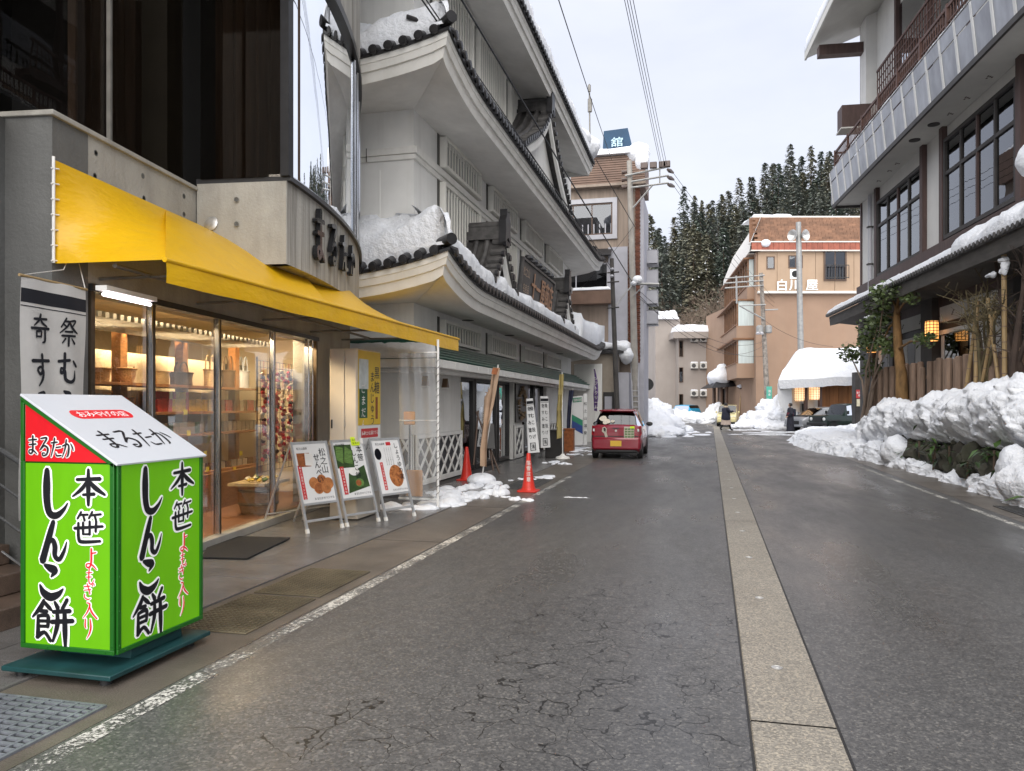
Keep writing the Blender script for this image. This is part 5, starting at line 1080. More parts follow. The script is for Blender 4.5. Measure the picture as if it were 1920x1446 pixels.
# ---- small hut with a pile of snow, bamboo screen
D = 70; hut = thing('roofed_gate', 'small dark-roofed gate hut under a mound of snow by the yellow car', 'hut', CP(UX(1365, D), D, 0))
for u in (1352, 1362): 
    for dd in (0, 2.4): MB().tube([CP(UX(u, D), D + dd, 0), CP(UX(u, D), D + dd, VZ(724, D))], .16, 8).build('post', 'win_brown', hut)
a, b, c, d_ = CP(UX(1330, D), D - .8, VZ(728, D)), CP(UX(1388, D), D - .8, VZ(724, D)), CP(UX(1388, D), D + 3.4, VZ(724, D)), CP(UX(1330, D), D + 3.4, VZ(728, D)); top = (a + c) / 2 + Vector((0, 0, 1.1))
MB().add([a, b, c, d_, top], [(0, 1, 4), (1, 2, 4), (2, 3, 4), (3, 0, 4), (3, 2, 1, 0)]).build('roof', 'tile_dark', hut, smooth=0); MB().box((UX(1366, D), D + 2.6, 0), (UX(1385, D), D + 2.8, VZ(728, D)), CM).build('screen', 'door_dark', hut, normals=True)
snow_heap('roof_snow', 'peaked mound of snow on the small gate hut', [((a + c) / 2 + Vector((0, 0, .9)), (1.25, 1.6, .9)), ((a + c) / 2 + RGT * .1 + Vector((0, 0, 1.6)), (.6, .7, .6))], amp=.25, floor=-9, sub=3)
bs = thing('bamboo_screen', 'screen of leaning bamboo poles beside the tan hotel entrance', 'screen', CP(UX(1398, 68), 68, 0)); mat('bamboo', (.42, .29, .14), .5, .2, 2, rnd=.3)
for i in range(7): u = 1387 + 3.6 * i; MB().tube([CP(UX(u - 2, 68), 68, .2), CP(UX(u + 3, 68), 68, VZ(727, 68))], .06, 6).build('pole', 'bamboo', bs)
MB().slab(CP(UX(1385, 68), 67.6, VZ(728, 68)), CP(UX(1418, 68), 67.6, VZ(721, 68)), CP(UX(1418, 68), 70, VZ(716, 68)), CP(UX(1390, 68), 70, VZ(722, 68)), .1).build('lid', 'win_brown', bs); snow_slab('screen_snow', CP(UX(1385, 68), 67.6, VZ(728, 68)), CP(UX(1418, 68), 67.6, VZ(721, 68)), CP(UX(1418, 68), 70, VZ(716, 68)), CP(UX(1390, 68), 70, VZ(722, 68)), .25, 'snow on the bamboo screen lid', .05, .2, 10, 5)

# ---- forest hillside
mat('hill_floor', (0.30, 0.29, 0.28), .9, .5, .15)
TL = [(600, 560), (1000, 500), (1212, 445), (1250, 432), (1290, 392), (1330, 372), (1362, 362), (1400, 335), (1450, 322), (1490, 296), (1540, 284), (1600, 270), (1750, 230), (2100, 190), (2700, 200)]
def tline(u):
    for (a, b), (c, d) in zip(TL[:-1], TL[1:]):
        if u <= c: return b + (d - b) * (u - a) / (c - a)
    return TL[-1][1]
DN, DF = 112.0, 235.0
def hillz(u, d):
    zf = VZ(tline(u), DF) - 23; t = (d - DN) / (DF - DN); return 1.0 + (zf - 1.0) * max(-.1, t) ** 1.12 if t > 0 else 1.0 + 20 * t * .3
rows = [[CP(UX(u, d), d, hillz(u, d) + 1.0 * fbm((u * .02, d * .05, 0))) for u in range(700, 2701, 50)] for d in np.linspace(DN - 8, DF + 25, 22)]
mb = MB(); mb.grid(rows); structure(mb.build('hill', 'hill_floor', normals=False))
def m_conifer(name, c):
    m, n, b = nmat(name)
    cc = ramp(n, noisetex(n, .5, 4), [(.3, tuple(x * .6 for x in c)), (.7, tuple(x * 1.35 for x in c))]); oi = node(n, 'ObjectInfo'); cc = mul(n, cc, ramp(n, oi.outputs['Random'], [(0, (.65, .75, .7)), (.5, (1, 1, 1)), (1, (1.35, 1.15, .9))]))
    n.links.new(cc, b.inputs['Base Color']); b.inputs['Roughness'].default_value = .8; b.inputs['Specular IOR Level'].default_value = .15
m_conifer('conifer', (.12, .132, .112)); mat('bark', (.10, .07, .05), .9, .3, 2)  # cedar green lightened and greyed to stand in for distance haze
def conifer_mesh(seed, h=23, r=3.3, nlay=46):
    rnd = random.Random(seed); mb = MB()
    for l in range(nlay):
        t = l / nlay; z = h * (.10 + .90 * t); rr = r * (1 - t) ** .72 * rnd.uniform(.72, 1.12) * min(1, .35 + t * 5) + .15
        for k in range(max(6, int(20 * (1 - t * .6)))):
            a = rnd.uniform(0, 6.283); L_ = rr * rnd.uniform(.55, 1.1); up_ = rnd.uniform(-.38, .12) * L_
            o = Vector((0, 0, z)); e = Vector((math.cos(a) * L_, math.sin(a) * L_, z + up_)); sd = Vector((-math.sin(a), math.cos(a), 0))
            for j in range(3):
                q = o.lerp(e, .42 + .27 * j) + Vector((rnd.uniform(-.3, .3), rnd.uniform(-.3, .3), rnd.uniform(-.2, .2))); s = rnd.uniform(.26, .60) * (1.25 - .35 * t)
                d1 = (e - o).normalized() * s * 1.2 + Vector((0, 0, rnd.uniform(-.3, .15))); d2 = (sd * rnd.uniform(.6, 1) + Vector((0, 0, rnd.uniform(-.7, .3)))) * s
                mb.cur = 1 if (rnd.random() < .09 and t < .93) else 0
                if mb.cur: d1 *= .8; d2 = sd * s * .6; q = q + Vector((0, 0, .15))
                mb.add([q - d1 * .5, q + d2 * .6, q + d1 * .9, q - d2 * .6], [(0, 1, 2, 3)])
    return mb.mesh('crown', ['conifer', 'snow'], smooth=0)
CON = [conifer_mesh(i, h=22 + 2 * (i % 3), r=3.4 + .4 * (i % 4)) for i in range(5)]
TRK = MB().tube([(0, 0, -1), (0, 0, 12), (0, 0, 21)], [.35, .2, .04], 7).mesh('trunk', 'bark')
rnd = random.Random(11); ntree = 0; rest = []
for ri, d in enumerate(np.linspace(DN + 6, DF + 2, 11)):
    step = 2.7 / d * FPX; u = 1196 + rnd.uniform(0, step)
    while u < 1600:
        dd = d + rnd.uniform(-4, 4); p = CP(UX(u, dd), dd, hillz(u, dd) - .5); s = rnd.uniform(.72, 1.12)
        if not (ri < 3 and 1250 < u < 1376) and not (ri < 2 and rnd.random() < .35 and u < 1400):
            t = thing('cedar_tree', 'dark green cedar with flecks of snow in the forest on the hillside', 'tree', p, rnd.uniform(0, 6.28), 'cedars of the hillside forest'); t.scale = (s, s, s * rnd.uniform(.92, 1.12))
            for nm, me in (('crown', CON[rnd.randrange(5)]), ('trunk', TRK)): o = bpy.data.objects.new(nm, me); col.objects.link(o); o.parent = t
            ntree += 1
        u += step * rnd.uniform(.75, 1.3)
print('TREES', ntree)
# the wood goes on behind the right-hand buildings: one mass
mb = MB(); base = CON[0]; vv = np.array([v.co[:] for v in base.vertices]); ff = [tuple(p.vertices) for p in base.polygons]
for i in range(46):
    d = rnd.uniform(DN + 20, DF); u = rnd.uniform(1640, 2600); p = CP(UX(u, d), d, hillz(u, d)); s = rnd.uniform(.8, 1.1); sel = ff[::2]
    mb.add([(q[0] * s * 1.15 + p.x, q[1] * s * 1.15 + p.y, q[2] * s + p.z) for q in vv], sel)
o = mb.build('forest_mass', 'conifer', smooth=0); tag(o, 'dark cedar wood continuing to the right behind the inn', 'wood', kind='stuff')
# bare brown trees at the foot of the hill
mat('twig', (.25, .19, .145), .9, .3, 2)
def bare_tree(p, h, seed, label, r0=.12, spread=.55, m='twig', depth=4, name='bare_tree', cat='tree', group=None, nb=(3, 4)):
    rnd = random.Random(seed); t = thing(name, label, cat, p, group=group); limbs = [MB(), MB()]
    def grow(a, d, L_, r, lv):
        q = a + d * L_; mid = a.lerp(q, .5) + Vector((rnd.uniform(-1, 1), rnd.uniform(-1, 1), 0)) * L_ * .06
        limbs[0 if lv < 1 else 1].tube([a, mid, q], [r, r * .85, r * .65], 5 if lv < 2 else 3, cap=False)
        if lv >= depth: return
        for k in range(rnd.randint(*nb)):
            nd = (d + Vector((rnd.gauss(0, 1), rnd.gauss(0, 1), rnd.gauss(.25, .6))) * spread).normalized(); grow(a.lerp(q, rnd.uniform(.5, 1)), nd, L_ * rnd.uniform(.55, .8), r * .58, lv + 1)
    for k in range(2): grow(Vector(p), Vector((rnd.uniform(-.2, .2), rnd.uniform(-.2, .2), 1)).normalized(), h * .36, r0, 0)
    limbs[0].build('trunk', m, t); limbs[1].build('branches', m, t); return t
for k, (u, d, h) in enumerate(((1262, 128, 15), (1284, 122, 16), (1304, 132, 18), (1326, 124, 17), (1346, 130, 18), (1364, 136, 20))):
    bare_tree(CP(UX(u, d), d, hillz(u, d)), h, 40 + k, ['leftmost', 'second', 'third', 'fourth', 'fifth', 'rightmost'][k] + ' bare brown tree from the left at the foot of the forest', .14, .6, group='bare trees below the forest', depth=5, nb=(3, 3))
# white snowy terraces left of the beige block
for k in range(9):
    d = 88 + k * 1.2; snow_slab('bank_snow', CP(UX(1190, d), d, 1.0 + k * .95), CP(UX(1236, d), d, 1.0 + k * .95), CP(UX(1236, d), d + 2.2, 1.6 + k * .95), CP(UX(1190, d), d + 2.2, 1.6 + k * .95), .75, f'snowy slope step number {k + 1} from below left of the beige block', .3, .4, 14, 6, seed=k)
# ================================================================== RIGHT-HAND INN
mat('inn_plaster', (.66, .65, .62), .8, .05, 1.5, stain=.15, stc=(.45, .43, .4)); mat('inn_brown', (.085, .052, .045), .6, .2, 3, (3, 3, .6), rnd=.12); mat('inn_dark', (.045, .04, .037), .6, .25, 3); mat('inn_soffit', (.60, .59, .55), .85, .06, 1.2, stain=.2, stc=(.42, .40, .36), sts=(1, 1, 1))
mat('balcony_panel', (.30, .31, .34), .28, .3, 1.6, (1, 1, .6), rnd=.18); mat('bar_white', (.62, .62, .60), .5, .1); mat('eave_board', (.085, .078, .07), .7, .25, 2, (1, 1, 4)); mat('rust_rail', (.10, .052, .04), .6, .3, 4)
glassmat('glass_inn', (.40, .40, .40), 1.5, .0, 1.6); mat('blind', (.50, .50, .49), .8, .05)
Q0 = Vector((6.16, 33.0, 0)); QS = Vector((.0764, -.997, 0)).normalized(); QN = Vector((-.997, -.0764, 0)).normalized()
QM = Matrix((QS, QN, Vector((0, 0, 1)))).transposed().to_4x4(); QM.translation = Q0       # x = towards the camera along the front, y = out to the street
def RP(s, o, z): return Q0 + QS * s + QN * o + Vector((0, 0, z))
def PR(u, v, o=0.0):
    r = ray(u, v); p = Q0 + QN * o; c = Vector((0, 0, CAM_H)); q = c + r * ((p - c).dot(QN) / r.dot(QN)); return (q - Q0).dot(QS), q.z
ri = thing('timber_inn', 'white and brown timber inn with a long balcony on the right', 'building', Q0)
def rb(s0, s1, o0, o1, z0, z1, name, m, parent=ri, bevel=0.0): return MB().box((s0, o0, z0), (s1, o1, z1), QM).build(name, m, parent, bevel=bevel, normals=True)
SE = 31.0
rb(.12, SE, -9, -.02, .6, 9.62, 'wall', 'inn_plaster'); rb(.12, .9, -9, .05, 9.62, 17, 'wall', 'inn_plaster'); rb(.9, SE, -9, -.35, 9.62, 17, 'upper_wall', 'inn_plaster')
rb(0, .16, -9, .03, .6, 17, 'corner_post', 'inn_brown'); 
MB().box((5.2, -12, -.05), (SE, .9, .85), QM).build('raised_ground', 'terrain_snow', ri, normals=True)
# balcony
bl = rb(-.1, SE, -.02, 1.0, 9.60, 9.78, 'balcony', 'inn_soffit'); rb(-.14, SE, .98, 1.05, 9.50, 9.64, 'edge_strip', 'inn_dark', bl); rb(-.16, -.1, 0, 1.05, 9.5, 9.64, 'edge_strip', 'inn_dark', bl)
W_ = .95; n = 31; PB = MB().box((.03, -.02, 0), (W_ - .03, .0, .86)).mesh('panel', 'balcony_panel'); PT = MB().box((.03, -.02, 0), (W_ - .03, .0, .36)).mesh('panel', 'balcony_panel'); BRm = MB().box((-.05, -.03, 0), (.05, .025, 1.27)).mesh('panel_bar', 'bar_white')
tilt = Matrix.Rotation(R(-6), 4, 'X')
for i in range(n):
    M = QM @ Matrix.Translation((-.12 + i * W_, 1.0, 9.66)) @ tilt
    inst('panel', PB, bl, M @ Matrix.Translation((0, 0, .0))); inst('panel', PT, bl, M @ Matrix.Translation((0, .012, .90))); inst('panel_bar', BRm, bl, M)
rb(-.12, SE, 1.08, 1.12, 10.94, 10.99, 'panel_cap', 'steel_arm', bl); rb(-.16, -.12, 0, 1.08, 9.64, 10.95, 'end_panel', 'balcony_panel', bl)
rl = rb(-.1, SE, .92, .98, 11.68, 11.76, 'railing', 'rust_rail', ri); rb(-.1, SE, .93, .97, 11.30, 11.34, 'rail_bar', 'rust_rail', rl); rb(-.1, SE, .93, .97, 11.02, 11.06, 'rail_bar', 'rust_rail', rl)
bal = MB().box((-.012, -.012, 0), (.012, .012, .7)).mesh('baluster', 'rust_rail'); pst = MB().box((-.045, -.045, 0), (.045, .045, .95)).mesh('rail_post', 'rust_rail')
for i in range(90): inst('baluster', bal, rl, QM @ Matrix.Translation((i * .17, .95, 11.0)))
for i in range(17): inst('rail_post', pst, rl, QM @ Matrix.Translation((-.05 + i * 1.9, .95, 10.85)))
MB().box((-.1, 0, 11.3), (-.05, .95, 11.36), QM).build('rail_bar', 'rust_rail', rl, normals=True); MB().box((-.1, 0, 11.68), (-.05, .95, 11.75), QM).build('rail_bar', 'rust_rail', rl, normals=True)
snow_slab('balcony_snow', RP(3, .95, 10.97), RP(14, .95, 10.97), RP(14, 1.15, 10.97), RP(3, 1.15, 10.97), .07, 'thin snow left on the balcony edge of the right inn', .05, .08, 50, 4)
# soffit lights and marks
for s, o in ((7.6, .5), (8.9, .42)): MB().lathe([(.16, 0), (.16, -.025), (.12, -.03)], 18, QM @ Matrix.Translation((s, o, 9.60))).build('soffit_lamp', 'inn_dark', ri)
for s in (3.2, 4.4, 5.2, 9.6, 10.7, 12.0): p = MB(); [p.box((s + a, .18 + b, 9.594), (s + a + .07, .22 + b, 9.599), QM) for a, b in ((0, 0), (.05, .06), (-.04, .1), (.09, .12))]; p.build('soffit_bracket', 'inn_brown', ri, normals=True)
# first-floor windows: thing > window > pane, transom
FMx = frame(Q0 + Vector((0, 0, 0)), -QS, (0, 0, 1))     # x away from the camera; z out to the street
def inn_window(s0, s1, z0, z1, cols, ztr, blinds):
    f = MB(); w_ = .11
    for a in ((s0 - w_, z0 - w_, s1 + w_, z0), (s0 - w_, z1, s1 + w_, z1 + w_), (s0 - w_, z0, s0, z1), (s1, z0, s1 + w_, z1)): f.box((a[0], -.03, a[1]), (a[2], .10, a[3]), QM)
    g = f.build('window', 'inn_dark', ri, normals=True); rb(s0, s1, -.015, -.008, z0, z1, 'room', 'room_dim', g)
    for i in range(cols):
        a, b = s0 + (s1 - s0) * i / cols, s0 + (s1 - s0) * (i + 1) / cols
        if blinds[i]: rb(a, b, .0, .008, z0 + (ztr - z0) * blinds[i], ztr, 'blind', 'blind', g)
        rb(a + .03, b - .03, .03, .036, z0, ztr - .04, 'pane', 'glass_inn', g); rb(a + .03, b - .03, .03, .036, ztr + .04, z1, 'transom_pane', 'glass_inn', g)
        if i: rb(a - .05, a + .05, -.0, .08, z0, z1, 'mullion', 'inn_dark' if i % 2 else 'inn_brown', g)
    rb(s0, s1, -.0, .085, ztr - .05, ztr + .05, 'transom', 'inn_dark', g); return g
inn_window(2.5, 6.8, 6.40, 8.95, 4, 8.15, (0, .12, .1, 0)); inn_window(8.8, 12.9, 6.45, 9.1, 4, 8.2, (0, .45, .45, .35)); inn_window(15.2, 19.5, 6.45, 9.1, 4, 8.2, (0, .5, .4, 0))
for s in (2.28, 6.98, 8.55, 13.15): rb(s - .12, s + .12, -.02, .12, 6.3, 9.6, 'post', 'inn_brown')
rb(0, SE, -.02, .16, 5.95, 6.28, 'beam', 'inn_brown'); rb(0, SE, -.02, .10, 4.2, 5.95, 'spandrel', 'inn_brown')
MB().tube([RP(1.6, .10, 9.55), RP(1.6, .10, 5.6)], .075, 10).build('downpipe', 'win_frame', ri)
for z in (6.9, 8.3): rb(1.5, 1.7, 0, .2, z, z + .05, 'pipe_clip', 'inn_dark')
# upper storey details
for s in (3.4, 6.4, 9.5): rb(s, s + .22, -.35, -.2, 9.8, 17, 'post', 'inn_brown')
ur = rb(2.6, 8.6, .1, .16, 13.72, 13.80, 'upper_rail', 'rust_rail'); rb(2.6, 8.6, .1, .16, 12.75, 12.83, 'rail_bar', 'rust_rail', ur); rb(2.6, 8.6, -.35, .18, 12.55, 12.75, 'upper_sill', 'inn_brown', ur)
for i in range(26): inst('baluster', bal, ur, QM @ Matrix.Translation((2.65 + i * .235, .13, 12.8)) @ Matrix.Diagonal((1.4, 1.4, 1.32, 1)))
for z in (13.1, 13.4): rb(2.6, 8.6, .115, .145, z, z + .03, 'rail_bar', 'rust_rail', ur)
for s0, s1 in ((3.65, 6.3), (6.7, 9.4)): rb(s0, s1, -.34, -.30, 12.9, 15.6, 'upper_pane', 'glass_far')
for s0, s1 in ((1.2, 3.2), (3.8, 6.2), (6.8, 9.2)): rb(s0, s1, -.34, -.31, 10.2, 12.0, 'balcony_door', 'hotel_wall')
rf = MB().slab(RP(-.9, 1.9, 16.1), RP(SE, 1.9, 16.1), RP(SE, -1, 17.2), RP(-.9, -1, 17.2), .16).build('top_roof', 'inn_soffit', ri, normals=True); rb(-1.0, SE, 1.86, 1.94, 15.9, 16.2, 'top_fascia', 'inn_soffit', rf); rb(.2, .6, 0, 1.7, 15.4, 15.8, 'roof_beam', 'inn_brown', rf)
snow_slab('roof_snow', RP(-.95, 1.95, 16.2), RP(12, 1.95, 16.2), RP(12, 0, 16.9), RP(-.95, 0, 16.9), .5, 'snow edge on the topmost roof of the right inn', .12, .25, 40, 8)
rb(.9, 1.6, .05, 1.1, 12.15, 13.0, 'side_bay', 'inn_brown'); rb(.86, 1.64, .05, 1.14, 12.1, 12.15, 'side_bay_base', 'inn_soffit')
# lower tiled eave
er = MB().slab(RP(.35, 1.36, 5.12), RP(SE, 1.36, 5.12), RP(SE, .0, 5.85), RP(.35, .0, 5.85), .05).build('lower_roof', 'tile_grey', ri, normals=True)
mb = MB(); mb.add([RP(s, o, z) for s in (.45, SE) for o, z in ((1.30, 5.08), (1.26, 4.74), (.9, 4.82), (.0, 4.70))], [(0, 4, 5, 1), (1, 5, 6, 2), (2, 6, 7, 3), (0, 1, 2, 3)]); mb.build('eave_soffit', 'eave_board', er, normals=True)
et = MB(); et.lathe([(0, -.01), (.05, -.01), (.06, .0), (.06, .05)], 8, Matrix.Rotation(R(-90), 4, 'X')); et.grid([[Vector((.06 * math.cos(R(a)), y, .06 * math.sin(R(a)) - y * .54)) for a in range(0, 181, 30)] for y in (0, -.6)]); et = et.mesh('eave_tile', 'tile_grey')
for i in range(96): inst('eave_tile', et, er, QM @ Matrix.Translation((.45 + i * .20, 1.37, 5.14)))
snow_slab('roof_snow', RP(.3, 1.36, 5.17), RP(13.2, 1.36, 5.17), RP(13.2, .75, 5.50), RP(.3, .75, 5.50), .14, 'thin snow line along the lower eave of the right inn', .07, .12, 140, 5, ns=1.6)
snow_slab('roof_snow', RP(12.8, 1.40, 5.15), RP(18, 1.40, 5.15), RP(18, .3, 5.7), RP(12.8, .3, 5.7), .30, 'thicker snow at the near end of the lower right eave', .14, .2, 60, 10, ns=1.6)
snow_heap('roof_snow', 'snow drooping from the roof edge at the right border of the picture', [(PD(1934, 300, 15.5), (.22, .4, .38))], amp=.35, floor=-9)
# ground floor: posts, plaster, dark doors
rb(.12, SE, -.02, .06, .8, 4.7, 'lower_wall', 'inn_dark')
for s, w_ in ((2.3, .2), (4.6, .22), (7.9, .45), (13.0, .3), (16.5, .3)): rb(s - w_, s + w_, .06, .28, .8, 4.75, 'post', 'inn_dark')
for s0, s1 in ((2.6, 4.3), (4.9, 7.3), (8.5, 12.6), (13.4, 16.1)): rb(s0, s1, .06, .12, 3.98, 4.42, 'frieze', 'inn_plaster'); rb(s0, s1, .06, .16, 3.62, 3.74, 'lintel', 'inn_plaster')
for s0, s1, m in ((2.6, 3.0, 'inn_plaster'), (3.05, 3.7, 'door_dark'), (3.75, 4.3, 'inn_plaster'), (4.9, 5.7, 'inn_plaster'), (5.75, 6.4, 'door_dark'), (6.45, 7.3, 'blind'), (8.55, 8.75, 'inn_plaster'), (8.8, 10.4, 'glass_inn'), (10.5, 12.6, 'inn_plaster'), (13.4, 16.1, 'inn_plaster'), (17, 20, 'inn_plaster')): rb(s0, s1, .06, .10, 1.0, 3.6, 'door' if 'p' not in m[4:5] else 'wall_panel', m)
for s in (5.3, 6.9, 9.4, 11.2): p = MB(); [p.box((s + a, .12, 4.16 + b), (s + a + .09, .125, 4.20 + b), QM) for a, b in ((0, 0), (.06, .05), (-.05, -.05))]; p.build('frieze_mark', 'inn_brown', ri, normals=True)
# paper lanterns
mat('paper_lit', (.9, .6, .3), .6, emit=(1.0, .42, .10), es=.9); mat('paper_pale', (.9, .8, .6), .6, emit=(1.0, .55, .24), es=.6)
def lantern(p, w_, h, label, m='paper_lit', rz=0.0):
    t = thing('paper_lantern', label, 'lantern', p, rz, 'lit paper lanterns')
    MB().lathe([(w_ * .46, -h / 2), (w_ * .5, -h * .3), (w_ * .5, h * .3), (w_ * .46, h / 2)], 12).build('paper', m, t, world=False)
    mb = MB()
    for k in range(7): z = -h * .46 + h * .92 * k / 6; mb.lathe([(w_ * .505, z - .008), (w_ * .515, z), (w_ * .505, z + .008)], 12)
    o = mb.build('hoop', 'inn_brown', t, world=False); o['kind'] = 'stuff'
    for a in range(0, 360, 30): MB().box((w_ * .5, -.008, -h / 2), (w_ * .52, .008, h / 2), Matrix.Rotation(R(a), 4, 'Z')).build('rib', 'inn_brown', t, world=False)
    MB().lathe([(w_ * .52, h / 2), (w_ * .55, h / 2 + .02), (w_ * .3, h / 2 + .04)], 12).build('cap', 'inn_dark', t, world=False); return t
s, z = PR(1747, 621, .5); lantern(RP(s, .5, z), .36, .56, 'glowing cylindrical paper lantern on the dark post of the right inn')
s, z = PR(1634, 648, .4); lantern(RP(s, .4, z), .34, .5, 'glowing paper lantern half hidden by the evergreen shrub')

# bamboo and log fence in front of the inn
mat('picket', (.29, .20, .145), .75, .25, 3, (3, 3, .5), rnd=.35)
fe = thing('log_fence', 'fence of upright brown log pickets behind the snow bank', 'fence', RP(8, .75, .9))
pk = MB(); pk.lathe([(.075, 0), (.085, .02), (.083, 1.5), (.085, 2.0), (.06, 2.02)], 9); pk = pk.mesh('picket', 'picket'); pks = MB().lathe([(.08, 0), (.078, 1.84), (.06, 1.86)], 9).mesh('picket', 'picket')
i = 0; s = 4.6
while s < 15.5:
    if not (9.2 < s < 9.45): inst('picket', pk if i % 3 else pks, fe, QM @ Matrix.Translation((s, .75 + (.10 if i % 3 == 1 else 0) + random.uniform(-.01, .01), .80 + random.uniform(-.04, .04))))
    s += .205 + random.uniform(-.02, .03); i += 1
for z in (1.5, 2.35): rb(4.4, 15.6, .64, .68, z, z + .09, 'fence_rail', 'picket', fe)

# ================================================================== SNOW BANK AND ROCKS ON THE RIGHT
def bank(name, label, st, seed=0, m='snow_ploughed', na=84, amp=.20, cap=True):
    """st: stations (Y, Xfront, zlow, ztop, depth)"""
    ys = [q[0] for q in st]; dense = np.linspace(ys[0], ys[-1], int(abs(ys[-1] - ys[0]) / .06) + 2)
    ip = lambda y, k: float(np.interp(y, ys, [q[k] for q in st])) if ys[0] < ys[-1] else float(np.interp(-y, [-a for a in ys], [q[k] for q in st]))
    prof = [(.34, 0.0), (.12, .05), (.0, .22), (-.06, .42), (-.04, .62), (.04, .80), (.16, .92), (.34, .99), (.6, 1.0), (.85, .95), (1.0, .75), (1.05, .2)]
    if st[-2][2] < 0 and st[0][2] < 0: prof = [(-.14, -.02), (-.10, .14), (-.06, .32), (-.02, .52), (.02, .68)] + prof[5:]
    rows = []
    for y in dense:
        xf, zl, zt, dp = (ip(y, k) for k in (1, 2, 3, 4)); zt += .09 * fbm((y * .6 + seed, 3, 1), 1, 3); row = []
        for k in range(na + 1):
            f = k / na * (len(prof) - 1); i = min(len(prof) - 2, int(f)); t = f - i; a = prof[i]; b = prof[i + 1]
            p = Vector((xf + dp * (a[0] + (b[0] - a[0]) * t), y, zl + (zt - zl) * (a[1] + (b[1] - a[1]) * t)))
            q = p + Vector((seed, seed, 0)); dsp = amp * (noise.fractal(q * 1.25, .75, 2.2, 6) + .5 * (.45 - noise.voronoi(q * 1.9)[0][0])) + crumble(q) * (.075 * noise.fractal(q * 4.5, .6, 2.0, 3) + .06 * (.4 - noise.voronoi(q * 5.0)[0][0]))
            e = min(1, (y - dense[0]) / .4 + .05, (dense[-1] - y) / .4 + .05) if cap else 1
            dir_ = Vector((-1 if f < 6 else -.2, 0, .35 if f < 6 else 1)).normalized(); row.append(p + dir_ * dsp * (1 if f < 8 else .5))
        rows.append(row)
    mb = MB(); mb.grid(rows); cl = lambda r: Vector((sum(p.x for p in r) / len(r), r[0].y, min(p.z for p in r)))
    for r in (rows[0], rows[-1]): c = cl(r); mb.add([c] + r, [(0, i, i + 1) for i in range(1, len(r))])
    return tag(mb.build(name, m, smooth=60, normals=True), label, 'snow', kind='stuff')
bank('snow_bank', 'high bank of ploughed snow overhanging the rock edge on the right', [(5, 5.0, .75, 1.9, 1.6), (9, 5.1, .85, 2.0, 1.6), (12, 5.15, .80, 1.80, 1.6), (14.2, 5.2, .78, 1.95, 1.5), (16, 5.15, .75, 2.05, 1.5), (17.6, 5.2, .70, 2.0, 1.4), (19, 5.2, .72, 1.78, 1.3), (20.5, 5.2, .68, 1.86, 1.2), (22.0, 5.1, .62, 1.80, 1.1), (23.2, 5.05, .5, 1.6, 1.0), (24.3, 5.0, .3, 1.70, 1.0), (25.6, 5.0, .1, 1.72, .95), (26.6, 4.95, .0, 1.45, .95), (27.3, 4.9, -.02, 1.0, 1.1)], 4, amp=.24)
bank('snow_bank', 'low flat-topped snow bank between the road and the parked cars', [(25.4, 4.45, -.03, .36, 1.3), (28, 4.0, -.03, .50, 2.0), (31, 3.9, -.03, .52, 2.6), (34, 4.0, -.03, .55, 3.0), (37, 4.2, -.03, .50, 3.2), (39.5, 4.6, -.03, .4, 2.8), (41, 5.0, -.03, .25, 2.2)], 31, amp=.10)
bank('snow_bank', 'broken snow fallen at the foot of the rock edge', [(6, 4.75, -.03, .35, .7), (9, 4.85, -.03, .42, .6), (10.5, 4.8, -.03, .32, .8), (12.0, 5.0, -.03, .30, .5), (13.4, 4.85, -.03, .42, .7), (15, 4.95, -.03, .40, .6), (16.2, 4.95, -.03, .34, .6), (17.4, 5.05, -.03, .16, .5), (19.0, 5.0, -.03, .14, .5), (20.4, 4.95, -.03, .20, .6), (22, 4.8, -.03, .36, .8), (24, 4.65, -.03, .50, .9), (26.2, 4.55, -.03, .48, .9)], 77, amp=.15)
snow_heap('snow_clod', 'rounded lump of snow resting before the left end of the rocks', [((5.0, 22.1, .38), (.42, .6, .42))], amp=.25, seed=5)
snow_heap('snow_clod', 'snow tongue hanging between the dark rocks', [((5.02, 14.3, .55), (.22, .4, .42)), ((4.95, 13.8, .35), (.3, .5, .3))], amp=.35, seed=15)
for k, (y0, y1, xa, xb, lb) in enumerate(((11.0, 12.2, 4.25, 4.55, 'slush strip lying along the right edge line'),)):
    snow_slab('slush', (xa, y0, .004), (xb, y0, .004), (xb, y1, .004), (xa + .2, y1, .004), .035, lb, .05, .3, 40, 10, m='snow_dirty', ns=2.4)
mat('rock', (.055, .05, .04), .9, .5, 3, bump=.6, bs=12, stain=.6, stc=(.035, .05, .02), sts=(1, 1, 1))
rnd = random.Random(3)
ro = thing('rock_edging', 'dark mossy rock edging under the snow bank', 'rocks', (5.3, 16, 0))
for i in range(34):
    Y = 5.5 + i * .56; bm = bmesh.new(); bmesh.ops.create_icosphere(bm, subdivisions=3, radius=1); c = Vector((5.42 + rnd.uniform(-.08, .10), Y + rnd.uniform(-.1, .1), rnd.uniform(.22, .48))); rr = Vector((rnd.uniform(.2, .4), rnd.uniform(.24, .5), rnd.uniform(.2, .48))); mb = MB()
    vs = []
    for v in bm.verts: p = c + Vector((v.co.x * rr.x, v.co.y * rr.y, v.co.z * rr.z)); vs.append(p + v.co * (.26 * fbm(p, 3.5, 4) + .06 * (.5 - noise.voronoi(p * 3)[0][0])))
    mb.add(vs, [tuple(q.index for q in f.verts) for f in bm.faces]); bm.free(); mb.build('rock', 'rock', ro, smooth=40)
mat('leaf_green', (.065, .13, .025), .45, .4, 4, rnd=.3); mat('leaf_dark', (.045, .085, .025), .4, .5, 4, rnd=.3)
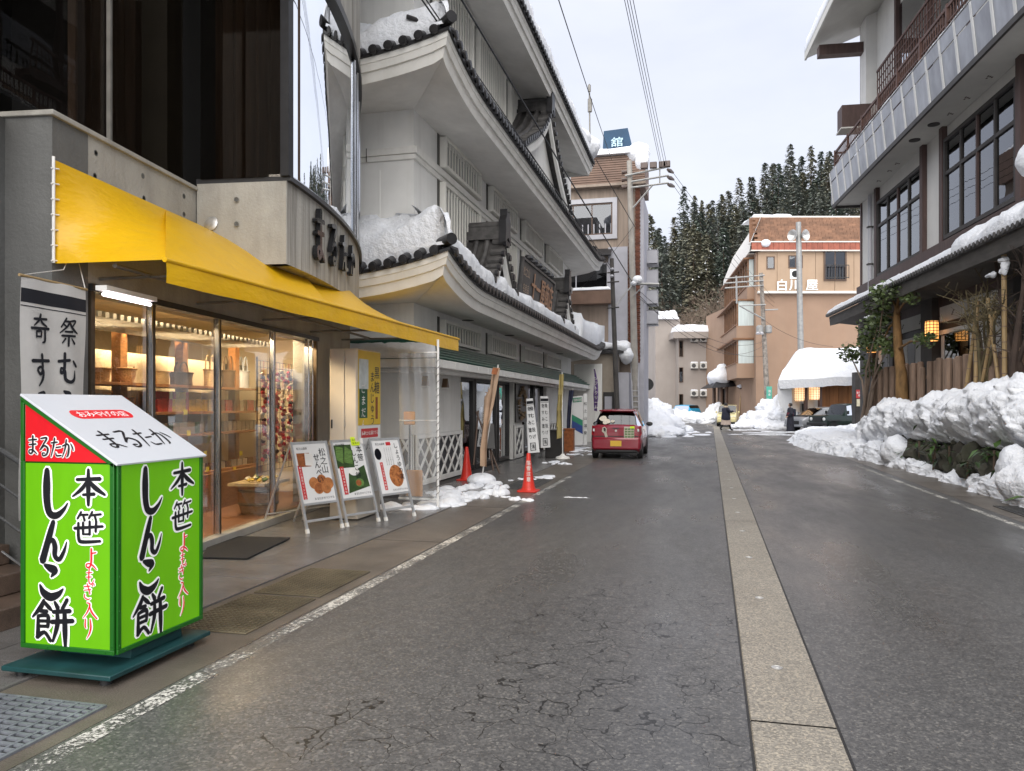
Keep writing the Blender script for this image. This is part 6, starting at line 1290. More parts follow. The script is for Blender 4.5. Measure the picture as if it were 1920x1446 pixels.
def leaf_clump(p, n, r, s, label, name='evergreen_plant', m='leaf_green', seed=0, up=.4):
    rnd = random.Random(seed); t = thing(name, label, 'plant', p); p = Vector(p)
    lf = MB()
    lf.add([(0, 0, 0), (.18, .35, .05), (0, 1, -.15), (-.18, .35, .05), (0, .4, -.02)], [(0, 1, 4), (1, 2, 4), (2, 3, 4), (3, 0, 4)]); lf = lf.mesh('leaf', m)
    for i in range(n):
        q = p + Vector((rnd.gauss(0, r), rnd.gauss(0, r), abs(rnd.gauss(0, r * 1.2)))); o = inst('leaf', lf, t, Matrix.Translation(q) @ Matrix.Rotation(rnd.uniform(0, 6.3), 4, 'Z') @ Matrix.Rotation(rnd.uniform(-.9, .7), 4, 'X') @ Matrix.Scale(s * rnd.uniform(.6, 1.2), 4))
    MB().tube([p - Vector((0, 0, .2)), p + Vector((0, 0, r * 1.5))], .02, 6).build('stem', 'bark', t); return t
leaf_clump((5.0, 12.85, .10), 34, .12, .34, 'evergreen leafy plant under the snow at the foot of the rocks', seed=1)
leaf_clump((5.02, 10.3, .15), 80, .22, .30, 'dense green plant at the right border beneath the snow bank', seed=2)
leaf_clump((5.05, 15.3, .65), 16, .10, .32, 'yellow green leaves sprouting between the rocks', seed=4)
for k_ in range(9): leaf_clump((5.08, 12.2 + k_ * 1.15, .30 + .25 * (k_ % 2)), 12, .13, .24, 'dark green leaves growing out of the rock edging', 'rock_fern', 'leaf_dark', 30 + k_)['group'] = 'leaves in the rock edging'
leaf_clump((5.06, 18.9, .6), 12, .10, .26, 'small leaves sprouting near the far rocks', seed=6)

# ================================================================== TREES AND BAMBOO PROPS BEFORE THE INN
mat('trunk_orange', (.20, .115, .045), .85, .4, 3, (2, 2, .6), bump=.4, bs=20); mat('shrub_leaf', (.075, .105, .035), .45, .5, 3)
def leaf_cloud(mb, c, rad, n, s, rnd):
    for i in range(n):
        d = Vector((rnd.gauss(0, 1), rnd.gauss(0, 1), rnd.gauss(0, 1))); d = d.normalized() * rnd.random() ** .45; q = Vector(c) + Vector((d.x * rad[0], d.y * rad[1], d.z * rad[2]))
        a = Vector((rnd.gauss(0, 1), rnd.gauss(0, 1), rnd.gauss(0, .5))).normalized(); b = a.cross(Vector((rnd.gauss(0, 1), rnd.gauss(0, 1), rnd.gauss(0, 1)))).normalized(); k = s * rnd.uniform(.6, 1.2)
        mb.add([q - a * k * .5, q + b * k * .28, q + a * k * .5, q - b * k * .28], [(0, 1, 2, 3)])
rnd = random.Random(21)
sh = thing('evergreen_shrub', 'tall evergreen shrub with dark leaves at the corner of the log fence', 'shrub', RP(5.0, 1.1, .8)); mb = MB(); lv = MB()
for (u, v) in ((1612, 735), (1625, 690), (1640, 640), (1655, 610), (1632, 575), (1665, 650), (1672, 560), (1600, 660), (1648, 700)):
    s, z = PR(u, v, 1.2); tip = RP(s, 1.2 + rnd.uniform(-.3, .3), z); b = RP(4.2 + rnd.uniform(-.4, .8), 1.1, .6); mid = b.lerp(tip, .55) + Vector((rnd.uniform(-.2, .2), rnd.uniform(-.3, .3), .25)); mb.tube([b, b.lerp(mid, .5) + Vector((.04, .05, 0)), mid, tip], [.055, .045, .032, .015], 6)
    if v < 700: leaf_cloud(lv, tip, (.38, .55, .36), 130, .17, rnd)
for (u, v, r_) in ((1655, 590, .5), (1640, 615, .6), (1630, 640, .45), (1685, 540, .4), (1660, 545, .45), (1605, 668, .3)): s, z = PR(u, v, 1.2); leaf_cloud(lv, RP(s, 1.2, z), (r_, r_ * 1.3, r_ * .8), int(300 * r_), .17, rnd)
mb.build('stems', 'twig', sh); o = lv.build('foliage', 'shrub_leaf', sh, smooth=0)
snow_heap('shrub_snow', 'dab of snow on top of the evergreen shrub', [(RP(*[(lambda s, z: (s, 1.2, z))(*PR(1668, 546, 1.2))][0]), (.16, .25, .09)), (RP(*[(lambda s, z: (s, 1.2, z))(*PR(1632, 596, 1.2))][0]), (.2, .3, .08))], floor=-9, sub=3)
tk = thing('lopped_tree', 'lopped orange-brown tree trunk standing at the log fence', 'tree', RP(7.6, 1.0, .8)); pts = []
for u, v in ((1692, 765), (1690, 705), (1684, 650), (1681, 600), (1682, 572)): s, z = PR(u, v, 1.0); pts.append(RP(s, 1.0, z))
MB().tube(pts, [.19, .16, .13, .11, .07], 10).build('trunk', 'trunk_orange', tk); mb = MB(); lv = MB()
for (u0, v0, u1, v1) in ((1682, 600, 1655, 640), (1681, 590, 1710, 560), (1684, 655, 1735, 640), (1682, 580, 1660, 550), (1682, 576, 1690, 545), (1683, 600, 1650, 600)):
    a = RP(*(lambda s, z: (s, 1.0, z))(*PR(u0, v0, 1.0))); b = RP(*(lambda s, z: (s, 1.2, z))(*PR(u1, v1, 1.2))); mb.tube([a, a.lerp(b, .5) + Vector((0, 0, .12)), b], [.045, .03, .015], 6); leaf_cloud(lv, b, (.28, .38, .2), 60, .16, rnd)
leaf_cloud(lv, RP(*(lambda s, z: (s, 1.1, z))(*PR(1735, 633, 1.1))), (.3, .5, .14), 70, .16, rnd)
mb.build('branches', 'trunk_orange', tk); lv.build('foliage', 'shrub_leaf', tk, smooth=0)
def bamboo_pole(a, b, r, label, group='bamboo props'):
    t = thing('bamboo_pole', label, 'bamboo pole', a, group=group); a, b = Vector(a), Vector(b); k = max(3, int((b - a).length / .32)); MB().tube([a, b], r, 9).build('cane', 'bamboo', t)
    mb = MB(); d = (b - a).normalized()
    for i in range(1, k): p = a.lerp(b, i / k); mb.tube([p - d * .012, p, p + d * .012], [r * .98, r * 1.16, r * .98], 9)
    o = mb.build('node_ring', 'picket', t); o['kind'] = 'stuff'; return t
def pr3(u, v, o): s, z = PR(u, v, o); return RP(s, o, z)
bamboo_pole(pr3(1884, 730, 1.1), pr3(1882, 436, 1.1), .05, 'tall upright bamboo pole at the right side of the fence')
bamboo_pole(pr3(1809, 745, 1.1), pr3(1833, 580, 1.0), .045, 'slanting bamboo prop leaning right towards the bare tree'); bamboo_pole(pr3(1829, 735, 1.1), pr3(1832, 565, 1.05), .045, 'near-upright bamboo prop beside the slanting one'); bamboo_pole(pr3(1872, 715, 1.0), pr3(1852, 560, 1.0), .04, 'bamboo prop slanting left behind the bare stems'); bamboo_pole(pr3(1842, 715, 1.0), pr3(1866, 585, 1.05), .035, 'thin bamboo prop crossing behind the upright pole')
mat('stem_dark', (.065, .045, .035), .85, .35, 3); mat('stem_moss', (.13, .105, .055), .85, .4, 3)
def stems(name, label, base, tips, r, o, m, seed, twigs=5):
    rnd = random.Random(seed); t = thing(name, label, 'tree', base); tr = MB(); tw = MB(); base = Vector(base)
    for u, v in tips:
        tip = pr3(u, v, o + rnd.uniform(-.3, .3)); b = base + Vector((rnd.uniform(-.12, .12), rnd.uniform(-.25, .25), 0)); pts = [b]
        for k in range(1, 5): pts.append(b.lerp(tip, k / 4) + Vector((rnd.uniform(-.06, .06), rnd.uniform(-.12, .12), .06 * math.sin(k))))
        tr.tube(pts, [r, r * .85, r * .65, r * .45, r * .22], 7)
        for k in range(twigs):
            a = pts[2].lerp(pts[4], rnd.random()); d = Vector((rnd.gauss(0, .6), rnd.gauss(0, .9), rnd.uniform(-.1, .9))).normalized() * rnd.uniform(.3, .9); e = a + d; tw.tube([a, a.lerp(e, .5) + Vector((0, 0, .06)), e], [.014, .010, .005], 4)
            for j in range(3): f = a.lerp(e, rnd.uniform(.3, 1)); g_ = f + Vector((rnd.gauss(0, .15), rnd.gauss(0, .25), rnd.uniform(0, .3))); tw.tube([f, g_], [.008, .004], 3)
    tr.build('stems', m, t); tw.build('twigs', m, t); return t
stems('bare_tree', 'bare many-stemmed tree tied among the bamboo props', pr3(1848, 730, .9), ((1812, 540), (1838, 535), (1826, 560), (1862, 545), (1880, 560), (1800, 560), (1870, 600), (1850, 520)), .05, .95, 'stem_moss', 5, 9)
stems('bare_tree', 'dark leaning bare tree at the right border', pr3(1905, 760, .9), ((1862, 455), (1878, 520), (1905, 560), (1918, 470), (1890, 640), (1930, 600)), .09, .95, 'stem_dark', 8, 7)
snow_heap('branch_snow', 'snow clump stuck on the upright bamboo pole', [(pr3(1884, 502, 1.13), (.08, .10, .16)), (pr3(1881, 488, 1.13), (.09, .12, .07)), (pr3(1878, 508, 1.13), (.05, .08, .06))], floor=-9, sub=3)
snow_heap('branch_snow', 'snow clump on the twigs left of the upright bamboo pole', [(pr3(1856, 517, 1.1), (.07, .22, .06)), (pr3(1862, 514, 1.1), (.06, .16, .07))], floor=-9, sub=3)

# ================================================================== GATEHOUSE UNDER DEEP SNOW
D = 51; gh = thing('gatehouse', 'white gatehouse with wooden doors under very deep snow', 'building', CP(UX(1530, D), D, 0)); mat('door_wood', (.33, .135, .04), .55, .25, 1.5, (3, 3, .3), rnd=.1)
def gx(u): return UX(u, D)
def gz(v): return VZ(v, D)
def gb(u0, u1, v0, v1, d0, d1, name, m, parent=gh, bevel=0.0): return MB().box((gx(u0), d0, gz(v1)), (gx(u1), d1, gz(v0)), CM).build(name, m, parent, bevel=bevel, normals=True)
gb(1523, 1640, 722, 815, D, D + 5, 'wall', 'inn_plaster'); gb(1523, 1640, 707, 722, D - .1, D + 5, 'wall_head', 'inn_plaster')
for i in range(4): u = 1536 + 18 * i; gb(u, u + 17.4, 723, 772, D - .06, D - .0, 'door', 'door_wood')
gb(1534, 1640, 719, 723, D - .12, D + .1, 'door_head', 'inn_brown'); gb(1523, 1640, 770, 815, D - .04, D, 'plinth', 'inn_dark')
for u in (1495, 1521): gb(u - 2.2, u + 2.2, 716, 815, D - 1.6, D - 1.3, 'post', 'inn_brown')
gb(1504, 1518, 757, 815, D - .02, D + .05, 'doorway', 'door_dark'); gb(1497, 1523, 716, 815, D + .1, D + 4, 'porch_wall', 'inn_plaster')
ea = [CP(UX(1462, D - 2.6), D - 2.6, gz(716)), CP(gx(1650), D - 1.2, gz(706)), CP(gx(1650), D + 6, gz(706)), CP(UX(1462, D + 6), D + 6, gz(716))]
MB().slab(*ea, .16).build('eave', 'tile_dark', gh, normals=True); gb(1500, 1640, 712, 716, D - 1.2, D - .9, 'eave_beam', 'inn_brown')
mb = MB(); N1, N2 = 44, 22; rows = []
for j in range(N2 + 1):
    v = j / N2; row = []
    for i in range(N1 + 1):
        u = i / N1; p = (ea[0] * (1 - u) + ea[1] * u) * (1 - v) + (ea[3] * (1 - u) + ea[2] * u) * v
        eu = min(1, u * 190 / 44); ev = min(1, v / .34, (1 - v) / .34); k = min(1, u * 12) ** .5 * min(1, v * 9) ** .5
        h = .62 * min(1, min(u * 16, v * 14)) ** .5 + 1.55 * min(1, max(0, u * 5.2 - .15) ** .9, max(0, ev - .05) ** .75) + .12 * fbm(p, .7, 4); row.append(p + Vector((0, 0, max(.02, h))) + (-RGT * .15 - FWD * .15) * (1 if (u < .05 or v < .05) else 0))
    rows.append(row)
mb.grid(rows); mb.grid([rows[0], [p - Vector((0, 0, .55)) + FWD * .1 for p in rows[0]]]); mb.grid([[r[0] for r in rows], [r[0] - Vector((0, 0, .5)) + RGT * .1 for r in rows]]); tag(mb.build('roof_snow', 'snow', smooth=60, normals=True), 'very deep smooth snow covering the gatehouse roof', 'snow', kind='stuff')
for k, (u, v, w_, h) in enumerate(((1483, 739, .62, .95), (1510, 736, .66, 1.0))): 
    t = lantern(CP(gx(u), D - 1.5, gz(v)), w_ , h, ['left glowing pale lantern of the gatehouse porch', 'right glowing pale lantern of the gatehouse porch'][k], 'paper_pale', YAW); 
    MB().lathe([(.55, .52), (.1, .72)], 4).build('hood', 'inn_dark', t, world=False)
    gb(u - 7, u + 7, 716, 772, D - .9, D - .85, 'screen', 'inn_plaster')
snow_slab('roof_snow', CP(gx(1555), 44, 8.6 - 2.2), CP(gx(1640), 44, 8.9 - 2.2), CP(gx(1640), 48, 9.9 - 2.2), CP(gx(1565), 48, 9.6 - 2.2), .55, 'snow tongue under the far tip of the right eave', .1, .3, 20, 8)
wg = thing('side_roof', 'small tiled side roof carrying snow below the far tip of the right eave', 'roof', CP(gx(1600), 46, 6)); MB().slab(CP(gx(1553), 43.9, 6.4), CP(gx(1640), 43.9, 6.7), CP(gx(1640), 48, 7.7), CP(gx(1563), 48, 7.4), .14).build('tiles', 'tile_dark', wg, normals=True)
MB().box((gx(1612), 44.5, 0), (gx(1640), 47.5, 6.5), CM).build('wall', 'inn_plaster', wg, normals=True)
gp = thing('gate_pillar', 'dark stone gate pillar with red and cream notices', 'pillar', CP(UX(1612, 41), 41, 0)); D = 41; MB().box((UX(1604, D), D, 0), (UX(1620, D), D + .45, VZ(698, D)), CM).build('shaft', 'inn_dark', gp, bevel=.02, normals=True)
MB().box((UX(1605, D), D - .03, VZ(747, D)), (UX(1614.5, D), D - .002, VZ(731, D)), CM).build('red_notice', mat('notice_red', (.55, .06, .06), .5), gp, normals=True); MB().box((UX(1606, D), D - .03, VZ(762, D)), (UX(1615, D), D - .002, VZ(748.5, D)), CM).build('cream_notice', mat('notice_cream', (.72, .66, .48), .5), gp, normals=True)
M_ = frame(CP(UX(1610, D), D - .034, VZ(739, D)), RGT, (0, 0, 1)); mb = MB(); htext(mb, '駐車', M_, -.07, .08, .12, .13, 0.004, .006); htext(mb, '場', M_, 0, -.08, .12, .13, .004, .006); mb.build('lettering', 'letter_white', gp)
# ================================================================== GREEN LIGHT-BOX SIGN
def emat(name, c, e, rough=.3, es=.55): return mat(name, c, rough, .10, 1.5, emit=e, es=es, stain=.35, stc=tuple(x * .55 for x in c), sts=(3, 3, .6))
emat('sign_face_green', (.105, .35, .003), (.19, .58, .004), es=.13); emat('sign_face_red', (.60, .010, .016), (.7, .01, .02), es=.12); mat('sign_roof_white', (.52, .54, .58), .25, .02, emit=(.9, .95, 1), es=.06); mat('sign_frame_green', (.012, .12, .010), .35, .1, 6); mat('sign_base_teal', (.010, .055, .058), .45, .3, 4, stain=.4, stc=(.02, .04, .04), sts=(1, 1, 1)); mat('ink_black', (.008, .008, .012), .4, .05); mat('ink_white', (.82, .82, .80), .4, .02, emit=(1, 1, 1), es=.12); mat('ink_red', (.55, .012, .02), .4, .05, emit=(.8, .01, .02), es=.15)
SX0, SX1, SY0, SY1, SZ0, SZ1, SZT = -3.96, -3.30, 3.777, 4.56, .15, 1.265, 1.66
gs = thing('light_box_sign', 'green illuminated box sign with a white sloping top and brush lettering', 'sign', ((SX0 + SX1) / 2, (SY0 + SY1) / 2, 0))
mb = MB(); P = [(SX0, SY0, SZ0), (SX1, SY0, SZ0), (SX1, SY0, SZ1), (SX0, SY0, SZT)]; mb.prism([(a + (.012 if a == SX0 else -.012), b + .012, c) for a, b, c in P], (0, 0, 0), (0, SY1 - SY0 - .024, 0)); mb.build('box_core', 'sign_frame_green', gs)
fw = .028
LMx = frame((SX0, SY0, 0), (1, 0, 0), (0, 0, 1)); RMx = frame((SX1, SY0, 0), (0, 1, 0), (0, 0, 1))      # left face looks at the camera, right face at the street
Wl, Wr = SX1 - SX0, SY1 - SY0
mb = MB(); mb.box((fw, SZ0 + fw, 0), (Wl - fw, SZ1 - .01, .006), LMx); mb.build('front_face', 'sign_face_green', gs, normals=True)
mb = MB(); mb.prism([LMx @ Vector(q) for q in ((fw, SZ1, 0), (Wl - fw - .03, SZ1, 0), (fw, SZT - .045, 0))], (0, 0, 0), (0, -.006, 0)); mb.build('front_triangle', 'sign_face_red', gs, normals=True)
mb = MB(); mb.box((fw, SZ0 + fw, 0), (Wr - fw, SZ1 - .01, .006), RMx); mb.build('street_face', 'sign_face_green', gs, normals=True)
mb = MB()
for M, W in ((LMx, Wl), (RMx, Wr)):
    mb.box((0, SZ0, 0), (W, SZ0 + fw, .016), M); mb.box((0, SZ0 + fw, 0), (fw, SZ1, .016), M); mb.box((W - fw, SZ0 + fw, 0), (W, SZ1, .016), M)
mb.box((0, SZ1, 0), (fw * .8, SZT - .03, .016), LMx)
a, b = Vector((0, SZT)), Vector((Wl, SZ1)); mb.prism([LMx @ Vector(q) for q in ((0, SZT - .035, 0), (Wl, SZ1 - .03, 0), (Wl, SZ1 + .004, 0), (0, SZT + .004, 0))], (0, 0, 0), (0, -.016, 0)); mb.build('frame', 'sign_frame_green', gs, normals=True, bevel=.003)
tn = Vector((SX1 - SX0, 0, SZ1 - SZT)); up_ = Vector((-tn.z, 0, tn.x)).normalized(); o0 = Vector((SX0, 0, SZT)) + up_ * .012 - tn.normalized() * .0; o1 = Vector((SX1, 0, SZ1)) + up_ * .012 + tn.normalized() * .03
MB().slab(Vector((o0.x, SY0 - .022, o0.z)), Vector((o1.x, SY0 - .022, o1.z)), Vector((o1.x, SY1 + .02, o1.z)), Vector((o0.x, SY1 + .02, o0.z)), .014).build('top_panel', 'sign_roof_white', gs, normals=True, bevel=.003)
scr = MB().lathe([(.006, 0), (.005, .003)], 8).mesh('screw', 'sign_frame_green')
for i in range(6):
    z = SZ0 + .05 + i * .2
    for M, x in ((LMx, Wl - .014), (RMx, .014), (RMx, Wr - .014)): inst('screw', scr, gs, M @ Matrix.Translation((x, z, .016)))
for i in range(5):
    for M, W in ((LMx, Wl), (RMx, Wr)): inst('screw', scr, gs, M @ Matrix.Translation((.06 + (W - .12) * i / 4, SZ0 + .014, .016)))
def sign_text(M, W, name):
    wh, bk, rd_, wr = MB(), MB(), MB(), MB(); xl, xr_ = W * .34, W * .73
    for ch, x, y, sx_, sy_ in (('し', xl + .02, 1.07, .25, .29), ('ん', xl + .01, .79, .24, .25), ('こ', xl - .01, .555, .25, .24), ('餅', xl, .325, .29, .26), ('本', xr_, 1.12, .23, .20), ('笹', xr_, .885, .20, .18)):
        put_brush(wh, ch, M, x, y, sx_, sy_, .0085, .0125, 1.5); put_brush(bk, ch, M, x, y, sx_, sy_, .0125, 0, 1.5)
    for ch, y, sx_, sy_, dx in (('よ', .70, .10, .125, .01), ('も', .60, .075, .10, .0), ('ぎ', .51, .085, .095, -.01), ('入', .40, .10, .10, .0), ('り', .295, .08, .11, -.01)):
        put_brush(wr, ch, M, xr_ + dx + .01, y, sx_, sy_, .0085, .006, 1.2); put_brush(rd_, ch, M, xr_ + dx + .01, y, sx_, sy_, .0125, 0, 1.2)
    for m_, nm, mt in ((wh, 'letter_outline', 'ink_white'), (wr, 'letter_outline', 'ink_white'), (bk, 'lettering', 'ink_black'), (rd_, 'lettering', 'ink_red')): m_.build(nm, mt, gs, smooth=0)
sign_text(LMx, Wl, 'a'); sign_text(RMx, Wr, 'b')
wh, bk = MB(), MB()
for i, ch in enumerate('まるたか'): put_brush(wh, ch, LMx, .085 + .084 * i, SZ1 + .095 - .006 * i, .082, .115, .0085, .006, 1.4); put_brush(bk, ch, LMx, .085 + .084 * i, SZ1 + .095 - .006 * i, .082, .115, .0125, 0, 1.4)
wh.build('letter_outline', 'ink_white', gs, smooth=0); bk.build('lettering', 'ink_black', gs, smooth=0)
TMx = frame(Vector((SX1, SY0, SZ1)) + up_ * .0125, (0, 1, 0), -tn)     # along the street, up the slope
bk = MB()
for i, ch in enumerate('まるたか'): put_brush(bk, ch, TMx, .16 + .155 * i, .22, .145, .20, .0015, 0, 1.25)
bk.build('lettering', 'ink_black', gs, smooth=0)
mb = MB(); pts = []
for k in range(24):
    a = 2 * math.pi * k / 24; pts.append(TMx @ Vector((.39 + (.20 if math.cos(a) > 0 else -.20) + .052 * math.cos(a), .52 + .052 * math.sin(a), .0006)))
mb.add(pts, [tuple(range(24))]); mb.build('red_pill', 'ink_red', gs, smooth=0)
mb = MB(); htext(mb, 'おみやげの店', TMx, .215, .52, .072, .07, .0018, .004); mb.build('lettering', 'ink_white', gs, smooth=0)
cx_, cy_ = (SX0 + SX1) / 2, (SY0 + SY1) / 2
MB().box((SX0 + .12, SY0 + .16, .075), (SX1 - .03, SY1 - .16, SZ0)).build('neck', 'sign_base_teal', gs, bevel=.004); MB().box((SX0 - .02, SY0 - .13, .045), (SX1 + .075, SY1 + .0, .075)).build('base_plate', 'sign_base_teal', gs, bevel=.006)
for x in (SX0 + .05, SX1 - .02):
    for y in (SY0 - .05, SY1 - .1): MB().lathe([(.035, 0), (.035, .046)], 12, Matrix.Translation((x, y, 0))).build('caster', 'black_metal', gs)

# ================================================================== HANGING CLOTH BANNER
mat('cloth_white', (.62, .60, .57), .9, .06, 6, bump=.15, bs=120); mat('cloth_black', (.015, .016, .022), .8)
bn_ = thing('cloth_banner', 'white cloth banner with black brush characters hanging by the shop pillar', 'banner', PF(100, 740, .34))
bo = .34; sA, sB = fs_(40, bo), fs_(160, bo); zT = PF(40, 516, bo).z
BMx = frame(fp(sA, bo, zT), FD, (0, 0, 1)); Wb = sB - sA; Hb = 1.75
def bw(x, y): return .014 * math.sin(x * 17 + y * 1.3) * (-y / Hb + .25) + .010 * math.sin(y * 5 + x * 4)
def cloth_rect(x0, x1, y0, y1, z, name, m, n1=20, n2=30):
    mb = MB(); mb.grid([[BMx @ Vector((x0 + (x1 - x0) * i / n1, y0 + (y1 - y0) * j / n2, z + bw(x0 + (x1 - x0) * i / n1, y0 + (y1 - y0) * j / n2))) for i in range(n1 + 1)] for j in range(n2 + 1)]); return mb.build(name, m, bn_, smooth=60)
cloth_rect(0, Wb, 0, -Hb, 0, 'cloth', 'cloth_white'); cloth_rect(.002, Wb - .002, -.085, -.185, .002, 'dark_band', 'cloth_black', 20, 4); cloth_rect(.002, Wb - .002, -.207, -.214, .002, 'dark_line', 'cloth_black', 20, 1)
mb = MB()
for ch, x, y, s_ in (('奇', .28, -.36, .20), ('す', .29, -.665, .22), ('み', .31, -.93, .22), ('祭', .70, -.36, .20), ('む', .70, -.64, .22), ('こ', .69, -.90, .20)):
    put_brush(mb, ch, BMx, x * Wb, y, s_ * .95, s_ * 1.02, .003 + .012, 0, 1.55)
mb.v = [tuple(BMx @ (lambda q: Vector((q.x, q.y, q.z - .011 + bw(q.x, q.y))))(BMx.inverted() @ Vector(v))) for v in mb.v]; mb.build('lettering', 'cloth_black', bn_, smooth=0)
MB().tube([BMx @ Vector((-.02, .0, 0)), BMx @ Vector((Wb + .02, .0, 0))], .011, 8).build('top_rod', 'bamboo', bn_)
mb = MB(); mb.tube([BMx @ Vector((.0, .0, 0)), fp(-.02, .10, 2.70), fp(.12, .03, 2.80)], .004, 5); mb.build('string', 'cloth_white', bn_); mb = MB(); mb.tube([BMx @ Vector((Wb, .0, 0)), fp(.22, .06, 2.80)], .004, 5); mb.build('string', 'cloth_white', bn_)

# ================================================================== A-FRAME MENU BOARDS
mat('alu', (.58, .59, .60), .35, .08, 10, metal=.6); mat('poster_white', (.70, .70, .69), .45, .03, 3); mat('poster_red', (.50, .03, .035), .5, .06); mat('cracker', (.42, .16, .05), .6, .3, 14); mat('cracker_dark', (.27, .085, .025), .6, .3, 14); mat('leaf_print', (.11, .20, .05), .5, .4, 9, (1, 1, 4)); mat('leaf_print_dark', (.035, .07, .02), .5, .4, 9); mat('plate_print', (.74, .72, .68), .5); mat('note_yellow', (.62, .80, .03), .6, emit=(.6, .8, .02), es=.05); mat('bean_print', (.36, .13, .04), .5, .6, 30)  # note_yellow: plain paper, a faint glow added to its colour
AD = Vector((.384, .923, 0)).normalized(); AN = Vector((AD.y, -AD.x, 0))
def disc(mb, M, x, y, r, z, n=20, ry=None): mb.add([M @ Vector((x + r * math.cos(2 * math.pi * k / n), y + (ry or r) * math.sin(2 * math.pi * k / n), z)) for k in range(n)], [tuple(range(n))])
def a_board(p, label, deco, h=1.12, w_=.56, back=.34):
    t = thing('menu_board', label, 'sign board', p, group='aluminium menu boards'); p = Vector(p)
    M = frame(p, AD, Vector((0, 0, h)) - AN * back)
    r_ = .014
    for x in (0, w_): MB().box((x - .016, 0, -.013), (x + .016, 1.17, .013), M).build('front_leg', 'alu', t, normals=True); MB().box((x - .02, -.005, -.017), (x + .02, .05, .017), M).build('foot', 'plate_print', t, normals=True)
    for y in (.13, .34, 1.14): MB().box((.016, y, -.012), (w_ - .016, y + .03, .012), M).build('cross_rail', 'alu', t, normals=True)
    MB().box((.016, .37, -.006), (w_ - .016, 1.14, .004), M).build('panel', 'poster_white', t, normals=True)
    topb = p + Vector((0, 0, h)) - AN * back
    for x in (.03, w_ - .03): a = topb + AD * x - AN * .03; MB().tube([a, p + AD * x - AN * (back + .62)], .013, 7).build('back_leg', 'alu', t)
    a = p - AN * (back + .53) + Vector((0, 0, .16)); MB().tube([a + AD * .03, a + AD * (w_ - .03)], .010, 6).build('back_rail', 'alu', t)
    deco(t, M, w_); return t
def deco1(t, M, w_):
    mb = MB(); mb.box((.035, .42, .0045), (.095, .86, .006), M); mb.build('red_strip', 'poster_red', t, normals=True); mb = MB(); vtext(mb, '松之山温泉オリジナル品', M, .065, .83, .034, .041, .0075, .002); mb.build('lettering', 'plate_print', t)
    mb = MB(); disc(mb, M, .36, .56, .17, .005, ry=.10); mb.build('plate', 'plate_print', t)
    for i, (x, y) in enumerate(((.24, .62), (.37, .645), (.47, .60), (.30, .55), (.42, .545))): mb = MB(); disc(mb, M, x, y, .078, .0065 + .001 * i); mb.build('cracker', 'cracker', t); mb = MB(); disc(mb, M, x, y, .066, .007 + .001 * i); mb.build('cracker_face', 'cracker_dark' if i % 2 else 'cracker', t); mb = MB(); vtext(mb, '松', M, x, y, .06, .05, .0074 + .001 * i); mb.build('stamp', 'cracker_dark' if not i % 2 else 'cracker', t)
    mb = MB(); mb.box((.05, .84, .005), (.25, 1.02, .006), M); mb.build('package', 'cracker_dark', t, normals=True); mb = MB(); mb.box((.07, .87, .0065), (.19, 1.03, .0075), M @ Matrix.Rotation(R(-6), 4, 'Z')); mb.build('package_label', 'plate_print', t, normals=True)
    mb = MB(); vtext(mb, 'せんべい', M, .15, .985, .03, .035, .009, .001); vtext(mb, '松之山', M, .46, 1.02, .115, .115, .0058, .008); vtext(mb, 'せんべい', M, .35, .955, .105, .10, .0105, .008); htext(mb, '松之山温泉', M, .08, 1.08, .035, .034, .006, .002); htext(mb, 'まるたかオリジナル', M, .22, .415, .037, .036, .006, .002); mb.build('lettering', 'ink_black', t)
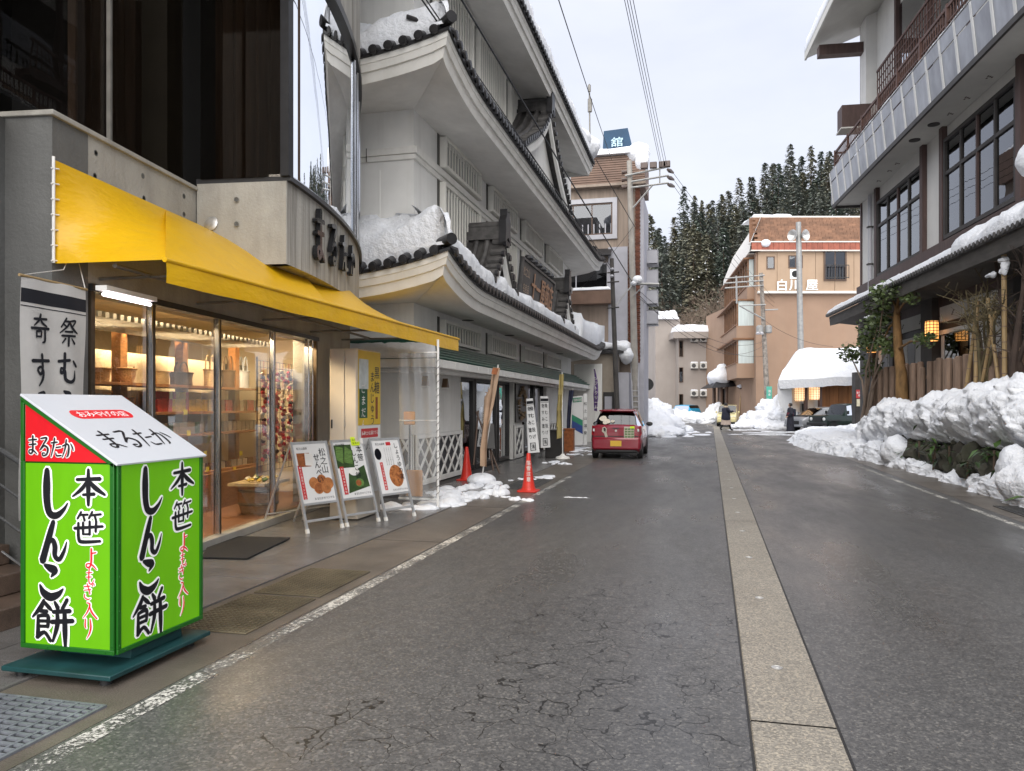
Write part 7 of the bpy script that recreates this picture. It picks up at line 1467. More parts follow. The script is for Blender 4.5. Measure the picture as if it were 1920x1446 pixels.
def deco2(t, M, w_):
    mb = MB(); mb.box((.03, .78, .0045), (.33, 1.10, .0055), M); mb.build('photo', 'leaf_print_dark', t, normals=True); mb = MB(); mb.prism([M @ Vector(q) for q in ((.16, .86, .006), (.30, .82, .006), (.34, 1.0, .006), (.22, 1.08, .006))], (0, 0, 0), M.to_3x3() @ Vector((0, 0, .001))); mb.prism([M @ Vector(q) for q in ((.035, .9, .006), (.14, .84, .006), (.18, 1.06, .006), (.06, 1.08, .006))], (0, 0, 0), M.to_3x3() @ Vector((0, 0, .0005))); mb.build('leaf_wrap', 'leaf_print', t, normals=True)
    mb = MB(); mb.prism([M @ Vector(q) for q in ((.14, .43, .0048), (.53, .50, .0048), (.50, .80, .0048), (.20, .70, .0048))], (0, 0, 0), M.to_3x3() @ Vector((0, 0, .001))); mb.build('photo', 'leaf_print_dark', t, normals=True)
    mb = MB(); disc(mb, M, .30, .72, .09, .0065, ry=.055); mb.build('rice_cake', 'plate_print', t); mb = MB(); disc(mb, M, .36, .56, .075, .0066, ry=.06); mb.build('rice_cake', 'leaf_print', t); mb = MB(); disc(mb, M, .34, .56, .05, .0074, ry=.042); mb.build('filling', 'cracker_dark', t)
    mb = MB(); mb.box((.06, .42, .007), (.125, .80, .008), M); mb.build('red_strip', 'poster_red', t, normals=True); mb = MB(); vtext(mb, '松之山温泉の名物', M, .092, .77, .034, .045, .0092, .002); mb.build('lettering', 'plate_print', t)
    mb = MB(); vtext(mb, '本笹', M, .46, 1.03, .11, .115, .0085, .008); vtext(mb, 'しんこ餅', M, .36, .98, .10, .105, .009, .008); htext(mb, '松之山温泉', M, .08, 1.105, .032, .03, .007, .002); htext(mb, 'まるたかオリジナル', M, .24, .415, .035, .034, .0065, .002); mb.build('lettering', 'ink_black', t)
    mb = MB(); mb.box((.34, 1.08, .014), (.49, 1.20, .018), M); mb.build('yellow_note', 'note_yellow', t, normals=True); mb = MB(); mb.box((.50, 1.10, .014), (.56, 1.18, .017), M); mb.build('pink_note', 'plate_print', t, normals=True); mb = MB(); htext(mb, '店内で', M, .375, 1.16, .036, .04, .0195, .002); htext(mb, '販売中', M, .375, 1.11, .034, .04, .0195, .002); mb.build('note_lettering', 'leaf_print_dark', t)
def deco3(t, M, w_):
    mb = MB(); disc(mb, M, .37, .60, .145, .005, 28, .175); mb.build('plate', 'plate_print', t); mb = MB(); disc(mb, M, .37, .61, .135, .006, 28, .16); mb.build('bean_photo', 'bean_print', t)
    rr = random.Random(2)
    for i in range(26): a, q = rr.uniform(0, 6.28), rr.random() ** .5; mb = MB(); disc(mb, M, .37 + .115 * q * math.cos(a), .61 + .138 * q * math.sin(a), .024, .0066 + .0001 * i, 10, .019); mb.build('bean', 'cracker' if i % 2 else 'cracker_dark', t)
    mb = MB(); mb.box((.10, .42, .0045), (.155, .82, .006), M); mb.build('red_strip', 'poster_red', t, normals=True); mb = MB(); vtext(mb, '松之山温泉の味限定', M, .127, .79, .034, .043, .0075, .002); mb.build('lettering', 'plate_print', t)
    mb = MB(); mb.box((.29, 1.06, .0045), (.38, 1.11, .006), M); mb.build('red_tag', 'poster_red', t, normals=True)
    mb = MB(); vtext(mb, 'しょうゆの実', M, .475, 1.05, .09, .092, .0085, .007); htext(mb, '松之山温泉', M, .10, 1.085, .036, .036, .006, .002)
    for i in range(4): vtext(mb, '大豆とこうじの醤油の実', M, .24 + .042 * i, 1.02, .021, .024, .0058)
    htext(mb, 'まるたかオリジナル', M, .26, .41, .033, .033, .0068, .002); vtext(mb, '新味', M, .10, .965, .05, .055, .006, .002); mb.build('lettering', 'ink_black', t)
    mb = MB(); mb.lathe([(.062, 0), (.062, .001), (.057, .001), (.057, 0)], 24, M @ Matrix.Translation((.10, .94, .0052)) @ Matrix.Diagonal((1, 1.35, 1, 1))); mb.build('balloon', 'ink_black', t)
a_board((-4.75, 8.66, .008), 'aluminium menu board with a picture of round brown crackers', deco1); a_board((-4.51, 9.27, .008), 'aluminium menu board with pictures of leaf-wrapped rice cakes and a yellow note', deco2); a_board((-4.22, 9.87, .008), 'aluminium menu board with a picture of glazed soybeans', deco3)
# door mat
mt = MB().box((.0, .0, 0), (1.15, .95, .016), frame(PZ(382, 1040, .008), Vector((.50, .80, 0)), (-.85, .5, 0)))
M_ = frame((0, 0, 0), (1, 0, 0), (0, 1, 0)); a, b, c, d_ = (PZ(u, v, .012) for u, v in ((378, 1047), (463, 1049), (545, 1010), (400, 1006))); mat('mat_black', (.022, .022, .023), .9, .3, 30, bump=.5, bs=150)
mt = MB(); mt.slab(a, b, c, d_, -.014); tag(mt.build('door_mat', 'mat_black', normals=True, bevel=.004), 'black rubber door mat on the pavers before the shop', 'mat')

# ================================================================== CABINET WITH POSTERS, CLEAR CURTAIN, SHOVEL
mat('cabinet_cream', (.60, .54, .45), .45, .06, 2); mat('poster_yellow', (.66, .45, .03), .45, .1, 2); mat('poster_green', (.012, .085, .035), .5, .1)
cb = thing('storage_cabinet', 'cream steel cabinet carrying a yellow poster behind the menu boards', 'cabinet', (-4.7, 10.1, 0)); KX = -4.62; ky0, ky1 = PX(670, 700, KX).y, PX(713, 700, KX).y; kz = PX(670, 653, KX).z
MB().box((KX - .42, ky0, .02), (KX, ky1, kz)).build('body', 'cabinet_cream', cb, bevel=.008); MB().box((KX - .40, ky0 - .02, .06), (KX - .19, ky0 - .002, kz - .02)).build('door', 'cabinet_cream', cb, bevel=.006); MB().box((KX - .175, ky0 - .02, .06), (KX - .01, ky0 - .002, kz - .02)).build('door', 'cabinet_cream', cb, bevel=.006)
for z in (kz - .2, 1.3): MB().box((KX - .19, ky0 - .03, z), (KX - .175, ky0 - .003, z + .09)).build('hinge', 'steel_dull', cb)
MB().box((KX - .38, ky0 - .035, 1.28), (KX - .365, ky0 - .02, 1.40)).build('handle', 'black_metal', cb)
KM = frame((KX + .002, ky0, 0), (0, 1, 0), (0, 0, 1)); kw = ky1 - ky0
MB().box((.02, 1.32, 0), (kw - .01, kz - .02, .004), KM).build('yellow_poster', 'poster_yellow', cb, normals=True); MB().box((.02, .35, 0), (kw - .01, 1.31, .003), KM).build('white_poster', 'poster_white', cb, normals=True); MB().box((.05, 1.42, .0042), (.05 + kw * .34, kz - .55, .0055), KM).build('green_band', 'poster_green', cb, normals=True); MB().box((.04, kz - .56, .0042), (.05 + kw * .38, kz - .14, .006), KM).build('pale_photo', mat('photo_pale', (.55, .60, .60), .4, .2, 6), cb, normals=True)
mb = MB(); vtext(mb, 'ごまだんご', KM, .05 + kw * .17, kz - .55, .15, .17, .007, .008); mb.build('lettering', 'plate_print', cb); mb = MB(); vtext(mb, '黒糖', KM, kw * .82, kz - .32, .19, .21, .006, .008); vtext(mb, 'まんじゅう', KM, kw * .62, kz - .38, .16, .155, .006, .008); htext(mb, 'ミックスナッツ', KM, .09, 1.02, .12, .108, .005, .006); mb.build('lettering', 'ink_black', cb); MB().box((kw * .76, 1.40, .005), (kw * .86, 1.72, .0062), KM).build('brown_mark', 'cracker_dark', cb, normals=True)
MB().box((.11, 1.14, .0035), (kw - .1, 1.27, .0048), KM).build('red_plate', 'poster_red', cb, normals=True); mb = MB(); htext(mb, 'まるたかお届けする', KM, .15, 1.205, .066, .062, .006, .003); mb.build('lettering', 'plate_print', cb)
cv = thing('clear_curtain', 'clear vinyl windbreak sheet laced to a white pole', 'curtain', (-3.97, 11.3, 0)); vx, vy = -3.97, 11.3; cz = 2.42
mb = MB(); mb.grid([[Vector((KX + .02 + (vx - KX - .02) * i / 14, vy - .05 + .035 * math.sin(i * 1.3 + j * .4), .12 + (cz - .12) * j / 10)) for i in range(15)] for j in range(11)]); mb.build('sheet', 'vinyl_clear', cv, smooth=60)
MB().tube([(vx, vy, 0), (vx, vy, cz + .2)], .02, 10).build('pole', 'white_paint', cv); MB().tube([(KX, vy, 1.36), (vx, vy, 1.36)], .012, 8).build('cross_bar', 'white_paint', cv); MB().tube([(KX, vy, .14), (vx, vy, .14)], .016, 8).build('cross_bar', 'white_paint', cv); MB().tube([(KX, vy, cz), (vx, vy, cz)], .012, 8).build('cross_bar', 'white_paint', cv)
mb = MB(); mb.tube([Vector((vx + .026 * math.cos(a * .9), vy + .026 * math.sin(a * .9), .15 + a * .0155)) for a in range(0, 145)], .005, 4); mb.build('lacing', 'frame_grey', cv)
mat('plastic_orange', (.52, .26, .10), .5, .1); shv = thing('snow_shovel', 'orange snow shovel standing upside down behind the clear curtain', 'shovel', (-4.35, 11.75, 0)); c = PY(766, 785, 11.7); MB().tube([(c.x, 11.75, .3), (c.x, 11.75, 1.3)], .016, 8).build('handle', 'black_metal', shv); MB().box((c.x - .10, 11.72, 1.28), (c.x + .10, 11.76, 1.50)).build('grip', 'plastic_orange', shv, bevel=.03); c = PY(776, 922, 11.7); MB().box((c.x - .14, 11.70, .12), (c.x + .14, 11.75, .55)).build('blade', 'plastic_orange', shv, bevel=.02)

# ================================================================== SHOP GOODS BEHIND THE GLASS
def PI(u, v, o): return PF(u, v, o)
def sh_s(u, o): return fs_(u, o)
SO = -1.25
rack = thing('wooden_shelving', 'brown wooden shelving full of goods inside the shop', 'shelving', fp(2, SO, FL))
def zof(v, u=340, o=SO): return PI(u, v, o).z
shelf_z = {'top': zof(722), 'mid': zof(772), 'low': zof(815), 'base': zof(892)}
s0, s1 = sh_s(150, SO), sh_s(482, SO)
for k, z in shelf_z.items(): fbox(s0, s1, SO - .5, SO + .02, z - .035, z, 'shelf', 'wood_shelf', rack)
for u in (258, 370, 465): s = sh_s(u, SO); fbox(s - .07, s + .07, SO - .3, SO - .18, FL, 2.62, 'upright', 'wood_shelf', rack)
fbox(s0, s1, SO - .5, SO + .1, FL, shelf_z['base'] - .036, 'cupboard', 'wood_shelf', rack)
fbox(s0, s1, SO - .62, SO - .56, 1.0, 2.3, 'backing', 'interior_wall', rack)
fbox(sh_s(165, -1.9), sh_s(520, -1.9), -2.0, -1.85, 2.05, 2.3, 'beam', 'concrete_dark', rack)
crg = MB()
for i in range(40): a = i * .12; crg.box((.6 + a, -1.4, 2.48), (.66 + a, -.5, 2.54), FM)
o = crg.build('ceiling_rib', 'frame_grey', rack, normals=True); o['kind'] = 'stuff'
mat('wicker', (.36, .20, .085), .8, .35, 20, (1, 1, 5), bump=.8, bs=70, rnd=.25); mat('wicker_dark', (.10, .06, .03), .8, .3, 20, (1, 1, 5), bump=.8, bs=70); mat('wicker_pale', (.48, .36, .2), .8, .25, 20, (1, 1, 5), bump=.8, bs=70)
def basket(u, wpx, hpx, label, m, handle=False, taper=.85, name='wicker_basket', lug=False):
    o = SO - .22; z = shelf_z['top']; s = sh_s(u, o); d = (PI(u, 700, o) - Vector((0, 0, CAM_H))).length; ww = wpx * d / FPX * 1.25; hh = hpx * d / FPX
    p = fp(s, o, z); t = thing(name, label, 'basket', p, ang, 'baskets on the top shelf'); n = 20; rows = []
    for r_, zz in ((taper * .5, 0), (.46, hh * .5), (.5, hh), (.46, hh), (taper * .45, .02)): rows.append([Vector((ww * r_ * math.cos(2 * math.pi * k / n) * (1.0), ww * .62 * r_ * math.sin(2 * math.pi * k / n), zz)) for k in range(n)])
    mb = MB(); mb.grid(rows, closed=True); mb.add(rows[0], [tuple(range(n - 1, -1, -1))]); mb.build('body', m, t, world=False); mb = MB(); mb.tube([Vector((ww * .5 * math.cos(2 * math.pi * k / n), ww * .31 * math.sin(2 * math.pi * k / n), hh)) for k in range(n + 1)], .012, 6, cap=False); mb.build('rim', m, t, world=False)
    if handle:
        for y in (-.04, .04): mb = MB(); mb.tube([Vector((ww * .25 * math.cos(math.pi * k / 10), y, hh + hh * .85 * math.sin(math.pi * k / 10))) for k in range(11)], .011, 6); mb.build('handle', m, t, world=False)
    if lug:
        for sx in (-1, 1): mb = MB(); mb.tube([Vector((sx * ww * .5 + sx * .02 * math.sin(math.pi * k / 6), 0, hh - .02 + .06 * math.sin(math.pi * k / 6) )) for k in range(7)], .01, 6); mb.build('handle', m, t, world=False)
basket(182, 44, 22, 'low wicker basket at the left end of the top shelf', 'wicker'); basket(233, 40, 24, 'round wicker basket with small lugs on the top shelf', 'wicker', taper=.7, lug=True); basket(304, 26, 22, 'pale wicker tub beside the dark handbag', 'wicker_pale'); basket(340, 42, 22, 'dark woven handbag with tall loop handles', 'wicker_dark', True, .95, 'woven_handbag'); basket(394, 24, 30, 'tall pale woven bag near the door', 'wicker_pale', True, .9, 'woven_handbag'); basket(428, 26, 30, 'woven bag left of the pale blue bag', 'wicker_dark', True, .9, 'woven_handbag'); basket(456, 24, 30, 'pale blue bag at the right end of the top shelf', mat('bag_blue', (.42, .45, .5), .7), True, .95, 'fabric_bag')
mat('pack_red', (.50, .06, .04), .45, .5, 60, rnd=.3); mat('pack_yellow', (.62, .42, .03), .45, .4, 60, rnd=.2); mat('pack_white', (.62, .56, .46), .45, .2, 40, rnd=.2); mat('pack_green', (.13, .22, .08), .5, .4, 30, rnd=.3); mat('tag_yellow', (.80, .66, .02), .5); mat('pack_brown', (.30, .15, .07), .5, .4, 40, rnd=.3)
def packs(zk, u0, u1, n, sz, mats, label, o=SO - .1, rows=1, name='snack_packet'):
    sa, sb = sh_s(u0, o), sh_s(u1, o); me = [MB().box((-sz[0] / 2, -.03, 0), (sz[0] / 2, .03, sz[1])).mesh(name, m) for m in mats]; rr = random.Random(n)
    for r_ in range(rows):
        for i in range(n):
            p = fp(sa + (sb - sa) * (i + .5) / n, o - .09 * r_, shelf_z[zk] + (.10 * r_)); ob = bpy.data.objects.new(name, me[rr.randrange(len(me))]); col.objects.link(ob); ob.location = p; ob.rotation_euler = (0, rr.uniform(-.08, .08), ang); tag(ob, label, 'packet', label.replace('packet', 'packets'))
packs('mid', 292, 385, 15, (.085, .17), ('pack_red', 'pack_yellow'), 'red and yellow snack packet on the middle shelf left of the door post', rows=2); packs('mid', 388, 480, 13, (.10, .17), ('pack_red', 'pack_white', 'pack_brown'), 'red and white snack packet on the middle shelf right of the door post', rows=1)
packs('mid', 165, 250, 12, (.10, .18), ('pack_brown', 'pack_red', 'pack_yellow'), 'brown and red snack packet on the middle shelf behind the sign'); packs('low', 165, 285, 12, (.12, .16), ('pack_white', 'pack_green', 'pack_red'), 'mixed sweet packet on the lower shelf behind the sign'); packs('base', 300, 380, 9, (.13, .12), ('pack_yellow', 'pack_white', 'pack_red'), 'bright sweet box packet on the counter beside the sign'); packs('low', 300, 380, 8, (.14, .16), ('pack_white', 'pack_green'), 'pale wrapped sweet packet on the lower shelf left of the door post'); packs('low', 415, 480, 8, (.12, .15), ('pack_white',), 'white wrapped sweet packet on the lower shelf right of the door post'); packs('base', 385, 480, 9, (.15, .10), ('pack_white', 'pack_brown'), 'flat sweet box packet on the counter'); 
for i, (u, v) in enumerate(((348, 773), (354, 812), (385, 850), (452, 850), (389, 880), (440, 880))):
    p = PI(u, v, SO + .05); ob = MB().box((-.045, -.002, -.035), (.045, .002, .035)).mesh('price_tag', 'tag_yellow'); o = bpy.data.objects.new('price_tag', ob); col.objects.link(o); o.location = p; o.rotation_euler = (0, 0, ang); tag(o, 'yellow price tag ' + ('under the upper snack packets', 'on the lower sweets shelf', 'above the counter by the sign', 'above the counter towards the pompoms', 'on the counter left', 'on the counter right')[i], 'price tag', 'yellow price tags')
# wire rack with pompom charms
rk = thing('wire_rack', 'wire display rack inside the door', 'rack', fp(sh_s(518, -.5), -.5, FL)); ro_ = -.5; ra, rb_ = sh_s(482, ro_), sh_s(552, ro_); rz0, rz1 = PI(518, 880, ro_).z, PI(518, 680, ro_).z
mb = MB()
for i in range(13): s = ra + (rb_ - ra) * i / 12; mb.tube([fp(s, ro_, rz0), fp(s, ro_, rz1)], .004, 5)
for i in range(18): z = rz0 + (rz1 - rz0) * i / 17; mb.tube([fp(ra, ro_, z), fp(rb_, ro_, z)], .004, 5)
o = mb.build('wire_grid', 'steel_dark', rk); o['kind'] = 'stuff'
for s in (ra, rb_): MB().tube([fp(s, ro_, FL), fp(s, ro_, rz1 + .05)], .012, 7).build('post', 'steel_dark', rk)
mat('pom_red', (.45, .035, .04), .9, .3, 30, bump=.6, bs=90); mat('pom_white', (.68, .58, .48), .9, .2, 30, bump=.6, bs=90); mat('pom_pink', (.55, .25, .24), .9, .2, 30, bump=.6, bs=90); mat('pom_dark', (.06, .03, .03), .9)
bm = bmesh.new(); bmesh.ops.create_icosphere(bm, subdivisions=2, radius=.034); PM = []
for m in ('pom_red', 'pom_white', 'pom_pink', 'pom_dark'): me = bpy.data.meshes.new('pompom'); bm.to_mesh(me); me.materials.append(MATS[m]); me.polygons.foreach_set('use_smooth', [True] * len(me.polygons)); PM.append(me)
bm.free(); rr = random.Random(9)
for k in range(6):
    sx = ra + (rb_ - ra) * (k + .5) / 6; t = thing('pompom_garland', ['leftmost', 'second', 'third', 'fourth', 'fifth', 'rightmost'][k] + ' garland of red and white pompoms from the left on the wire rack', 'garland', fp(sx, ro_ + .05, rz1), group='pompom garlands')
    zt_ = rz1 - rr.uniform(.12, .3)
    for i in range(30):
        z = zt_ - i * (zt_ - rz0 - .1) / 30; inst('pompom', PM[rr.choice((0, 0, 1, 1, 2, 3))], t, Matrix.Translation(fp(sx + rr.uniform(-.05, .05), ro_ + .05 + rr.uniform(-.02, .03), z)))
    MB().tube([fp(sx, ro_ + .05, rz1), fp(sx, ro_ + .05, rz0 + .1)], .004, 5).build('cord', 'pom_red', t)
tb = thing('display_tub', 'straw wrapped display tub with wrapped sweets inside the door', 'tub', fp(sh_s(497, -.35), -.35, FL)); M_ = Matrix.Translation(fp(sh_s(485, -.4), -.4, FL)); MB().lathe([(.24, 0), (.27, .15), (.27, .36), (.29, .40), (.24, .40), (.23, .34)], 20, M_).build('tub', 'wicker', tb)
for z in (.12, .30): MB().lathe([(.272, z), (.285, z + .02), (.272, z + .04)], 20, M_).build('straw_hoop', 'straw', tb)
MB().box((-.42, -.28, .41), (.42, .25, .45), M_ @ Matrix.Rotation(ang, 4, 'Z')).build('tray', 'wicker_pale', tb)
for i in range(18): MB().lathe([(0, -.03), (.04, 0), (0, .035)], 8, M_ @ Matrix.Rotation(ang, 4, 'Z') @ Matrix.Translation((rr.uniform(-.36, .36), rr.uniform(-.2, .2), .485))).build('sweet', rr.choice(('pack_white', 'pack_green', 'pack_yellow')), tb)
pc = thing('door_notices', 'stack of small paper notices on the far door post', 'notices', PF(590, 800, -.1))
for i, (v, m) in enumerate(((700, 'pack_white'), (735, 'pack_white'), (765, 'pack_white'), (790, 'pack_white'), (815, 'pack_red'))): p = PF(585 + (i % 2) * 8, v, -.12); MB().cbox(p, (.01, .10, .12)).build('notice', m, pc)

# ================================================================== CONES, FLAGS, LEANING BOARDS, STREET FURNITURE OF THE WHITE SHOP
mat('cone_red', (.62, .035, .022), .38, .12, 6, stain=.25, stc=(.2, .05, .04), sts=(1, 1, 1))
def cone(p, label, text=None):
    t = thing('traffic_cone', label, 'traffic cone', p, group='red traffic cones'); MB().lathe([(.145, .035), (.115, .10), (.10, .20), (.045, .60), (.035, .70), (.028, .715), (0, .716)], 24).build('cone', 'cone_red', t, world=False)
    mb = MB(); mb.prism([Vector((x, y, .0)) for x, y in ((-.15, -.19), (.15, -.19), (.19, -.15), (.19, .15), (.15, .19), (-.15, .19), (-.19, .15), (-.19, -.15))], (0, 0, 0), (0, 0, .035)); mb.build('base', 'cone_red', t, world=False, bevel=.01)
    if text:
        mb = MB(); va = math.atan2(-p[1], -p[0])
        for i, ch in enumerate(text):
            z = .535 - i * .098; r_ = .115 - (.115 - .035) * (z - .10) / .6 + .004; M = frame(Vector((math.cos(va) * r_, math.sin(va) * r_, z)), Vector((-math.sin(va), math.cos(va), 0)), (0, 0, 1)); put_glyph(mb, ch, M, 0, 0, .085, .092, .004, .012)
        mb.build('lettering', 'plate_print', t, world=False)
    return t
cone(PZ(875, 901), 'plain red traffic cone by the lattice wall'); cone(PZ(991, 922), 'red traffic cone with white vertical lettering at the gutter', '落雪注意')
mat('flag_tan', (.42, .29, .20), .9, .15, 3); mat('flag_yellow', (.36, .29, .11), .9, .25, 3, stain=.4, stc=(.3, .24, .17)); mat('flag_navy', (.035, .04, .075), .9, .2); mat('flag_purple', (.10, .055, .17), .9, .15)
def flag(base, pole_top, pts_l, pts_r, m, label, base_m='plate_print', text=None, tm='ink_black'):
    t = thing('banner_flag', label, 'flag', base); MB().tube([base, pole_top], .014, 8).build('pole', 'white_paint', t); mb = MB(); rows = []
    for (a, b) in zip(pts_l, pts_r): rows.append([Vector(a).lerp(Vector(b), i / 8) + Vector((.03 * math.sin(i * .9 + a[2] * 3), .05 * math.sin(i * 1.1 + a[2] * 2), 0)) for i in range(9)])
    mb.grid(rows); mb.build('cloth', m, t, smooth=60)
    if base_m: MB().lathe([(.19, 0), (.22, .03), (.20, .08), (.08, .12), (.04, .17), (.03, .17)], 16, Matrix.Translation(base)).build('base', base_m, t)
    return t
b = PZ(902, 908); tp = PD(931, 687, (b - Vector((0, 0, 1.6))).length * 1.0); d0 = 15.3
ptsl = [PD(u, v, d0) for u, v in ((924, 689), (920, 730), (911, 745), (908, 790), (900, 840), (899, 872))]; ptsr = [PD(u, v, d0 - .1) for u, v in ((934, 690), (930, 730), (926, 760), (918, 800), (912, 850), (910, 876))]
flag(b, PD(934, 684, d0), ptsl, ptsr, 'flag_tan', 'twisted tan banner flag leaning over a snow-covered base', None)
flt = [o for o in bpy.data.objects if o.get('label', '').startswith('twisted tan')][0]; mb = MB(); mb.add([PD(u, v, d0 - .25) for u, v in ((924, 690), (935, 691), (931, 703), (921, 701))], [(0, 1, 2, 3)]); mb.build('brown_top', 'cracker_dark', flt)
snow_heap('base_snow', 'snow mound burying the base of the tan flag', [((b.x, b.y, .08), (.30, .34, .16))], sub=3)
b = PZ(1055, 862); d0 = 22.6; flag(b, PD(1054, 698, d0), [PD(u, v, d0) for u, v in ((1048, 702), (1048, 740), (1045, 770), (1043, 800), (1042, 825))], [PD(u, v, d0) for u, v in ((1055, 702), (1055, 740), (1055, 770), (1055, 800), (1053, 820))], 'flag_yellow', 'faded yellow fringed banner flag on a white base')
b = PD(1068, 838, 27.5); b.z = 0; flag(b, PD(1074, 728, 27.5), [PD(u, v, 27.5) for u, v in ((1067, 732), (1066, 760), (1063, 790), (1061, 815), (1060, 830))], [PD(u, v, 27.5) for u, v in ((1075, 732), (1073, 760), (1070, 790), (1068, 815), (1067, 832))], 'flag_navy', 'furled navy banner flag beside the yellow one', None)
b = PD(1119, 800, 31); b.z = 0; flag(b, PD(1114, 690, 31), [PD(u, v, 31) for u, v in ((1114, 692), (1113, 710), (1113, 740), (1115, 770))], [PD(u, v, 31) for u, v in ((1114.5, 692), (1120, 715), (1121, 740), (1121, 772))], 'flag_purple', 'purple feather banner flag behind the red car', None); fpu = [o for o in bpy.data.objects if o.get('label', '').startswith('purple feather')][0]; M_ = frame(PD(1117.5, 710, 30.8), RGT, (0, 0, 1)); mb = MB(); vtext(mb, 'ソフトクリーム', M_, 0, 0, .16, .19, .03, .008); mb.build('lettering', 'plate_print', fpu)
# tall leaning boards
def lean_board(c4, label, D_):
    a, b, c, d = (PD(u, v, D_ + k) for (u, v), k in zip(c4, (0, .1, .5, .4))); t = thing('leaning_board', label, 'sign board', ((a + b) / 2)); mb = MB(); mb.slab(a, b, c, d, .03); mb.build('board', 'poster_white', t, normals=True)
    M = frame(a, b - a, d - a); W = (b - a).length; H = (d - a).length; nz_ = (M.to_3x3() @ Vector((0, 0, 1)))
    def q(x, y, z=.003): return a.lerp(b, x).lerp(d.lerp(c, x), y) + nz_ * z
    mb = MB(); mb.add([q(.02, .90), q(.98, .90), q(.98, .955), q(.02, .955)], [(0, 1, 2, 3)]); mb.add([q(.02, .875), q(.98, .875), q(.98, .882), q(.02, .882)], [(0, 1, 2, 3)]); mb.build('dark_band', 'ink_black', t); mb = MB()
    for cx, s_ in ((.30, '奇すみ塗り'), (.68, '祭むこ投げ')):
        for i, ch in enumerate(s_): p = q(cx, .81 - .13 * i, .004); put_glyph(mb, ch, frame(p, b - a, d - a), 0, 0, W * .30, H * .085, 0, .02)
    x0, y0 = .22, .04; mb.add([q(x0, y0), q(x0 + .5, y0), q(x0 + .5, y0 + .012), q(x0, y0 + .012)], [(0, 1, 2, 3)]); mb.add([q(x0, y0 + .13), q(x0 + .5, y0 + .13), q(x0 + .5, y0 + .142), q(x0, y0 + .142)], [(0, 1, 2, 3)]); mb.add([q(x0, y0 + .013), q(x0 + .07, y0 + .013), q(x0 + .07, y0 + .129), q(x0, y0 + .129)], [(0, 1, 2, 3)]); mb.add([q(x0 + .43, y0 + .013), q(x0 + .5, y0 + .013), q(x0 + .5, y0 + .129), q(x0 + .43, y0 + .129)], [(0, 1, 2, 3)]); put_glyph(mb, '湯', frame(q(x0 + .25, y0 + .07), b - a, d - a), 0, 0, W * .3, H * .09, 0, .02); mb.build('lettering', 'ink_black', t)
lean_board(((990, 850), (1012, 848), (999, 747), (987, 748)), 'nearer leaning white board with vertical brush lettering', 20.6); lean_board(((1014, 840), (1032, 839), (1028, 743), (1013, 743)), 'further leaning white board with vertical brush lettering', 23.0)
ez = thing('easel', 'dark folding easel standing by the shop doors', 'easel', PZ(905, 880)); D0 = 17.8
for (a, b_) in (((888, 872), (897, 770)), ((937, 888), (893, 772)), ((925, 883), (912, 795))): MB().tube([PD(*a, D0), PD(*b_, D0 + .3)], .022, 6).build('leg', 'win_brown', ez)
MB().slab(PD(908, 840, D0), PD(928, 842, D0), PD(926, 795, D0 + .3), PD(906, 790, D0 + .3), .03).build('board', 'door_dark', ez)
kx = thing('ticket_panel', 'white display panel with a green and blue stripe near the red car', 'display panel', PD(1082, 838, 28.5)); kD = 28.5; a, b, c, d_ = PD(1072, 836, kD), PD(1093, 834, kD), PD(1093, 742, kD), PD(1072, 744, kD); MB().slab(a, b, c, d_, .12).build('panel', 'poster_white', kx, normals=True); mat('stripe_green', (.02, .22, .12), .5); mat('stripe_blue', (.015, .05, .22), .5)
kn = (a - PD(1082, 790, kD + 5)).normalized()
def kq(x, y, z=.01): return a.lerp(b, x).lerp(d_.lerp(c, x), y) + kn * z
for (y0, y1, m, nm) in ((.46, .58, 'stripe_green', 'green_stripe'), (.30, .46, 'stripe_blue', 'blue_stripe')): mb = MB(); mb.add([kq(.02, y0 + .06), kq(.98, y0 - .08), kq(.98, y1 - .08), kq(.02, y1 + .06)], [(0, 1, 2, 3)]); mb.build(nm, m, kx)
mb = MB(); mb.add([kq(.1, .88), kq(.9, .88), kq(.9, .97), kq(.1, .97)], [(0, 1, 2, 3)]); mb.build('title_bar', 'stripe_green', kx); mb = MB(); htext(mb, '資料館', frame(kq(.28, .925, .02), b - a, d_ - a), 0, 0, .12, .11, .005, .01); mb.build('lettering', 'plate_print', kx)
vb = thing('vertical_signboard', 'narrow white upright signboard beside the display panel', 'sign board', PD(1097, 834, 28.6)); MB().slab(PD(1094, 835, kD), PD(1101, 834, kD), PD(1101, 738, kD), PD(1094, 738, kD), .1).build('board', 'poster_white', vb, normals=True); mb = MB(); vtext(mb, '松之山温泉', frame(PD(1097.5, 757, kD - .06), RGT, (0, 0, 1)), 0, 0, .13, .27, .0, .01); mb.build('lettering', 'ink_black', vb)
for k, (u, v, w_, h, m, lb) in enumerate(((1067, 815, .34, .75, 'cracker_dark', 'brown wooden box below the navy flag'), (1040, 830, .5, .8, 'door_dark', 'dark bin beside the yellow flag'))):
    p = PD(u, v, 26.5 + k * -3); p.z = 0; t = thing('storage_bin', lb, 'bin', p); MB().box((-w_ / 2, -w_ / 2, 0), (w_ / 2, w_ / 2, h)).build('bin', m, t, world=False, bevel=.02); MB().box((-w_ / 2 - .02, -w_ / 2 - .02, h), (w_ / 2 + .02, w_ / 2 + .02, h + .05)).build('lid', m, t, world=False, bevel=.01)

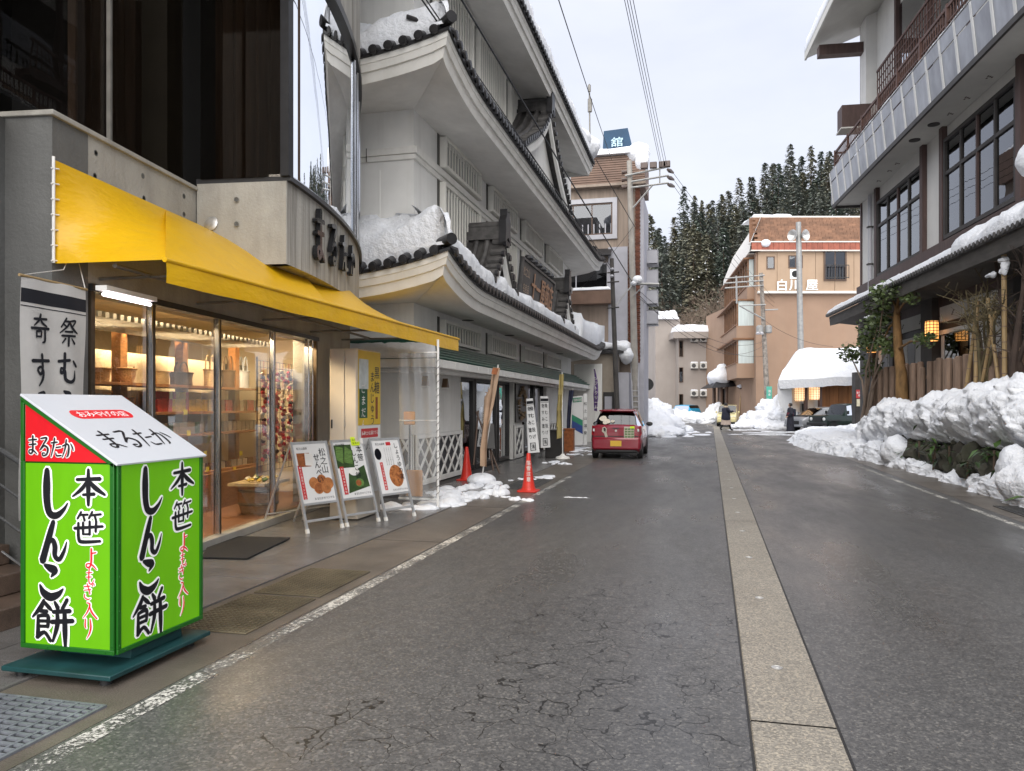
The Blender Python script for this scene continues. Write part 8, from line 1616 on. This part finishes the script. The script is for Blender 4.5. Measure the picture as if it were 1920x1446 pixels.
# ================================================================== CARS
mat('car_red', (.25, .007, .022), .22, .05, 3, spec=.6); mat('car_red_dark', (.22, .008, .02), .3, .05); mat('car_yellow', (.66, .58, .30), .3, .04); mat('car_silver', (.34, .35, .37), .3, .06, metal=.3); mat('car_green', (.008, .022, .015), .28, .1); mat('car_blue', (.03, .30, .50), .35, .05)
mat('tyre', (.018, .018, .019), .8, .2, 20); mat('rim', (.42, .42, .43), .35, .05, metal=.7); glassmat('car_glass', (.09, .10, .10), 1.5, .0, 1.7); mat('lamp_red', (.40, .02, .02), .15, .1); mat('lamp_clear', (.72, .73, .72), .15, .05); mat('plate_yellow', (.70, .44, .05), .5, .03); mat('trim_black', (.02, .02, .021), .5)
for k in ('car_red', 'car_yellow', 'car_green', 'car_silver'): MATS[k].node_tree.nodes['Principled BSDF'].inputs['Coat Weight'].default_value = .6
def car(name, label, loc, rz, st, paint, glass, wheels, wr, extra=None, wt=.16, group=None):
    """st: stations (y, zsill, zbelt, ztop, half width at belt, half width at top); glass: set of (interval, zone) zone 's' side, 't' top"""
    t = thing(name, label, 'car', loc, rz, group); body = MB(); panes = {}
    def sec(q):
        y, zs, zb, ztp, w1, w2 = q; zm = zs + (zb - zs) * .5
        h = [(w1 * .90, zs), (w1 * 1.0, zs + .10), (w1 * 1.02, zm), (w1 * 1.0, zb - .06), (w1 * .975, zb), (w2 + (w1 * .96 - w2) * .05, zb + (ztp - zb) * .86), (w2 * .86, ztp - .01 if ztp - zb > .2 else zb + (ztp - zb) * .95), (w2 * .45, ztp), (0, ztp + .005)]
        R_ = [Vector((x, y, z)) for x, z in h]; return R_ + [Vector((-p.x, p.y, p.z)) for p in R_[-2::-1]]
    S = [sec(q) for q in st]; n = len(S[0])
    for i in range(len(S) - 1):
        for k in range(n - 1):
            f = [S[i][k], S[i][k + 1], S[i + 1][k + 1], S[i + 1][k]]; kk = k if k < 8 else n - 2 - k
            z = 's' if kk == 4 else ('t' if kk >= 5 else None)
            if z and (i, z) in glass:
                nm = glass[(i, z)]; sd = ('l' if k < 8 else 'r') if z == 's' else ''
                panes.setdefault((nm, i, sd), MB()).add(f, [(0, 1, 2, 3)]); 
            else: body.add(f, [(0, 1, 2, 3)])
    for e in (S[0], S[-1]): body.add(e, [tuple(range(len(e)))])
    def weld(o):
        bm = bmesh.new(); bm.from_mesh(o.data); bmesh.ops.remove_doubles(bm, verts=bm.verts, dist=.0005); bmesh.ops.recalc_face_normals(bm, faces=bm.faces); bm.to_mesh(o.data); bm.free(); o.data.set_sharp_from_angle(angle=R(32))
    o = body.build('body', paint, t, world=False, smooth=32); weld(o)
    for (nm, i, sd), mb in panes.items(): weld(mb.build(nm, 'car_glass', t, world=False))
    MB().box((-st[2][4] * .8, st[1][0] + .1, st[2][1] + .35), (st[2][4] * .8, st[-2][0] - .1, st[2][2] - .02)).build('interior', 'trim_black', t, world=False)
    for y in wheels:
        for sx in (-1, 1):
            M = Matrix.Translation((sx * (st[3][4] - wt * .45), y, wr)) @ Matrix.Rotation(R(90), 4, 'Y'); wq = MB().lathe([(wr * .62, -wt / 2), (wr * .93, -wt / 2), (wr, -wt * .35), (wr, wt * .35), (wr * .93, wt / 2), (wr * .62, wt / 2)], 22, M).build('wheel', 'tyre', t, world=False)
            MB().lathe([(.03, -wt * .47), (wr * .55, -wt * .42), (wr * .64, -wt * .47), (wr * .64, wt * .47), (wr * .55, wt * .42), (.03, wt * .47)], 16, M).build('rim', 'rim', wq, world=False)
            MB().lathe([(wr * 1.12, -wt * .4), (wr * 1.12, wt * .46)], 22, M).build('wheel_arch', 'trim_black', t, world=False)
    if extra: extra(t)
    return t
hw = .735
RED = [(0, .30, .90, .93, .66, .60), (.06, .24, .95, .98, .70, .62), (.16, .20, .95, 1.02, .74, .60), (.46, .20, .96, 1.38, .75, .53), (.64, .20, .96, 1.44, .75, .54), (1.0, .20, .96, 1.485, hw, .55), (1.55, .20, .95, 1.49, hw, .55), (2.15, .20, .94, 1.44, hw, .54), (2.85, .20, .93, .98, .73, .60), (3.25, .22, .86, .89, .70, .56), (3.395, .30, .70, .74, .62, .48)]
def red_extra(t):
    w = False
    for sx in (-1, 1):
        MB().prism([Vector((sx * x, y, z)) for x, y, z in ((.56, -.012, .72), (.73, .02, .70), (.75, .16, .76), (.735, .18, .99), (.60, .04, .97))], (0, 0, 0), (0, .06, 0)).build('tail_lamp', 'lamp_red', t, world=w, bevel=.008, normals=True); MB().cbox((sx * .66, -.006, .86), (.05, .02, .08)).build('reverse_lamp', 'lamp_clear', t, world=w, bevel=.005)
        MB().lathe([(.02, -.06), (.085, -.03), (.09, .03), (.03, .06)], 10, Matrix.Translation((sx * .86, 2.25, 1.0)) @ Matrix.Rotation(R(90), 4, 'X') @ Matrix.Diagonal((1.2, .8, 1, 1))).build('mirror', 'trim_black', t, world=w)
        MB().box((sx * .74 - .005, 1.3, .82), (sx * .74 + .005, 1.48, .85)).build('door_handle', 'car_red_dark', t, world=w)
    MB().box((-.715, -.03, .27), (.715, .08, .64)).build('bumper', 'car_red', t, world=w, bevel=.07); MB().box((-.66, .12, .16), (.66, 3.2, .30)).build('underbody', 'trim_black', t, world=w); MB().box((-.60, -.015, .20), (.60, .10, .268)).build('lower_bumper', 'trim_black', t, world=w, bevel=.02); MB().box((-.66, -.004, .66), (.66, .02, .685)).build('tailgate_gap', 'trim_black', t, world=w)
    MB().box((-.165, -.042, .38), (.165, -.031, .545)).build('number_plate', 'plate_yellow', t, world=w, bevel=.003); MB().box((-.54, .36, 1.41), (.54, .60, 1.455)).build('spoiler', 'car_red', t, world=w, bevel=.02)
    MB().box((-.10, -.014, .90), (.10, .0, .93)).build('hatch_handle', 'trim_black', t, world=w); MB().lathe([(.035, 0), (.03, .012)], 14, Matrix.Translation((0, -.004, .84)) @ Matrix.Rotation(R(90), 4, 'X')).build('badge', 'steel_dull', t, world=w)
    # stickers
    MB().box((.24, -.012, .62), (.54, -.006, .965)).build('sticker', 'pack_white', t, world=w); MB().box((.42, -.014, .90), (.55, -.0125, .975)).build('sticker', 'note_yellow', t, world=w); mb = MB()
    for i in range(3):
        for j in range(4): mb.box((.26 + .095 * i, -.0145, .64 + .075 * j), (.34 + .095 * i, -.0125, .69 + .075 * j))
    mb.build('sticker_print', 'pack_green', t, world=w); mb = MB(); mb.prism([Vector((x, -.012, z)) for x, z in ((-.40, .93), (-.33, .96), (-.27, .90), (-.28, .78), (-.24, .66), (-.31, .64), (-.35, .76), (-.42, .82))], (0, 0, 0), (0, .004, 0)); mb.build('sticker', 'pack_white', t, world=w, normals=True); mb = MB(); mb.prism([Vector((x, -.0135, z)) for x, z in ((-.37, .92), (-.33, .93), (-.30, .88), (-.31, .80), (-.36, .84))], (0, 0, 0), (0, .001, 0)); mb.build('sticker_print', 'trim_black', t, world=w, normals=True)
    rr = random.Random(4)
    for k, (x, z, s) in enumerate(((-.40, 1.20, .12), (-.28, 1.12, .10), (-.34, 1.08, .08), (-.12, 1.12, .06))):
        y = .16 + (z - 1.03) / .37 * .26 - .022; mb = MB(); mb.add([Vector((x + s * (.8 + .3 * rr.random()) * math.cos(a), y - .0 + (s * math.sin(a) * .7) * .70, z + s * math.sin(a) * .7)) for a in np.linspace(0, 6.283, 12, endpoint=False)], [tuple(range(12))]); mb.build('window_sticker', 'pack_white' if k != 2 else 'pack_white', t, world=w)
G = {(2, 't'): 'rear_window', (2, 's'): 'corner_window', (4, 's'): 'rear_side_window', (5, 's'): 'rear_side_window', (6, 's'): 'front_side_window', (7, 't'): 'windscreen'}
car('red_hatchback', 'small red hatchback parked on the left with stickers on its tailgate', (-2.47, 22.95, 0), R(0.5), RED, 'car_red', G, (.55, 2.85), .275, red_extra)
YEL = [(0, .30, .98, 1.05, .66, .60), (.12, .22, 1.0, 1.30, .72, .60), (.3, .20, 1.0, 1.60, .735, .62), (.9, .20, 1.0, 1.64, .735, .63), (1.6, .20, 1.0, 1.64, .735, .63), (2.25, .20, 1.0, 1.58, .735, .62), (2.6, .20, 1.0, 1.06, .73, .62), (3.2, .22, .94, .98, .71, .60), (3.36, .28, .80, .86, .68, .55), (3.40, .32, .70, .74, .64, .5)]
def yel_extra(t):
    w = False
    for sx in (-1, 1): MB().box((sx * .60 - .07, 3.34, .70), (sx * .60 + .07, 3.385, .80)).build('headlight', 'lamp_clear', t, world=w, bevel=.02); MB().box((sx * .82 - .06, 2.3, 1.0), (sx * .82 + .06, 2.42, 1.16)).build('mirror', 'car_yellow', t, world=w, bevel=.03)
    MB().box((-.45, 3.35, .71), (.45, 3.40, .78)).build('grille', 'lamp_clear', t, world=w, bevel=.02); MB().box((-.66, 3.30, .34), (.66, 3.44, .62)).build('bumper', 'car_yellow', t, world=w, bevel=.04); MB().box((-.6, 3.32, .20), (.6, 3.43, .338)).build('lower_bumper', 'trim_black', t, world=w, bevel=.02); MB().box((-.165, 3.445, .40), (.165, 3.455, .565)).build('number_plate', 'plate_yellow', t, world=w)
p = CP(UX(1386, 58), 60.5, 0)
car('yellow_kei_car', 'pale yellow boxy car coming down the far end of the road', p, math.pi + R(-6), YEL, 'car_yellow', {(1, 't'): 'rear_window', (2, 's'): 'side_window', (3, 's'): 'side_window', (4, 's'): 'side_window', (5, 't'): 'windscreen'}, (.55, 2.85), .28, yel_extra)
SIL = [(0, .35, .90, .95, .75, .6), (.1, .25, .98, 1.02, .85, .65), (.7, .2, 1.0, 1.08, .88, .65), (1.3, .2, .98, 1.45, .89, .62), (2.0, .2, .97, 1.50, .89, .62), (2.7, .2, .96, 1.42, .89, .62), (3.5, .2, .93, .99, .88, .68), (4.2, .22, .84, .88, .85, .62), (4.45, .3, .70, .74, .75, .5)]
def sil_extra(t):
    for sx in (-1, 1): MB().prism([Vector((sx * x, y, z)) for x, y, z in ((.5, 4.40, .68), (.80, 4.20, .72), (.82, 4.05, .80), (.55, 4.30, .76))], (0, 0, 0), (0, 0, .04)).build('headlight', 'lamp_clear', t, world=False, normals=True); MB().box((sx * .98 - .07, 2.9, .98), (sx * .98 + .07, 3.05, 1.12)).build('mirror', 'car_silver', t, world=False, bevel=.03)
    MB().box((-.5, 4.42, .42), (.5, 4.47, .64)).build('grille', 'trim_black', t, world=False, bevel=.01); MB().box((-.8, 4.34, .26), (.8, 4.48, .40)).build('bumper', 'car_silver', t, world=False, bevel=.03)
def face_car(u_nose, d, L_, dirn): c = CP(UX(u_nose, d), d, 0); return c
hd = (-RGT * .93 - FWD * .37).normalized(); rzc = math.atan2(-hd.x, hd.y)
nose = CP(UX(1487, 47.5), 47.5, 0); car('silver_car', 'silver car nosing out of the car park behind the dark green jeep', nose - hd * 4.45, rzc, SIL, 'car_silver', {(2, 't'): 'rear_window', (3, 's'): 'side_window', (4, 's'): 'side_window', (5, 't'): 'windscreen'}, (.85, 3.5), .31, sil_extra)
JEE = [(0, .5, 1.0, 1.04, .70, .66), (.05, .42, 1.02, 1.66, .70, .62), (.6, .42, 1.02, 1.70, .71, .62), (1.4, .42, 1.02, 1.70, .71, .62), (1.75, .42, 1.02, 1.64, .71, .62), (2.05, .42, 1.0, 1.06, .71, .66), (3.1, .42, .97, 1.02, .70, .64), (3.3, .45, .96, 1.0, .69, .62)]
def jee_extra(t):
    for sx in (-1, 1): MB().lathe([(.10, 0), (.10, .03), (.08, .045)], 14, Matrix.Translation((sx * .5, 3.29, .80)) @ Matrix.Rotation(R(-90), 4, 'X')).build('headlight', 'lamp_clear', t, world=False); MB().box((sx * .72 - .08, 2.35, .68), (sx * .72 + .08, 3.25, .74)).build('fender', 'trim_black', t, world=False, bevel=.02); MB().box((sx * .85 - .05, 1.8, 1.08), (sx * .85 + .05, 1.9, 1.28)).build('mirror', 'trim_black', t, world=False, bevel=.02)
    MB().box((-.34, 3.295, .66), (.34, 3.33, .92)).build('grille', 'trim_black', t, world=False); MB().box((-.72, 3.28, .44), (.72, 3.46, .60)).build('bumper', 'trim_black', t, world=False, bevel=.02)
nose = CP(UX(1533, 44.5), 44.5, 0); car('green_jeep', 'dark green boxy off-road car parked beside the stone pillar', nose - hd * 3.3, rzc, JEE, 'car_green', {(0, 't'): 'rear_window', (1, 's'): 'side_window', (2, 's'): 'side_window', (3, 's'): 'side_window', (4, 't'): 'windscreen'}, (.6, 2.75), .35, jee_extra, .2)
nose = CP(UX(1305, 74), 74, 0); car('blue_car', 'bright blue car half buried behind the far snow piles', nose, math.pi * .25, YEL, 'car_blue', {(1, 't'): 'rear_window', (2, 's'): 'side_window', (3, 's'): 'side_window', (4, 's'): 'side_window', (5, 't'): 'windscreen'}, (.55, 2.85), .28)

# ================================================================== PEOPLE
mat('skin', (.50, .30, .21), .6, .05); mat('hair', (.02, .016, .014), .6, .2); mat('coat_navy', (.018, .020, .035), .8, .25, 8); mat('skirt_beige', (.40, .32, .27), .9, .1); mat('scarf', (.38, .31, .22), .9, .15); mat('trousers_black', (.012, .012, .014), .8); mat('kimono', (.020, .020, .030), .8, .4, 10); mat('kimono_red', (.14, .02, .035), .8)
def skin_fig(name, verts, edges, radii, m, parent, root=0, sub=2):
    me = bpy.data.meshes.new(name); me.from_pydata(verts, edges, []); me.materials.append(MATS[m]); o = bpy.data.objects.new(name, me); col.objects.link(o); o.parent = parent; BASE[o.name] = BASE[parent.name]
    md = o.modifiers.new('skin', 'SKIN'); md.use_smooth_shade = True; s = o.modifiers.new('sub', 'SUBSURF'); s.levels = s.render_levels = sub
    for v, r_ in zip(me.skin_vertices[0].data, radii): v.radius = r_ if isinstance(r_, tuple) else (r_, r_)
    me.skin_vertices[0].data[root].use_root = True; return o
def head(t, p, r_=.105, tilt=0, hair_long=False, face=-1):
    M = Matrix.Translation(p) @ Matrix.Rotation(tilt, 4, 'Y'); hd_ = MB().lathe([(.0, -.125), (.045, -.12), (.07, -.085), (.083, -.03), (.088, .03), (.08, .075), (.05, .105), (0, .115)], 18, M @ Matrix.Diagonal((1.12, .92, 1, 1))).build('head', 'skin', t, world=False)
    f = face
    MB().lathe([(.0, -.018), (.012, -.008), (.008, .02), (0, .026)], 8, M @ Matrix.Translation((f * .102, 0, -.012))).build('nose', 'skin', hd_, world=False)
    for sy in (-1, 1): MB().lathe([(0, -.009), (.011, 0), (0, .009)], 8, M @ Matrix.Translation((f * .086, sy * .032, .015))).build('eye', 'hair', hd_, world=False); MB().lathe([(0, -.03), (.014, 0), (0, .03)], 8, M @ Matrix.Translation((0, sy * .083, -.005))).build('ear', 'skin', hd_, world=False)
    MB().cbox((f * .088, 0, -.058), (.01, .038, .010), M).build('mouth', 'kimono_red', hd_, world=False)
    h = MB(); h.lathe([(.06, -.10 if hair_long else -.02), (.098, -.05), (.104, .0), (.104, .05), (.09, .10), (.05, .135), (0, .14)], 16, M @ Matrix.Translation((-f * .025, 0, .0)) @ Matrix.Diagonal((1.1, .98, 1, 1))); h.build('hair', 'hair', hd_, world=False)
def hand(t, p, d, m='skin'):
    p = Vector(p); d = Vector(d).normalized(); s = d.cross(Vector((0, 0, 1))); s = s.normalized() if s.length > .1 else Vector((0, 1, 0)); V, E, Rr = [p, p + d * .07], [(0, 1)], [.026, .034]
    for k, (o, l) in enumerate(((-.03, .075), (-.01, .09), (.01, .085), (.03, .07))): b = len(V); V += [p + d * .075 + s * o, p + d * (.075 + l * .5) + s * o, p + d * (.075 + l) + s * o - Vector((0, 0, .02))]; E += [(1, b), (b, b + 1), (b + 1, b + 2)]; Rr += [.010, .009, .007]
    b = len(V); V += [p + d * .03 + s * .045, p + d * .07 + s * .065]; E += [(0, b), (b, b + 1)]; Rr += [.011, .009]; skin_fig('hand', V, E, Rr, m, t, 0, 1)
# walker: local x = walking direction (to the right in the picture), z up
pw = CP(UX(1361, 47.5), 47.5, 0); wk = thing('person', 'person in a dark padded coat and pale skirt striding across the road', 'person', pw, YAW)
skin_fig('body', [(0, 0, .92), (.0, 0, 1.15), (.01, 0, 1.36), (.01, 0, 1.44), (.02, 0, 1.52), (.02, .19, 1.36), (.20, .22, 1.20), (.42, .16, 1.24), (.02, -.19, 1.36), (.22, -.22, 1.16), (.44, -.16, 1.22), (0, .09, .86), (.20, .09, .47), (.34, .09, .10), (.47, .09, .05), (0, -.09, .86), (-.16, -.09, .50), (-.36, -.09, .16), (-.26, -.09, .05)],
    [(0, 1), (1, 2), (2, 3), (3, 4), (2, 5), (5, 6), (6, 7), (2, 8), (8, 9), (9, 10), (0, 11), (11, 12), (12, 13), (13, 14), (0, 15), (15, 16), (16, 17), (17, 18)], [.16, .16, .15, .07, .055, .085, .065, .045, .085, .065, .045, .11, .08, .05, .045, .11, .08, .05, .045], 'trousers_black', wk)
MB().lathe([(.27, .68), (.30, .74), (.285, .95), (.25, 1.15), (.26, 1.34), (.20, 1.45), (.09, 1.50)], 18, Matrix.Diagonal((.95, .9, 1, 1))).build('coat', 'coat_navy', wk, world=False); MB().lathe([(.31, .40), (.30, .42), (.27, .70), (.2, .80)], 18, Matrix.Diagonal((1.05, .85, 1, 1))).build('skirt', 'skirt_beige', wk, world=False)
for sy in (-1, 1): MB().tube([(.02, sy * .2, 1.36), (.20, sy * .23, 1.19), (.40, sy * .17, 1.23)], [.095, .08, .06], 10).build('sleeve', 'coat_navy', wk, world=False); hand(wk, (.40, sy * .17, 1.23), (1, 0, .1))
MB().lathe([(.10, 1.42), (.16, 1.47), (.15, 1.53), (.09, 1.57)], 14).build('scarf', 'scarf', wk, world=False); head(wk, Vector((.03, 0, 1.62)), face=1, hair_long=True)
pk_ = CP(UX(1482, 46.5), 46.5, 0); km = thing('person', 'person in a long dark kimono standing by the gatehouse lantern', 'person', pk_, YAW)
skin_fig('body', [(0, 0, .9), (0, 0, 1.12), (0, 0, 1.34), (0, 0, 1.42), (-.01, 0, 1.50), (0, .18, 1.34), (-.02, .22, 1.08), (-.14, .10, .95), (0, -.18, 1.34), (-.02, -.22, 1.08), (-.16, -.08, .93), (0, .08, .85), (0, .08, .45), (0, .08, .08), (-.1, .08, .04), (0, -.08, .85), (0, -.08, .45), (0, -.08, .08), (-.1, -.08, .04)], [(0, 1), (1, 2), (2, 3), (3, 4), (2, 5), (5, 6), (6, 7), (2, 8), (8, 9), (9, 10), (0, 11), (11, 12), (12, 13), (13, 14), (0, 15), (15, 16), (16, 17), (17, 18)], [.15, .14, .14, .06, .055, .08, .06, .035, .08, .06, .035, .1, .08, .05, .04, .1, .08, .05, .04], 'kimono', km)
MB().lathe([(.27, .03), (.25, .2), (.22, .6), (.20, .95), (.19, 1.1), (.21, 1.3), (.17, 1.42), (.07, 1.47)], 18, Matrix.Diagonal((.9, 1.05, 1, 1))).build('robe', 'kimono', km, world=False); MB().lathe([(.205, .98), (.215, 1.0), (.215, 1.14), (.205, 1.16)], 18, Matrix.Diagonal((.92, 1.05, 1, 1))).build('sash', 'kimono_red', km, world=False); MB().box((.10, -.16, .95), (.30, .16, 1.38)).build('backpack', 'coat_navy', km, world=False, bevel=.06)
for sy in (-1, 1): MB().tube([(0, sy * .19, 1.34), (-.02, sy * .24, 1.08), (-.12, sy * .12, .96)], [.09, .12, .10], 10).build('sleeve', 'kimono', km, world=False); hand(km, (-.15, sy * .09, .94), (-.6, -sy * .4, -.4))
head(km, Vector((-.02, 0, 1.60)), face=-1)

# ================================================================== SNOW PILES AND PATCHES
def pile(label, pts, seed, amp=.22): return snow_heap('snow_pile', label, pts, m='snow_ploughed', seed=seed, amp=amp * 1.3, ns=1.4, fine=.09, sub=5)
def cpz(u, v, d): return CP(UX(u, d), d, VZ(v, d))
pile('ploughed snow pile against the boarded inn beside the red car', [((-2.55, 45, .3), (1.6, 4.2, .9)), ((-2.9, 48, .7), (1.2, 2.0, 1.2)), ((-2.2, 42, .1), (1.3, 2.8, .45)), ((-3.1, 51, .5), (1.4, 2.6, 1.3)), ((-2.0, 47.5, .1), (1.5, 3.4, .35))], 2)
pile('long snow pile at the foot of the beige block', [((UX(1260, 70) * cs - sn * 70, UX(1260, 70) * sn + cs * 70, .2), (3.0, 1.6, .9)), (CP(UX(1285, 72), 72, .2), (2.4, 1.6, .7)), (CP(UX(1310, 70), 70, .1), (2.0, 1.4, .55)), (CP(UX(1240, 66), 66, .2), (1.8, 1.5, .8))], 12)
pile('snow pile between the blue car and the gate hut', [(CP(UX(1333, 68), 68, .2), (1.4, 1.3, .9)), (CP(UX(1343, 70), 70, .6), (.9, .9, 1.2))], 14)
pile('jagged snow pile between the yellow car and the gatehouse', [(CP(UX(1420, 55), 55, .3), (1.2, 1.3, .9)), (CP(UX(1438, 56), 56, .7), (.9, 1.0, 1.3)), (CP(UX(1455, 55), 55, .4), (1.3, 1.3, 1.2)), (CP(UX(1470, 56), 56, .8), (1.0, 1.2, 1.7)), (CP(UX(1432, 53), 53, .1), (2.2, 1.0, .5)), (CP(UX(1460, 51.5), 51.5, .05), (1.6, .9, .4)), (CP(UX(1483, 55), 55, .8), (.9, 1.0, 1.7))], 22, .3)
pile('snow mound along the front of the jeep', [(CP(UX(1570, 42), 42, .0), (2.2, .9, .45)), (CP(UX(1615, 41), 41, .1), (1.2, .8, .5))], 25)
def patch(label, pts, th=.07, m='snow', seed=0): rr = random.Random(seed + len(pts)); snow_heap('snow_patch', label, [((x + rr.gauss(0, .5) * rx, y + rr.gauss(0, .5) * ry, 0), (rx * q, ry * q * rr.uniform(.6, 1.3), th * rr.uniform(.4, 1))) for x, y, rx, ry in pts for q in [rr.uniform(.18, .5) for k in range(9)]], sub=3, m=m, seed=seed, amp=.5, ns=2.2, fine=.02, floor=-.02)
patch('melting snow patch under the clear curtain and along the gutter', [(-4.05, 11.7, .55, .5), (-3.95, 12.4, .35, .6), (-3.85, 13.2, .3, .6), (-4.2, 12.3, .4, .9), (-4.4, 13.3, .35, .5), (-3.7, 14.2, .2, .5), (-4.15, 14.4, .25, .6), (-4.5, 11.2, .5, .3)], .09)
patch('bits of snow beside the grating behind the lettered cone', [(-3.45, 16.6, .3, .35), (-3.75, 16.0, .2, .3), (-3.25, 12.9, .12, .1), (-3.0, 12.6, .16, .08), (-2.8, 12.5, .10, .06)], .04)
patch('snow scraps on the paving round the yellow flag', [(-4.05, 21.0, .22, .3), (-3.7, 20.5, .2, .2), (-3.9, 24.5, .3, .4), (-4.1, 26.5, .35, .5), (-4.4, 28.5, .5, .5)], .05)
patch('small scraps of snow on the asphalt', [(-2.1, 13.2, .16, .06)], .012)
patch('thin slush spread beside the left snow pile', [(-1.2, 44, 1.2, 2.5), (-1.6, 40.5, .9, 1.5), (-.6, 47, .9, 2.2)], .05, 'snow_dirty', 3)
patch('slush tongues across the right lane near the standing person', [(4.2, 48, 1.4, .5), (3.2, 46, 1.3, .3), (3.9, 43.5, 1.4, .3), (3.4, 51.5, 1.4, .5)], .04, 'snow_dirty', 6)
print('OBJ', len(bpy.data.objects), 'TRIS', sum(len(o.data.polygons) for o in bpy.data.objects if o.type == 'MESH'))
